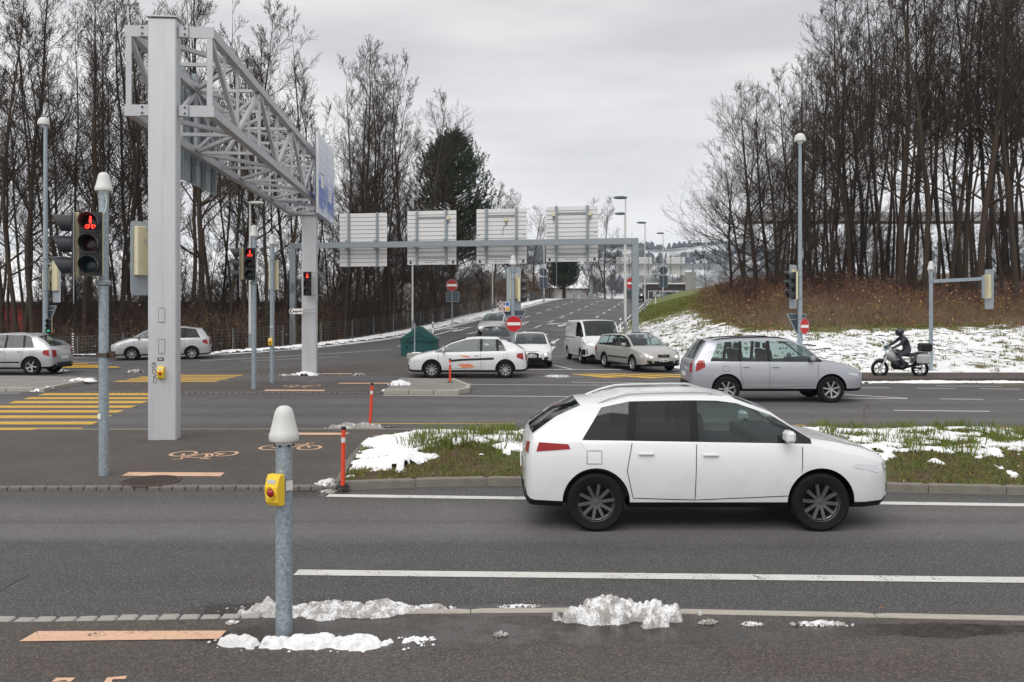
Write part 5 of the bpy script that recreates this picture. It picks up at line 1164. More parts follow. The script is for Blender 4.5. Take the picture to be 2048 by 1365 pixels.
# pine
def pine(label, px, d, ytop, ybot, halfw):
    x = PX(px, d); base = tz(x, d); H = htop(d, ytop)-base; t = thing('pine_tree', label, 'tree', (x, d, base-.1)); rgp = random.Random(5); segs = [(Vector((0, 0, 0)), Vector((0, 0, H*.55)), .32, .22), (Vector((0, 0, H*.55)), Vector((0, 0, H*.95)), .22, .05)]; VV = []; lo = H*.25; Wd = halfw*d/F
    for b in range(300):
        u = rgp.random()**.8; z = lerp(lo, H*.93, u); a = rgp.uniform(0, 2*pi); R = Wd*(1-u**2.2)**.6*rgp.uniform(.55, 1.08)+.3; tip = Vector((R*cos(a), R*sin(a), z+R*.28+rgp.uniform(-.3, .5))); rt = Vector((0, 0, z-.4)); segs.append((rt, tip, .07, .02))
        for s in range(9):
            c = rt.lerp(tip, rgp.uniform(.45, 1.03))+rv(rgp, .32); up = (UP*1.0+Vector((cos(a), sin(a), 0))*.35+rv(rgp, .25)).normalized(); ln = rgp.uniform(.45, .8)
            for k in range(22):
                o_ = c+up*(ln*rgp.random()); dr = (up*.75+rv(rgp, .55)).normalized(); l2 = rgp.uniform(.18, .32); sd = dr.cross(rv(rgp, 1)).normalized()*.032; VV += [o_-sd, o_+sd, o_+dr*l2]
    link('trunk', tree_mesh('trunk', segs, 6, M['bark_red']), t); link('crown', np_mesh('crown', [tuple(v) for v in VV], np.arange(len(VV)).reshape(-1, 3), M['needle']), t)
pine('dark green pine rising behind the sign boards', 905, 84, 252, 560, 90)
pine('small dark evergreen beside the last white lamp post', 1128, 132, 505, 600, 26)

# ------------------------------------------------------------------ undergrowth
def thicket(name, label, bases, hmin, hmax, mats, mi_fn, r=.010, ntw=4, leaves=0, leafmats=None, lean=.25, hs_=lambda x, y, z: 1.0):
    n = len(bases); B_ = np.asarray(bases, float); h = np.random.uniform(hmin, hmax, n)*np.random.uniform(.6, 1.1, n)*np.asarray([hs_(*b) for b in bases]); a = np.random.uniform(0, 2*pi, n); l = np.random.uniform(0, lean, n)*h
    d = np.stack([np.cos(a)*l, np.sin(a)*l, np.zeros(n)], 1); J = lambda k: np.random.normal(0, k, (n, 3))*h[:, None]; up = np.stack([np.zeros(n), np.zeros(n), h], 1)
    p0 = B_; p1 = B_+up*.38+d*.2+J(.03); p2 = B_+up*.72+d*.6+J(.04); p3 = B_+up*1.0+d+J(.05); R = np.full(n, r)*np.random.uniform(.7, 1.5, n)
    P0, P1, R0, R1 = [p0, p1, p2], [p1, p2, p3], [R, R*.8, R*.6], [R*.8, R*.6, R*.3]; tips = []
    for k in range(ntw):
        u = np.random.uniform(.15, .95, n)[:, None]; s_ = np.where(u < .5, p1+(p2-p1)*(u*2-.0)*1, p2+(p3-p2)*(u*2-1)); q = s_+J(.17)+up*np.random.uniform(.0, .24, n)[:, None]; P0.append(s_); P1.append(q); R0.append(R*.55); R1.append(R*.28); tips.append(q)
    k = len(P0); V, Fc = tubes_np(np.concatenate(P0), np.concatenate(P1), np.concatenate(R0), np.concatenate(R1)); m1 = np.asarray([mi_fn(*b) for b in bases]); mi = np.repeat(np.tile(m1, k), 3); mm = list(mats)
    o = tag(link(name, np_mesh(name, V, Fc, mm, mi)), label, 'undergrowth', kind='stuff')
    if leaves:
        tp = np.concatenate(tips); c = tp[np.random.randint(0, len(tp), leaves)]+np.random.normal(0, .05, (leaves, 3)); s = np.random.uniform(.025, .065, leaves)[:, None]; e1 = np.random.normal(0, 1, (leaves, 3)); e1 /= np.linalg.norm(e1, axis=1, keepdims=True); e2 = np.cross(e1, np.random.normal(0, 1, (leaves, 3))); e2 /= np.maximum(np.linalg.norm(e2, axis=1, keepdims=True), 1e-6)
        V = np.stack([c-e1*s, c-e2*s*.6, c+e1*s, c+e2*s*.6], 1).reshape(-1, 3); tag(link('withered_leaves', np_mesh('withered_leaves', V, np.arange(len(V)).reshape(-1, 4), leafmats, np.random.randint(0, len(leafmats), leaves))), 'withered leaves clinging to the '+label.split(' ', 1)[1], 'leaves', kind='stuff')
    return o
bs = []
while len(bs) < 10500:
    if rg.random() < .34: X, Y = rg.uniform(-46, -14), 46.2+abs(rg.gauss(0, 4))
    else: Y = rg.uniform(46.5, 138); X = Ledge(Y)-3.0-abs(rg.gauss(0, 4.5)) if rg.random() < .8 else Ledge(Y)-3-rg.uniform(0, 22)
    if Y > 46 and X > Ledge(Y)-2.8: continue
    bs.append((X, Y, tz(X, Y)-.05))
thicket('undergrowth', 'dense bare brown scrub at the foot of the left wood', bs, 1.4, 4.4, [M['brush_brown'], M['bark_red'], M['brush_olive']], lambda x, y, z: 0 if rg.random() < .6 else (1 if rg.random() < .75 else 2), .0105, 6, 9000, [M['leaf_tan'], M['leaf_brown']], hs_=lambda x, y, z: .62 if x < -13 else 1.0)
bs = []
while len(bs) < 11500:
    X, Y = rg.uniform(8, 44), rg.uniform(40, 100); R = Redge(Y); a, b = (X-R)*1.6, Y-BANKY; t_ = min(a, b)
    lo = 8.0+2.4*noise.noise(Vector((X*.25, Y*.25, 0)))+(1.5 if X > 18 else 0)
    if fbm(X, Y, .55, 2, 7) < -.22 and rg.random() < .8: continue
    if rg.random() > .25+.75*sst(7, 12, t_): continue
    if t_ < lo or t_ > 26 or rg.random() < sst(15, 27, t_)*.7: continue
    bs.append((X, Y, tz(X, Y)-.05))
def rmi(x, y, z):
    t_ = min((x-Redge(y))*1.6, y-BANKY); k = fbm(x, y, .22, 2, 3)
    return (2 if rg.random() < .65 else 1) if (t_ < 13.5+k*3 and rg.random() < .75) else (0 if rg.random() < .72 else 1)
thicket('undergrowth', 'reddish brown dogwood and dry grass along the right bank', bs, .40, 1.65, [M['brush_red'], M['brush_brown'], M['brush_olive']], rmi, .0075, 7, 26000, [M['leaf_tan'], M['leaf_brown'], M['brush_olive'], M['brush_red']], .75, hs_=lambda x, y, z: (.28+.72*sst(7.5, 13.5, min((x-Redge(y))*1.6, y-BANKY)))*(.75+.5*max(-.5, fbm(x, y, .45, 2, 3))))
pts = []
while len(pts) < 26000:
    X, Y = rg.uniform(6.5, 42), rg.uniform(33.6, 82); t_ = min((X-Redge(Y))*1.6, Y-BANKY)
    if t_ < .25 or t_ > 11: continue
    c = fbm(X, Y, 1.7, 3, 2.2)+(.35 if (60 < Y < 80 and t_ < 12) else 0)+.4*sst(7, 10, t_)
    if c < .30: continue
    for k in range(5): x, y = X+rg.gauss(0, .06), Y+rg.gauss(0, .06); pts.append((x, y, tz(x, y)-.01))
blades('bank_grass', pts, .16, .014, 1.5, [M['blade'], M['blade_dry']], 'grass tussocks poking through the snow of the right bank', 'grass', .5)
pts = []
while len(pts) < 9000:
    Y = rg.uniform(60, 96); X = Redge(Y)+rg.uniform(.3, 7)
    if rg.random() > sst(56, 82, Y): continue
    pts.append((X, Y, tz(X, Y)-.01))
blades('crest_grass', pts, .20, .02, 1.3, [M['blade'], M['blade_dry']], 'green grass slope between the slip road and the red scrub', 'grass', .3)
def bsz(X, Y):
    R = Redge(Y); t_ = min((X-R)*1.6, Y-BANKY)
    if t_ < .15 or t_ > 12.5: return None
    c = .17+.34*fbm(X, Y, .35, 2, 5)-.95*max(0, fbm(X, Y, 1.7, 3, 2.2))-.55*abs(fbm(X, Y, 4.5, 2, 7))-.5*sst(8.2, 11.0, t_+1.2*fbm(X, Y, .5, 2, 1))-.30*sst(62, 80, Y)
    if c < 0: return None
    return tz(X, Y)+.012+.06*min(1, c*4)**.6+.02*fbm(X, Y, 6, 2, 4)
V, Fc = gridmesh(5.8, 40, 33.6, 84, .112, bsz)
tag(link('bank_snow', np_mesh('bank_snow', V, Fc, M['snow'], smooth=True)), 'thin broken snow cover on the right bank', 'snow', kind='stuff')
def vsz(X, Y):
    t_ = Ledge(Y)-X if Y > 45 else Y-43.4
    if t_ < .1 or t_ > 2.3 or X > Ledge(Y)-.1: return None
    c = .32-.55*abs(fbm(X, Y, 1.1, 3, 6))-.4*sst(1.4, 2.3, t_)-.35*(1-sst(.1, .45, t_))
    return None if c < 0 else tz(X, Y)+.01+.13*min(1, c*4)**.6+.03*fbm(X, Y, 5, 2, 4)
V, Fc = gridmesh(-46, 6, 43.4, 118, .14, lambda X, Y: vsz(X, Y) if abs(X-Ledge(Y)) < 2.6 or Y < 47 else None)
tag(link('verge_snow', np_mesh('verge_snow', V, Fc, M['snow'], smooth=True)), 'strip of snow along the left verge', 'snow', kind='stuff')
# wiry weed on the median
q = Vector((PX(1722, 16.2), 16.2, .25)); t = thing('dry_weed', 'single dry wiry weed stalk bending over at the back of the median', 'weed', q)
MB().path([(0, 0, 0), (.04, 0, .16), (.05, 0, .30), (.09, 0, .39), (.13, 0, .42), (.15, 0, .38), (.15, 0, .27)], .004, 5).path([(.07, 0, 0), (.085, 0, .16), (.075, 0, .33)], .003, 5).build('stalk', M['brush_brown'], t)
mb = MB()
for p in ((.05, 0, .30), (.15, 0, .27), (.15, 0, .38), (0, 0, .05), (.09, 0, .06)): mb.lathe([(0, -.014), (.010, -.004), (.010, .006), (0, .014)], p, 7)
mb.build('seed_heads', M['brush_brown'], t)

# ------------------------------------------------------------------ buildings behind the trees
def gable(name, label, cat, c, w, dp, hw, hr, wall, rz=0, wins=(), over=.6, slats=0):
    t = thing(name, label, cat, c, rz); MB().prism([(-w/2, -dp/2, -1.5), (w/2, -dp/2, -1.5), (w/2, -dp/2, hw), (-w/2, -dp/2, hw)], (0, dp, 0)).build('wall', M[wall], t)
    mb = MB()
    for s in (-1, 1): mb.prism([(s*w/2, -dp/2, hw), (s*w/2, 0, hw+hr-.1), (s*w/2, dp/2, hw)], (-s*.2, 0, 0))
    mb.build('gable_wall', M[wall], t)
    for s in (-1, 1):
        e = s*(dp/2+over); ez = hw-hr*over/(dp/2); rf_ = MB().prism([(-w/2-over, e, ez), (-w/2-over, 0, hw+hr), (-w/2-over, 0, hw+hr+.22), (-w/2-over, e, ez+.22)], (w+2*over, 0, 0)).build('roof', M['timber_dark'], t)
        mb = MB(); mb.prism([(-w/2-over+.1, e*.985, ez+.24), (-w/2-over+.1, 0, hw+hr+.24), (-w/2-over+.1, 0, hw+hr+.42), (-w/2-over+.1, e*.985, ez+.40)], (w+2*over-.2, 0, 0)); mb.build('roof_snow', M['snow'], rf_)
    for x, z, ww, wh in wins:
        f_ = MB().box((x, -dp/2-.03, z), (ww+.14, .06, wh+.14)).build('window', M['sign_panel'], t); MB().box((x, -dp/2-.065, z), (ww, .02, wh)).build('pane', M['glass_dark'], f_)
    if slats:
        mb = MB()
        for k in range(slats): mb.box((-w/2+(k+.5)*w/slats, -dp/2-.02, hw/2-.6), (.05, .05, hw+1))
        mb.build('cover_strips', M[wall], t)
    return t
gable('red_barn', 'long dark red barn with snowy roof behind the left wood', 'barn', (-32, 80, -.9), 40, 15, 4.1, 4.2, 'barn_red', .04, [(9.0, 1.5, .9, 1.3), (10.9, 1.5, .9, 1.3), (-6, 1.5, .9, 1.3)], slats=40)
gable('shed', 'grey shed with snowy roof behind the green bin', 'shed', (-12.5, 98, -1.6), 11, 9, 2.9, 2.1, 'wall_grey', -.15, [(-3, 1.3, 1.1, .8)])
gable('farm_house', 'low house with snowy roof behind the faded no entry sign', 'house', (-8.5, 106, -2.2), 13, 9, 3.6, 2.8, 'wall_grey', .3, [(-3, 2, 1.1, 1.2), (2, 2, 1.1, 1.2)])
gable('farm_house', 'brown house with broad snowy roof seen between the left trunks', 'house', (-24, 128, -2), 24, 13, 4.0, 4.2, 'timber_dark', -.1, [(-5, 2, 1.1, 1.2), (4, 2, 1.1, 1.2)])
gable('farm_house', 'distant snowy roofed house left of the crest', 'house', (10, 215, 3), 16, 10, 5, 4, 'wall_grey', .5, [(-3, 2, 1.1, 1.2)])
d = 188; t = thing('industrial_building', 'low dark building with white framed windows beyond the crest', 'building', (PX(1340, d), d, zramp(d)-1))
MB().box((0, 4, 2.6), (9.5, 8, 5.2)).build('wall', M['timber_dark'], t); MB().box((0, 4, 5.35), (10.2, 8.6, .3)).build('roof', M['sign_panel'], t); MB().box((4.3, 2, 4.6), (2.2, 6, 6.4)).build('stair_block', M['wall_grey'], t)
for k in range(6): f_ = MB().box((-4.1+k*1.25, -.03, 2.6), (1.2, .08, 2.4)).build('window', M['sign_white'], t); MB().box((-4.1+k*1.25, -.08, 2.6), (1.0, .03, 2.2)).build('pane', M['glass_dark'], f_)
t = thing('viaduct', 'concrete viaduct deck crossing behind the right wood', 'bridge', (34, 118, tz(34, 118))); z = CAMH+(YH-440)/F*118-t.location.z
MB().box((45, 0, z), (96, 4, .75)).build('deck', M['viaduct_concrete'], t); MB().box((45, -2.0, z+.62), (96, .15, .5)).build('parapet', M['viaduct_concrete'], t)
for x in (2.5, 27, 52, 77): MB().box((x, 0, z/2-1.5), (1.1, 2.4, z+2.0), bev=.1).build('pier', M['viaduct_concrete'], t)
# ------------------------------------------------------------------ far hills
def hz_(X, Y):
    r = pw([(-2600, 60), (-900, 82), (-200, 92), (130, 104), (200, 108), (260, 100), (320, 108), (395, 112), (440, 96), (520, 60), (700, 40), (2600, 60)], X*1500/max(900, Y)); u = sst(760, 1480, Y)*(1-.45*sst(1520, 2300, Y)); return 8+(r-6)*u+9*noise.noise(Vector((X*.006, Y*.006, 1)))*u+4*noise.noise(Vector((X*.02, Y*.02, 4)))*u
hx = np.arange(-1500, 1501, 30); hy = np.arange(700, 2000, 30); V = [(x, y, hz_(x, y)-.5) for y in hy for x in hx]; nx = len(hx)
Fc = [(j*nx+i, j*nx+i+1, (j+1)*nx+i+1, (j+1)*nx+i) for j in range(len(hy)-1) for i in range(nx-1)]
tag(link('hills', np_mesh('hills', V, Fc, M['hill_snow'], smooth=True)), 'hazy blue wooded hill with snowy fields', kind='structure')
VV, FF = [], []
def blobtree(x, y, z, h, w):
    o = len(VV); n = 5; pr = [(.0, .12), (.25, .5), (.6, .42), (.85, .2)]
    for u, k in pr:
        for i in range(n): a = 2*pi*i/n+u*3; kk = k*rg.uniform(.7, 1.3); VV.append((x+w*kk*cos(a), y+w*kk*sin(a), z+h*u*rg.uniform(.9, 1.1)))
    VV.append((x, y, z+h)); 
    for r_ in range(len(pr)-1):
        for i in range(n): FF.append((o+r_*n+i, o+r_*n+(i+1) % n, o+(r_+1)*n+(i+1) % n, o+(r_+1)*n+i))
    for i in range(n): FF.append((o+(len(pr)-1)*n+i, o+(len(pr)-1)*n+(i+1) % n, o+len(pr)*n, o+len(pr)*n))
c = 0
while c < 4800:
    X, Y = rg.uniform(-650, 760), rg.uniform(850, 1560); m_ = fbm(X, Y, .006, 3, 12)
    ridge = 1440 < Y < 1530
    if not ridge and m_ < .12: continue
    if ridge and rg.random() < .45: continue
    h = rg.uniform(6, 12.5); blobtree(X, Y, hz_(X, Y)-1.5, h, h*rg.uniform(.45, .8)); c += 1
FF = [f for f in FF]; V = np.asarray(VV, np.float32); me = bpy.data.meshes.new('far_wood'); me.from_pydata([tuple(v) for v in VV], [], [f if f[2] != f[3] else f[:3] for f in FF]); me.materials.append(M['far_tree'])
tag(link('far_wood', me), 'distant woods covering the blue hill', 'wood', kind='stuff')
gable('hill_house', 'tiny pale house on the top of the far hill', 'house', (372, 1450, hz_(372, 1450)), 26, 14, 9, 7, 'sign_panel')
# ------------------------------------------------------------------ air
hb = MB().box((0, 1700, 55), (7400, 3800, 180)); hzo = hb.build('haze', None); hzo.data.materials.clear()
hm = bpy.data.materials.new('haze'); hm.use_nodes = True; tt = hm.node_tree; tt.nodes.clear(); oo = tt.nodes.new('ShaderNodeOutputMaterial'); pv = tt.nodes.new('ShaderNodeVolumePrincipled'); pv.inputs['Color'].default_value = (.66, .81, 1.0, 1); pv.inputs['Density'].default_value = .00020; pv.inputs['Anisotropy'].default_value = .1
tt.links.new(pv.outputs[0], oo.inputs['Volume']); hzo.data.materials.append(hm); tag(hzo, 'thin winter haze in the air', kind='stuff'); hzo.display_type = 'WIRE'
# ------------------------------------------------------------------ vehicles
def wheel_mesh(r, w, spokes, rimmat):
    tyre = MB().lathe([(r*.60, -w*.36), (r*.72, -w*.46), (r*.9, -w*.5), (r*.975, -w*.42), (r, -w*.28), (r, w*.28), (r*.975, w*.42), (r*.9, w*.5), (r*.72, w*.46), (r*.60, w*.36)], n=36, axis='y').mesh('wheel', M['tyre'], 40)
    mb = MB().lathe([(r*.66, .46*w), (r*.63, .36*w), (r*.58, .30*w), (r*.56, -.1*w)], n=36, axis='y'); mb.lathe([(0, .34*w), (r*.10, .33*w), (r*.14, .26*w), (r*.14, .1*w)], n=16, axis='y', cap=False)
    for k in range(spokes):
        a = 2*pi*k/spokes; mb.bar((r*.08*cos(a), .24*w, r*.08*sin(a)), (r*.62*cos(a), .33*w, r*.62*sin(a)), .05*w+.02, r*.11 if spokes > 6 else r*.15, up=(-sin(a), 0, cos(a)))
    rim = mb.mesh('rim', M[rimmat], 40); disc = MB().lathe([(0, -.02*w), (r*.55, -.02*w)], n=20, axis='y').mesh('brake_disc', M['plastic_black']); return tyre, rim, disc
def car(name, label, s, loc, fwd, paint_, group='cars at the junction', glassm='glass', lights=True, spokes=5, cat='car', rearglass=None, rails=False, seats=True):
    L, W, H, WB, fo = s['L'], s['W'], s['H'], s['WB'], s['fo']; zb, wr = s.get('zb', .22), s.get('wr', .31); hw = W/2
    Fx, Rx = L/2, -L/2; xf = Fx-fo; xr = xf-WB; xc, zc = Fx-s['cowl'], s['zc']; xrf, xrr, xtb, ztb = Fx-s['rf'], Fx-s['rr'], Fx-s['tb'], s['ztb']; xb, xcp = Fx-s['bp'], Fx-s['cp']; zn = s['zn']; rw = s.get('roofw', .76)
    th = math.atan2(fwd[1], fwd[0]); t = thing(name, label, cat, loc, th, group); sh = lambda x: lerp(ztb-.05, zc-.05, (x-xtb)/(xc-xtb))
    S = [(Fx, .60, zb+.14, zn-.22, zn-.18, .60, 0), (Fx-.04, .76, zb+.05, zn-.15, zn-.08, .70, 0), (Fx-.13, .90, zb+.01, zn-.09, zn-.01, .74, 0), (Fx-.32, .97, zb, lerp(zn-.06, zc-.05, .25), lerp(zn, zc, .32)+.01, .78, 0), (lerp(Fx-.32, xc, .5), .995, zb, lerp(zn-.06, zc-.05, .62), lerp(zn, zc, .70)+.02, .82, 0), (xc, 1, zb, zc-.05, zc+.015, .88, 1),
         (lerp(xc, xrf, .55), 1, zb, sh(lerp(xc, xrf, .55)), lerp(zc, H, .60)+.015, lerp(.88, rw, .6), 1), (xrf, 1, zb, sh(xrf), H-.035, rw, 2), (lerp(xrf, xb, .5), 1, zb, sh(lerp(xrf, xb, .5)), H-.004, rw, 2), (xb, 1, zb, sh(xb), H, rw, 3), (xb-.09, 1, zb, sh(xb-.09), H, rw, 4), (xcp, 1, zb, sh(xcp), H-.012, rw, 5), (xcp-.09, 1, zb, sh(xcp-.09), H-.016, rw, 6)]
    if s.get('q', .3) > 0: S.append((lerp(xcp-.09, xrr, .8), .995, zb, sh(lerp(xcp-.09, xrr, .8)), lerp(H-.016, H-s.get('drop', .05), .8), rw, 7))
    S += [(xrr, .99, zb, sh(xrr), H-s.get('drop', .05), rw*.97, 8), (lerp(xrr, xtb, .5), .98, zb+.01, sh(lerp(xrr, xtb, .5)), lerp(H-s.get('drop', .05), ztb, .48)+.03, rw*.97, 8), (xtb, .96, zb+.02, ztb-.05, ztb+.01, .84, 9), (lerp(xtb, Rx, .55), .93, zb+.03, ztb-.10, ztb-.05, .80, 9), (lerp(xtb, Rx, .88), .86, zb+.06, ztb-.26, ztb-.20, .74, 9), (Rx, .76, zb+.14, ztb-.42, ztb-.38, .68, 9)]
    ring = lambda w, z0, zs, zr, rf_: [(0, z0), (w*.55, z0), (w*.88, z0), (w*.985, z0+.075), (w*1.0, z0+(zs-z0)*.42), (w*.992, z0+(zs-z0)*.74), (w*.965, zs-.01), (w*.945, zs+.012), (lerp(w*.945, hw*rf_, .5)+.012*min(1, (zr-zs)*3), lerp(zs, zr, .46)), (hw*rf_, zs+(zr-zs)*.88), (hw*rf_*.90, zs+(zr-zs)*.965), (hw*rf_*.55, zr), (0, zr+.012)]
    verts, faces, mi = [], [], []; nr = 13; n2 = 2*nr-2
    for (x, wf, z0, zs, zr, rf_, tg) in S:
        if zr < zs+.02: zr = zs+.02
        h = ring(hw*wf, z0, zs, zr, min(rf_, wf*.93)); xo = lambda z: x
        bow = .10 if tg in (0, 9) else 0
        pts = [(y, z) for y, z in h]+[(-y, z) for y, z in h[-2:0:-1]]
        for y, z in pts:
            ln_ = min(1, max(0, (z-zs)/max(.05, zr-zs))); sl_ = lerp(-.13, .13, ln_) if tg == 7 and z >= zs-.02 else (.05*ln_ if tg in (5, 6) else 0)
            verts.append((x+sl_+(s.get('bow', .06)*(1-(y/hw)**2)*(1 if x > 0 else -1) if tg in (0, 1, 8, 9) else 0), y, z))
    for i in range(len(S)-1):
        ta, tb_ = S[i][6], S[i+1][6]
        for j in range(n2):
            k = j if j < nr-1 else n2-1-j; left = j < nr-1; m_ = 0
            if k in (7, 8):
                if ta in (1, 2) : m_ = 2 if left else 3
                elif ta == 3: m_ = 9
                elif ta == 4: m_ = (4 if left else 5) if s.get('rwin', 1) else 0
                elif ta == 5: m_ = 9 if s.get('rwin', 1) else 0
                elif ta == 6 and s.get('q', .3) > 0: m_ = 6 if left else 7
            elif k in (10, 11):
                if ta == 1: m_ = 1
                elif ta == 8 and s.get('rearwin', 1): m_ = 8
            elif k in (0, 1, 2): m_ = 11
            a = i*n2+j; b = i*n2+(j+1) % n2; faces.append((a, b, b+n2, a+n2)); mi.append(m_)
    faces.append(tuple(range(n2))); mi.append(0); faces.append(tuple(range((len(S)-1)*n2, len(S)*n2))[::-1]); mi.append(0)
    me = bpy.data.meshes.new('shell'); me.from_pydata(verts, [], faces)
    mats = [M[paint_], M[glassm], M[glassm], M[glassm], M[rearglass or glassm], M[rearglass or glassm], M[rearglass or glassm], M[rearglass or glassm], M[rearglass or glassm], M['plastic_black'], M['plastic_black'], M['plastic_black']]
    for m_ in mats: me.materials.append(m_)
    me.polygons.foreach_set('material_index', mi); bm = bmesh.new(); bm.from_mesh(me); bmesh.ops.recalc_face_normals(bm, faces=bm.faces); bm.to_mesh(me); bm.free()
    body = bpy.data.objects.new('shell', me); COL.objects.link(body); cb = MB()
    for x in (xf, xr):
        for sy in (-1, 1): cb.tube((x, sy*(hw+.2), wr+.01), (x, sy*(hw-.30), wr+.01), wr*1.15, n=40)
    cm = cb.mesh('cut', mats); cm.polygons.foreach_set('material_index', [10]*len(cm.polygons)); cut = bpy.data.objects.new('cut', cm); COL.objects.link(cut)
    md = body.modifiers.new('b', 'BOOLEAN'); md.operation = 'DIFFERENCE'; md.object = cut; md.solver = 'EXACT'; md.material_mode = 'INDEX'
    dg = bpy.context.evaluated_depsgraph_get(); ev = bpy.data.meshes.new_from_object(body.evaluated_get(dg)); bpy.data.objects.remove(body); bpy.data.objects.remove(cut)
    bvh = BVHTree.FromPolygons([v.co.copy() for v in ev.vertices], [tuple(p.vertices) for p in ev.polygons])
    names = {0: 'body', 1: 'windscreen', 2: 'side_window', 3: 'side_window', 4: 'side_window', 5: 'side_window', 6: 'quarter_window', 7: 'quarter_window', 8: 'rear_window', 9: 'pillar_trim', 10: 'wheel_housing', 11: 'sill_trim'}
    co = [tuple(v.co) for v in ev.vertices]; by = {}
    for p in ev.polygons: by.setdefault(min(p.material_index, 11), []).append(tuple(p.vertices))
    groups = []
    for k, fs in by.items():
        if k not in (9, 10): groups.append((k, fs)); continue
        par_ = {}
        def find(a_):
            while par_.setdefault(a_, a_) != a_: a_ = par_[a_]
            return a_
        for f in fs:
            for i in f[1:]: par_[find(i)] = find(f[0])
        sub = {}
        for f in fs: sub.setdefault(find(f[0]), []).append(f)
        groups += [(k, q_) for q_ in sub.values()]
    for k, fs in groups:
        used = sorted({i for f in fs for i in f}); mp_ = {o_: n_ for n_, o_ in enumerate(used)}; m2 = bpy.data.meshes.new(names[k]); m2.from_pydata([co[i] for i in used], [], [tuple(mp_[i] for i in f) for f in fs]); m2.materials.append(mats[k])
        m2.polygons.foreach_set('use_smooth', [True]*len(m2.polygons)); m2.set_sharp_from_angle(angle=radians(38)); link(names[k], m2, t)
    def hit(mode, u, v):
        o_, d_ = {'f': (Vector((Fx+2, u, v)), Vector((-1, 0, 0))), 'r': (Vector((Rx-2, u, v)), Vector((1, 0, 0))), 'l': (Vector((u, 3, v)), Vector((0, -1, 0))), 'R': (Vector((u, -3, v)), Vector((0, 1, 0))), 't': (Vector((u, v, 4)), Vector((0, 0, -1)))}[mode]
        h_ = bvh.ray_cast(o_, d_); return (h_[0], h_[1]) if h_[0] is not None else None
    def decal(nm, mode, poly, mat, off=.006, par=None):
        cx = sum(p[0] for p in poly)/len(poly); cy = sum(p[1] for p in poly)/len(poly); P2 = []
        for a, b in zip(poly, poly[1:]+poly[:1]):
            for k in range(3): P2.append((lerp(a[0], b[0], k/3), lerp(a[1], b[1], k/3)))
        n = len(P2); vs = []
        for sc_ in (0, .5, 1):
            for u, v in (P2 if sc_ else [(cx, cy)]):
                h_ = hit(mode, lerp(cx, u, sc_ or 0), lerp(cy, v, sc_ or 0))
                if h_ is None: h_ = hit(mode, lerp(cx, u, sc_*.92), lerp(cy, v, sc_*.92))
                if h_ is None: return None
                d_ = {'f': Vector((1, 0, 0)), 'r': Vector((-1, 0, 0)), 'l': Vector((0, 1, 0)), 'R': Vector((0, -1, 0)), 't': UP}[mode]; vs.append(h_[0]+d_*off)
        mb = MB(); mb.add(vs, [(0, 1+i, 1+(i+1) % n) for i in range(n)]+[(1+i, 1+n+i, 1+n+(i+1) % n, 1+(i+1) % n) for i in range(n)]); return mb.build(nm, M[mat], par or t, 60)
    def seam(pts, mode, w=.008, nm='door_seam', mat='plastic_black', off=.003):
        P2 = []
        for a, b in zip(pts, pts[1:]):
            m_ = max(2, int(hypot(b[0]-a[0], b[1]-a[1])/.07)); P2 += [(lerp(a[0], b[0], k/m_), lerp(a[1], b[1], k/m_)) for k in range(m_)]
        P2.append(pts[-1]); vs = []
        for i, p in enumerate(P2):
            a, b = P2[max(0, i-1)], P2[min(len(P2)-1, i+1)]; l_ = hypot(b[0]-a[0], b[1]-a[1]) or 1; nx_, ny_ = -(b[1]-a[1])/l_*w/2, (b[0]-a[0])/l_*w/2
            for sg in (1, -1):
                h_ = hit(mode, p[0]+sg*nx_, p[1]+sg*ny_)
                if h_ is None: return None
                d_ = {'f': Vector((1, 0, 0)), 'r': Vector((-1, 0, 0)), 'l': Vector((0, 1, 0)), 'R': Vector((0, -1, 0)), 't': UP}[mode]; vs.append(h_[0]+d_*off)
        MB().add(vs, [(2*i, 2*i+1, 2*i+3, 2*i+2) for i in range(len(P2)-1)]).build(nm, M[mat], t)
    tyre, rim, disc = wheel_mesh(wr, .205, spokes, s.get('rim', 'rim_silver'))
    for x in (xf, xr):
        for sy in (-1, 1):
            w_ = link('wheel', tyre, t, (x, sy*(hw-.115), wr), (0, random.uniform(0, 6), 0 if sy > 0 else pi)); link('rim', rim, w_); link('brake_disc', disc, w_)
    # interior
    zi = min(zc, ztb)-.10; it = MB().box(((xc+xtb)/2-.05, 0, (zb+.1+zi)/2), (xc-xtb-.45, W*.80, zi-zb-.1)).build('interior', M['seat_dark'], t); MB().box((xc-.30, 0, zc-.05), (.45, W*.80, .16), bev=.03).build('dashboard', M['seat_dark'], t)
    if seats:
        for x in (lerp(xb, xrf, .1), xcp+.05)[:2 if s.get('rwin', 1) else 1]:
            for sy in (-.36, .36):
                st2 = MB().box((x, sy, zi+.16), (.16, .44, .42), bev=.04, rot=Matrix.Rotation(-.18, 3, 'Y')).build('seat', M['seat_dark'], t); MB().box((x-.07, sy, zi+.47), (.10, .24, .16), bev=.03).build('headrest', M['seat_dark'], st2)
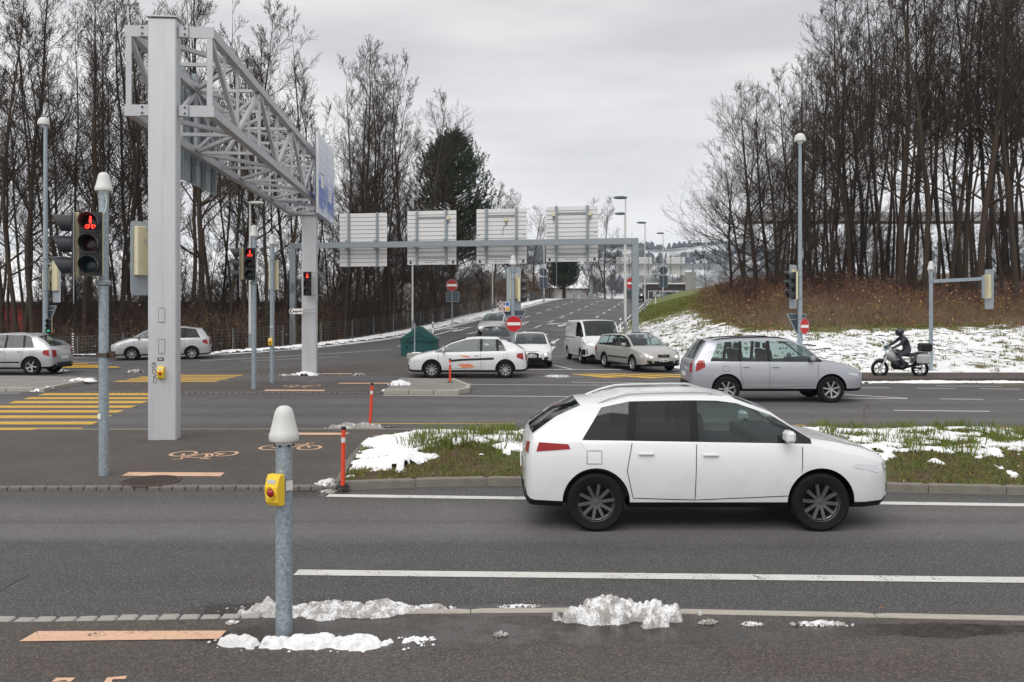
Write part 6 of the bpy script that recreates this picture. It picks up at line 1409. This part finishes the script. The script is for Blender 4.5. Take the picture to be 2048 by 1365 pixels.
    # doors, handles, mirrors
    for md_, sy in (('l', 1), ('R', -1)):
        lo = zb+.10; b0 = sh(xb)-.01
        seam([(xc-.12, lo+.05), (xc-.10, sh(xc-.1)-.02)], md_); seam([(xb-.03, b0), (xb-.05, lo), (xc-.12, lo+.05)], md_)
        if s.get('doors', 4) == 4 and s.get('rwin', 1): seam([(xb-.05, lo), (xr+wr*1.25, lo+.02), (xr+wr*1.05, lo+.32), (xcp-.03, sh(xcp)-.01)], md_)
        for x in ([xb+.12] + ([xcp+.12] if s.get('doors', 4) == 4 and s.get('rwin', 1) else [])):
            h_ = hit(md_, x, sh(x)-.12)
            if h_: MB().box(h_[0]+Vector((0, sy*.018, 0)), (.17, .03, .028), bev=.008).build('door_handle', M[paint_], t)
        if hit(md_, xr+.02, zb+.62): seam([(xr-.10, ztb-.30), (xr-.10, ztb-.16), (xr+.06, ztb-.16), (xr+.06, ztb-.30), (xr-.10, ztb-.30)], md_, .006, 'fuel_flap' if sy < 0 else 'panel_seam')
        mz = zc+.06; mx_ = xc-.28; q_ = MB().box((mx_, sy*(hw+.085), mz), (.10, .19, .13), bev=.03).build('wing_mirror', M[s.get('mirror', paint_)], t); MB().bar((mx_+.01, sy*(hw-.06), mz-.06), (mx_+.01, sy*(hw+.03), mz-.03), .05, .035).build('mirror_arm', M['plastic_black'], q_)
        if s.get('strip'): seam([(xr+wr*1.3, s['strip']), (xf-wr*1.3, s['strip'])], md_, .05, 'side_moulding', 'plastic_black' if s.get('stripblack', 1) else paint_, .01)
        if rails:
            ry = sy*hw*rw*.80; tp_ = []
            for k in range(9):
                x = lerp(xrf-.12, xrr+.12, k/8); h_ = hit('t', x, ry); tp_.append(Vector((x, ry, (h_[0].z if h_ else H)+(.03 if 0 < k < 8 else -.01))))
            MB().path(tp_, .017, 8).build('roof_rail', M['plastic_black' if rails == 'black' else 'rim_silver'], t, 60)
        # wheel arch lip
    for sy in (-1, 1): seam([(xc+.02, sy*hw*.80), (lerp(xc, Fx, .5), sy*hw*.76), (Fx-.22, sy*hw*.62)], 't', .008, 'bonnet_seam')
    seam([(xb-.045, -hw*.8*rw), (xb-.045, hw*.8*rw)], 't', .006, 'roof_seam') if name == 'van' else None
    # nose
    hl = s.get('hl', (.46, .80, .08)); y0, y1, hh = hl; zh = zn-.17+s.get('hlz', 0); lm = 'light_head' if lights else 'lens_clear'
    for sy in (-1, 1):
        p_ = decal('headlight', 'f', [(sy*hw*y0, zh-hh*.5), (sy*hw*y1, zh-hh*.3), (sy*hw*min(.93, y1+.05), zh+hh*.9), (sy*hw*(y1-.1), zh+hh), (sy*hw*y0, zh+hh*.5)], 'lens_clear', .008)
        if p_ and lights: decal('lit_bulb', 'f', [(sy*hw*lerp(y0, y1, .5)+.052*cos(a_*pi/4), zh+hh*.15+.042*sin(a_*pi/4)) for a_ in range(8)], 'light_head', .016, p_)
        ms_ = 'l' if sy > 0 else 'R'; decal('headlight', ms_, [(Fx-.16, zh-hh*.3), (Fx-.46, zh+hh*.55), (Fx-.40, zh+hh*.95), (Fx-.17, zh+hh*.7)], 'lens_clear', .006)
        if s.get('fog', 1): decal('fog_lamp', 'f', [(sy*hw*.58, zb+.15), (sy*hw*.78, zb+.16), (sy*hw*.78, zb+.25), (sy*hw*.58, zb+.24)], 'plastic_black', .006)
    gw, g0, g1 = s.get('grille', (.34, zn-.24, zn-.12)); g_ = decal('grille', 'f', [(-hw*gw, g1), (hw*gw, g1), (hw*gw*.9, g0), (-hw*gw*.9, g0)], 'plastic_black', .008); decal('lower_grille', 'f', [(-hw*.5, zb+.22), (hw*.5, zb+.22), (hw*.46, zb+.13), (-hw*.46, zb+.13)], 'plastic_black', .007)
    pz = s.get('pz', zb+.30); h_ = hit('f', 0, pz); pl = MB().box(h_[0]+Vector((.015, 0, 0)), (.012, .36, .10)).build('number_plate', M['plate_white'], t); mb = MB()
    for k in range(7):
        if k != 2: mb.box(h_[0]+Vector((.023, -.13+.043*k, 0)), (.003, .028, .055))
    mb.build('plate_characters', M['sign_black'], pl)
    if s.get('badge'):
        bz = s.get('bz', zn-.15); h_ = hit('f', 0, bz); mb = MB(); X_ = h_[0].x+.018
        if s['badge'] == 'rings':
            for k in range(4): mb.lathe([(.034, -.004), (.045, -.004), (.045, .004), (.034, .004), (.034, -.004)], (X_, -.096+.064*k, bz), 18, 'x')
        elif s['badge'] == 'diamond': mb.bar((X_, 0, bz+.09), (X_, .055, bz), .012, .02, up=(1, 0, 0)); mb.bar((X_, .055, bz), (X_, 0, bz-.09), .012, .02, up=(1, 0, 0)); mb.bar((X_, 0, bz-.09), (X_, -.055, bz), .012, .02, up=(1, 0, 0)); mb.bar((X_, -.055, bz), (X_, 0, bz+.09), .012, .02, up=(1, 0, 0))
        elif s['badge'] == 'bolt': mb.lathe([(.045, -.004), (.056, -.004), (.056, .004), (.045, .004), (.045, -.004)], (X_, 0, bz), 18, 'x'); mb.bar((X_, -.10, bz), (X_, .10, bz), .01, .014)
        else: mb.lathe([(0, .006), (.045, .006), (.05, 0)], (X_, 0, bz), 16, 'x')
        mb.build('badge', M['chrome'], t, 40)
    # tail
    ty = s.get('tl', (.62, .94, ztb-.40, ztb-.12)); ty = ty if len(ty) > 4 else ty+(.34,)
    for sy in (-1, 1):
        decal('tail_light', 'r', [(sy*hw*ty[0], ty[2]+.02), (sy*hw*ty[1]*.93, ty[2]), (sy*hw*ty[1]*.93, ty[3]), (sy*hw*ty[0], ty[3]-.02)], 'lens_red', .008)
        decal('tail_light', 'l' if sy > 0 else 'R', [(Rx+.09, ty[2]+.03), (Rx+ty[4], ty[2]+(ty[3]-ty[2])*.45), (Rx+ty[4]-.02, ty[3]-.02), (Rx+.12, ty[3]-.0)], 'lens_red', .006)
    decal('rear_bumper_trim', 'r', [(-hw*.6, zb+.12), (hw*.6, zb+.12), (hw*.6, zb+.24), (-hw*.6, zb+.24)], 'plastic_black', .006)
    h_ = hit('r', 0, zb+.42); 
    if h_: MB().box(h_[0]-Vector((.012, 0, 0)), (.012, .50, .11)).build('number_plate', M['plate_white'], t)
    return t, decal, seam, hit, (xf, xr)
HATCH = dict(L=4.2, W=1.76, H=1.44, WB=2.58, fo=.86, cowl=1.02, zc=.95, rf=1.95, bp=2.42, cp=3.12, rr=3.50, tb=4.06, ztb=.98, drop=.10, zn=.74, wr=.315)
ESTATE = dict(L=4.57, W=1.78, H=1.46, WB=2.58, fo=.92, cowl=1.18, zc=.98, rf=1.95, bp=2.50, cp=3.28, rr=4.22, tb=4.46, ztb=1.0, zn=.76, wr=.315, drop=.06, strip=.52, badge='bolt', grille=(.30, .58, .69), bz=.66, pz=.47)
SUV = dict(L=4.5, W=1.80, H=1.69, WB=2.72, fo=.88, cowl=1.12, zc=1.10, rf=1.85, bp=2.45, cp=3.22, rr=4.05, tb=4.40, ztb=1.12, zn=.88, wr=.35, zb=.30, drop=.06, roofw=.78, tl=(.70, .94, .78, 1.12))
def at_near(px, d_near, W): return d_near+W/2
# 1 white compact SUV in the nearest lane
s = dict(SUV, L=3.98, W=1.72, H=1.475, WB=2.44, fo=.80, cowl=.90, zc=.99, rf=1.68, bp=2.12, cp=2.82, rr=3.36, tb=3.90, drop=.11, ztb=1.04, zn=.83, wr=.318, zb=.25, roofw=.80, tl=(.66, .94, .84, .97, .46), mirror='car_white', rim='rim_dark')
d = 9.50; xfw = PX(1641, d); xfw = (PX(1641, d)+PX(1193, d))/2+1.22
car('compact_suv', 'white compact SUV driving right in the nearest lane before the grass median', s, (xfw-(s['L']/2-s['fo']), d+.83, 0), (1, 0), 'car_white', rearglass='glass_dark', rails='white', lights=False, spokes=10)
# 2 silver SUV on the second carriageway
s = dict(SUV, rim='rim_silver', mirror='car_silver_blue', strip=.55, stripblack=0); d = 22.8; xm = (PX(1449, d)+PX(1667, d))/2+1.36
car('estate_suv', 'silver SUV with black roof rails driving right on the second carriageway', s, (xm-(s['L']/2-s['fo']), d+.86, 0), (1, 0), 'car_silver_blue', rails='black', lights=False, spokes=7)
# 3 white hatchback with decals driving left
s = dict(HATCH, doors=2, WB=2.62, fo=.84, rf=2.05, cowl=.98, bp=2.55, cp=3.15, rr=3.45, tb=4.04, drop=.13, H=1.46, ztb=1.02); d = 31.1; xm = (PX(861, d)+PX(1013, d))/2-1.31
t, decal, seam, hit, ax = car('hatchback', 'white hatchback with orange and dark blue decals driving left past the paved island', s, (xm+(s['L']/2-s['fo']), d+.84, 0), (-1, 0), 'car_white_b', lights=False, spokes=9)
for md_ in ('l', 'R'):
    seam([(-.95, .70), (.15, .66), (.62, .62)], md_, .075, 'blue_stripe', 'sign_black', .005); decal('orange_decal', md_, [(-.15, .74), (.10, .75), (.30, .82), (.0, .81)], 'orange_decal', .005); decal('orange_decal', md_, [(-.30, .40), (.15, .36), (.32, .50), (-.1, .52)], 'orange_decal', .005)
# 4 silver hatchback leaving the picture on the left
s = dict(HATCH, H=1.56, zc=1.04, ztb=1.06, zn=.80, wr=.33, strip=.48); d = 32.6; xrw = PX(62, d)
car('hatchback', 'pale silver hatchback leaving the picture at the left edge', s, (xrw-(s['L']/2-s['fo']-s['WB'])*-1, d+.86, .0), (-1, 0), 'car_silver', lights=False)
# 5 silver people carrier waiting at the far left
s = dict(HATCH, L=4.46, W=1.80, H=1.62, WB=2.70, fo=.93, cowl=.95, zc=1.06, rf=1.95, bp=2.45, cp=3.25, rr=4.05, tb=4.34, ztb=1.10, zn=.80, badge='bolt', bz=.70, grille=(.30, .64, .73), strip=.55, stripblack=0)
ang = radians(180+17); fw = Vector((cos(ang), sin(ang), 0)); c = Vector((PX(325, 43), 43.0, .03))
car('people_carrier', 'silver people carrier waiting behind the big column', s, c, fw, 'car_silver', lights=False, spokes=7)
# 6 white hatchback facing the camera on the ramp
s = dict(HATCH, badge='rings', bz=.655, grille=(.33, .36, .70), pz=.50, hl=(.46, .82, .085)); fw = Vector((.02, -1, 0)).normalized(); c = Vector((PX(1060, 38.4), 38.4, zramp(38.4)+.01))
car('hatchback', 'white hatchback with tall dark grille waiting at the stop line on the ramp', s, c, fw, 'car_white_b')
# 7 dark car behind
s = dict(HATCH, H=1.46); c = Vector((PX(993, 46), 46, zramp(46)+.01)); car('hatchback', 'black hatchback queueing behind the white hatchback', s, c, Vector((.02, -1, 0)).normalized(), 'car_black', lights=False)
# 8 silver car further up
s = dict(HATCH, H=1.55, zc=1.03, ztb=1.05, zn=.78); c = Vector((PX(992, 58), 58, zramp(58)+.02)); car('hatchback', 'silver car coming down the slip road behind the black hatchback', s, c, Vector((-.22, -1, 0)).normalized(), 'car_silver')
# 9 white van
s = dict(L=4.78, W=1.90, H=1.95, WB=3.10, fo=.86, cowl=.62, zc=1.22, rf=1.32, bp=2.0, cp=3.2, rr=4.62, tb=4.72, ztb=1.30, zn=.98, wr=.33, zb=.26, rwin=0, q=0, rearwin=0, roofw=.86, drop=.03, hl=(.52, .80, .15), hlz=.05, grille=(.42, .80, .87), badge='diamond', bz=.82, pz=.52, mirror='plastic_black', strip=.58, stripblack=0, fog=0, bow=.09)
ang = math.atan2(-.985, .13); fw = Vector((cos(ang), sin(ang), 0)); c = Vector((PX(1186, 41.2), 41.2, zramp(41.2)+.01))
t, decal, seam, hit, ax = car('van', 'white panel van with black bumper waiting beside the snowy bank', s, c, fw, 'van_white', cat='van', group='vehicles waiting on the ramp', spokes=9)
decal('front_bumper', 'f', [(-.83, .66), (.83, .66), (.80, .44), (-.80, .44)], 'plastic_black', .02)
for md_ in ('l', 'R'): decal('front_bumper', md_, [(2.30, .42), (1.95, .40), (1.92, .64), (2.28, .66)], 'plastic_black', .012)
for md_ in ('l', 'R'): seam([(.30, .5), (.30, 1.66)], md_); seam([(-.95, .5), (-.95, 1.66)], md_); seam([(.25, 1.12), (-2.1, 1.12)], md_, .03, 'slide_rail')
# 10 silver estate
ang = math.atan2(-.945, .33); fw = Vector((cos(ang), sin(ang), 0)); c = Vector((PX(1272, 36.1), 36.1, .01))
car('estate_car', 'silver estate with black roof rails waiting at the stop line beside the bank', ESTATE, c, fw, 'car_beige_silver', rails='black', spokes=6, group='vehicles waiting on the ramp')
# 11 far dark SUV, 12 parked car
s = dict(SUV, H=1.75); X_ = PX(1276, 112); car('suv', 'dark SUV coming over the crest of the slip road', s, (X_, 112, zramp(112)+.02), Vector((-.2, -1, 0)).normalized(), 'car_black', cat='car')
s = dict(HATCH, H=1.5); X_ = PX(1330, 152); car('hatchback', 'grey car just beyond the grassy crest on the right', s, (X_, 152, tz(X_, 152)), Vector((-1, -.6, 0)).normalized(), 'car_grey', lights=False)

# ------------------------------------------------------------------ motorcycle and rider
d = 31.6; t = thing('motorcycle', 'dark motorcycle with top case riding left below the snowy bank', 'motorcycle', (PX(1800, d), d, 0), pi); r = .31
tyre = MB().lathe([(r*.72, -.05), (r*.9, -.06), (r, -.03), (r, .03), (r*.9, .06), (r*.72, .05)], n=32, axis='y').mesh('wheel', M['tyre'], 50)
rim = MB().lathe([(r*.74, -.03), (r*.68, 0), (r*.74, .03)], n=32, axis='y')
for k in range(6): a = k*pi/3; rim.bar((.03*cos(a), 0, .03*sin(a)), (r*.72*cos(a), 0, r*.72*sin(a)), .02, .03, up=(0, 1, 0))
rim.lathe([(.04, -.05), (.04, .05)], n=12, axis='y'); rimm = rim.mesh('rim', M['plastic_black'])
for x in (.73, -.72): w_ = link('wheel', tyre, t, (x, 0, r)); link('rim', rimm, w_)
mb = MB()
for sy in (-.09, .09): mb.tube((.73, sy, r), (.46, sy, .88), .026, n=10)
mb.build('fork', M['chrome'], t); MB().path([(.38, -.36, 1.06), (.46, -.20, 1.10), (.47, 0, 1.05), (.46, .20, 1.10), (.38, .36, 1.06)], .015, 8).build('handlebar', M['plastic_black'], t)
mb = MB(); vs = []
def shell(nm, secs, mat, n=14):
    mb = MB(); vs = []
    for x, zc_, hy_, hz2 in secs:
        for i in range(n): a = 2*pi*i/n; vs.append((x, hy_*cos(a), zc_+hz2*sin(a)))
    mb.add(vs, [(k*n+i, k*n+(i+1) % n, (k+1)*n+(i+1) % n, (k+1)*n+i) for k in range(len(secs)-1) for i in range(n)]+[tuple(range(n)), tuple(range((len(secs)-1)*n, len(secs)*n))[::-1]]); return mb.build(nm, M[mat], t, 60)
shell('fairing', [(.62, .84, .03, .04), (.57, .86, .12, .15), (.42, .84, .17, .24), (.22, .72, .15, .22), (.10, .66, .10, .14)], 'car_silver'); shell('fuel_tank', [(.34, .86, .05, .05), (.26, .88, .14, .12), (.05, .88, .16, .13), (-.10, .82, .10, .08)], 'car_black'); shell('seat', [(-.05, .80, .11, .04), (-.3, .79, .16, .06), (-.55, .84, .15, .06), (-.8, .90, .09, .05)], 'seat_dark'); shell('engine', [(.32, .46, .06, .08), (.22, .46, .17, .18), (-.1, .44, .18, .18), (-.28, .44, .08, .1)], 'plastic_black'); shell('front_mudguard', [(.98, .50, .03, .02), (.86, .62, .07, .03), (.73, .66, .08, .03), (.58, .62, .07, .03)], 'car_black'); shell('tail', [(-.45, .78, .12, .10), (-.75, .84, .09, .07), (-1.0, .88, .05, .04)], 'car_silver')
MB().box((-.90, 0, 1.08), (.40, .44, .30), bev=.06).build('top_case', M['plastic_black'], t); MB().box((-.86, 0, .925), (.36, .22, .03)).bar((-.7, 0, .84), (-.8, 0, .93), .05, .03).build('luggage_rack', M['chrome'], t); 
for sy in (-1, 1): MB().box((-.72, sy*.30, .66), (.46, .20, .34), bev=.05).build('pannier', M['car_silver'], t)
MB().tube((-.3, -.17, .36), (-.95, -.22, .50), .05, .07, 12).build('exhaust', M['chrome'], t); mb = MB(); mb.bar((-.1, 0, .45), (-.72, 0, r), .2, .06); mb.build('swing_arm', M['plastic_black'], t); MB().box((.615, 0, .88), (.02, .16, .11), bev=.01).build('headlight', M['light_head'], t); MB().prism([(.56, -.16, .98), (.56, .16, .98), (.40, .14, 1.26), (.40, -.14, 1.26)], (.01, 0, 0)).build('windshield', M['glass'], t)
for sy in (-1, 1): MB().path([(.45, sy*.22, 1.09), (.47, sy*.30, 1.22)], .008).box((.46, sy*.33, 1.24), (.03, .12, .07)).build('mirror', M['plastic_black'], t)
# rider: one continuous skinned body
J = [('pel', (-.28, 0, .93), .15), ('waist', (-.24, 0, 1.10), .145), ('chest', (-.13, 0, 1.32), .165), ('neck', (-.05, 0, 1.49), .06), ('head', (-.01, 0, 1.60), .085),
     ('shL', (-.10, .20, 1.42), .075), ('elL', (.13, .32, 1.20), .055), ('wrL', (.34, .33, 1.10), .042), ('haL', (.40, .33, 1.075), .042), ('shR', (-.10, -.20, 1.42), .075), ('elR', (.13, -.32, 1.20), .055), ('wrR', (.34, -.33, 1.10), .042), ('haR', (.40, -.33, 1.075), .042),
     ('hipL', (-.24, .12, .92), .115), ('knL', (.14, .22, .80), .080), ('anL', (-.08, .22, .42), .055), ('toL', (.10, .23, .37), .045), ('hipR', (-.24, -.12, .92), .115), ('knR', (.14, -.22, .80), .080), ('anR', (-.08, -.22, .42), .055), ('toR', (.10, -.23, .37), .045)]
idx = {j[0]: i for i, j in enumerate(J)}; E = [('pel', 'waist'), ('waist', 'chest'), ('chest', 'neck'), ('neck', 'head'), ('chest', 'shL'), ('shL', 'elL'), ('elL', 'wrL'), ('wrL', 'haL'), ('chest', 'shR'), ('shR', 'elR'), ('elR', 'wrR'), ('wrR', 'haR'), ('pel', 'hipL'), ('hipL', 'knL'), ('knL', 'anL'), ('anL', 'toL'), ('pel', 'hipR'), ('hipR', 'knR'), ('knR', 'anR'), ('anR', 'toR')]
me = bpy.data.meshes.new('person'); me.from_pydata([j[1] for j in J], [(idx[a], idx[b]) for a, b in E], []); ob = bpy.data.objects.new('person', me); COL.objects.link(ob); ob.modifiers.new('skin', 'SKIN')
if not me.skin_vertices: 
    bpy.context.view_layer.objects.active = ob; bpy.ops.mesh.customdata_skin_add()
for i, j in enumerate(J): me.skin_vertices[0].data[i].radius = (j[2], j[2]); me.skin_vertices[0].data[i].use_root = (i == 0)
sd = ob.modifiers.new('sub', 'SUBSURF'); sd.levels = 2; sd.render_levels = 2
dg = bpy.context.evaluated_depsgraph_get(); bm_ = bpy.data.meshes.new_from_object(ob.evaluated_get(dg)); bpy.data.objects.remove(ob)
pt = thing('person', 'rider in dark clothing and helmet leaning over the motorcycle', 'person', (PX(1800, d), d, 0), pi); bm_.materials.clear(); bm_.materials.append(M['cloth_dark']); bm_.polygons.foreach_set('use_smooth', [True]*len(bm_.polygons)); link('body', bm_, pt)
hd = MB(); hc = Vector((.0, 0, 1.63)); vs = []; n = 18
for k in range(11):
    f_ = -pi/2+pi*k/10
    for i in range(n): a = 2*pi*i/n; vs.append(hc+Vector((.155*cos(f_)*cos(a)+(.02 if sin(f_) < 0 else 0), .125*cos(f_)*sin(a), .145*sin(f_))))
hd.add(vs, [(k*n+i, k*n+(i+1) % n, (k+1)*n+(i+1) % n, (k+1)*n+i) for k in range(10) for i in range(n)]); hl_ = hd.build('helmet', M['helmet_dark'], pt, 70); vz = MB()
vz.lathe([(.162, -.05), (.166, .0), (.158, .055)], hc+Vector((0, 0, .0)), 14, 'z', 0, -1.0, 1.0); vz.build('visor', M['glass_dark'], hl_, 60)
for sy in (-1, 1):      # gloved hands with fingers wrapped round the grips
    mb = MB(); b = Vector((.40, sy*.33, 1.075))
    for k in range(4): y = sy*(.30+.022*k); mb.path([(.385, y, 1.10), (.42, y, 1.085), (.425, y, 1.05), (.395, y, 1.035)], .011, 6)
    mb.path([(.375, sy*.285, 1.085), (.40, sy*.27, 1.065), (.42, sy*.275, 1.045)], .012, 6); mb.build('glove_fingers', M['plastic_black'], pt)
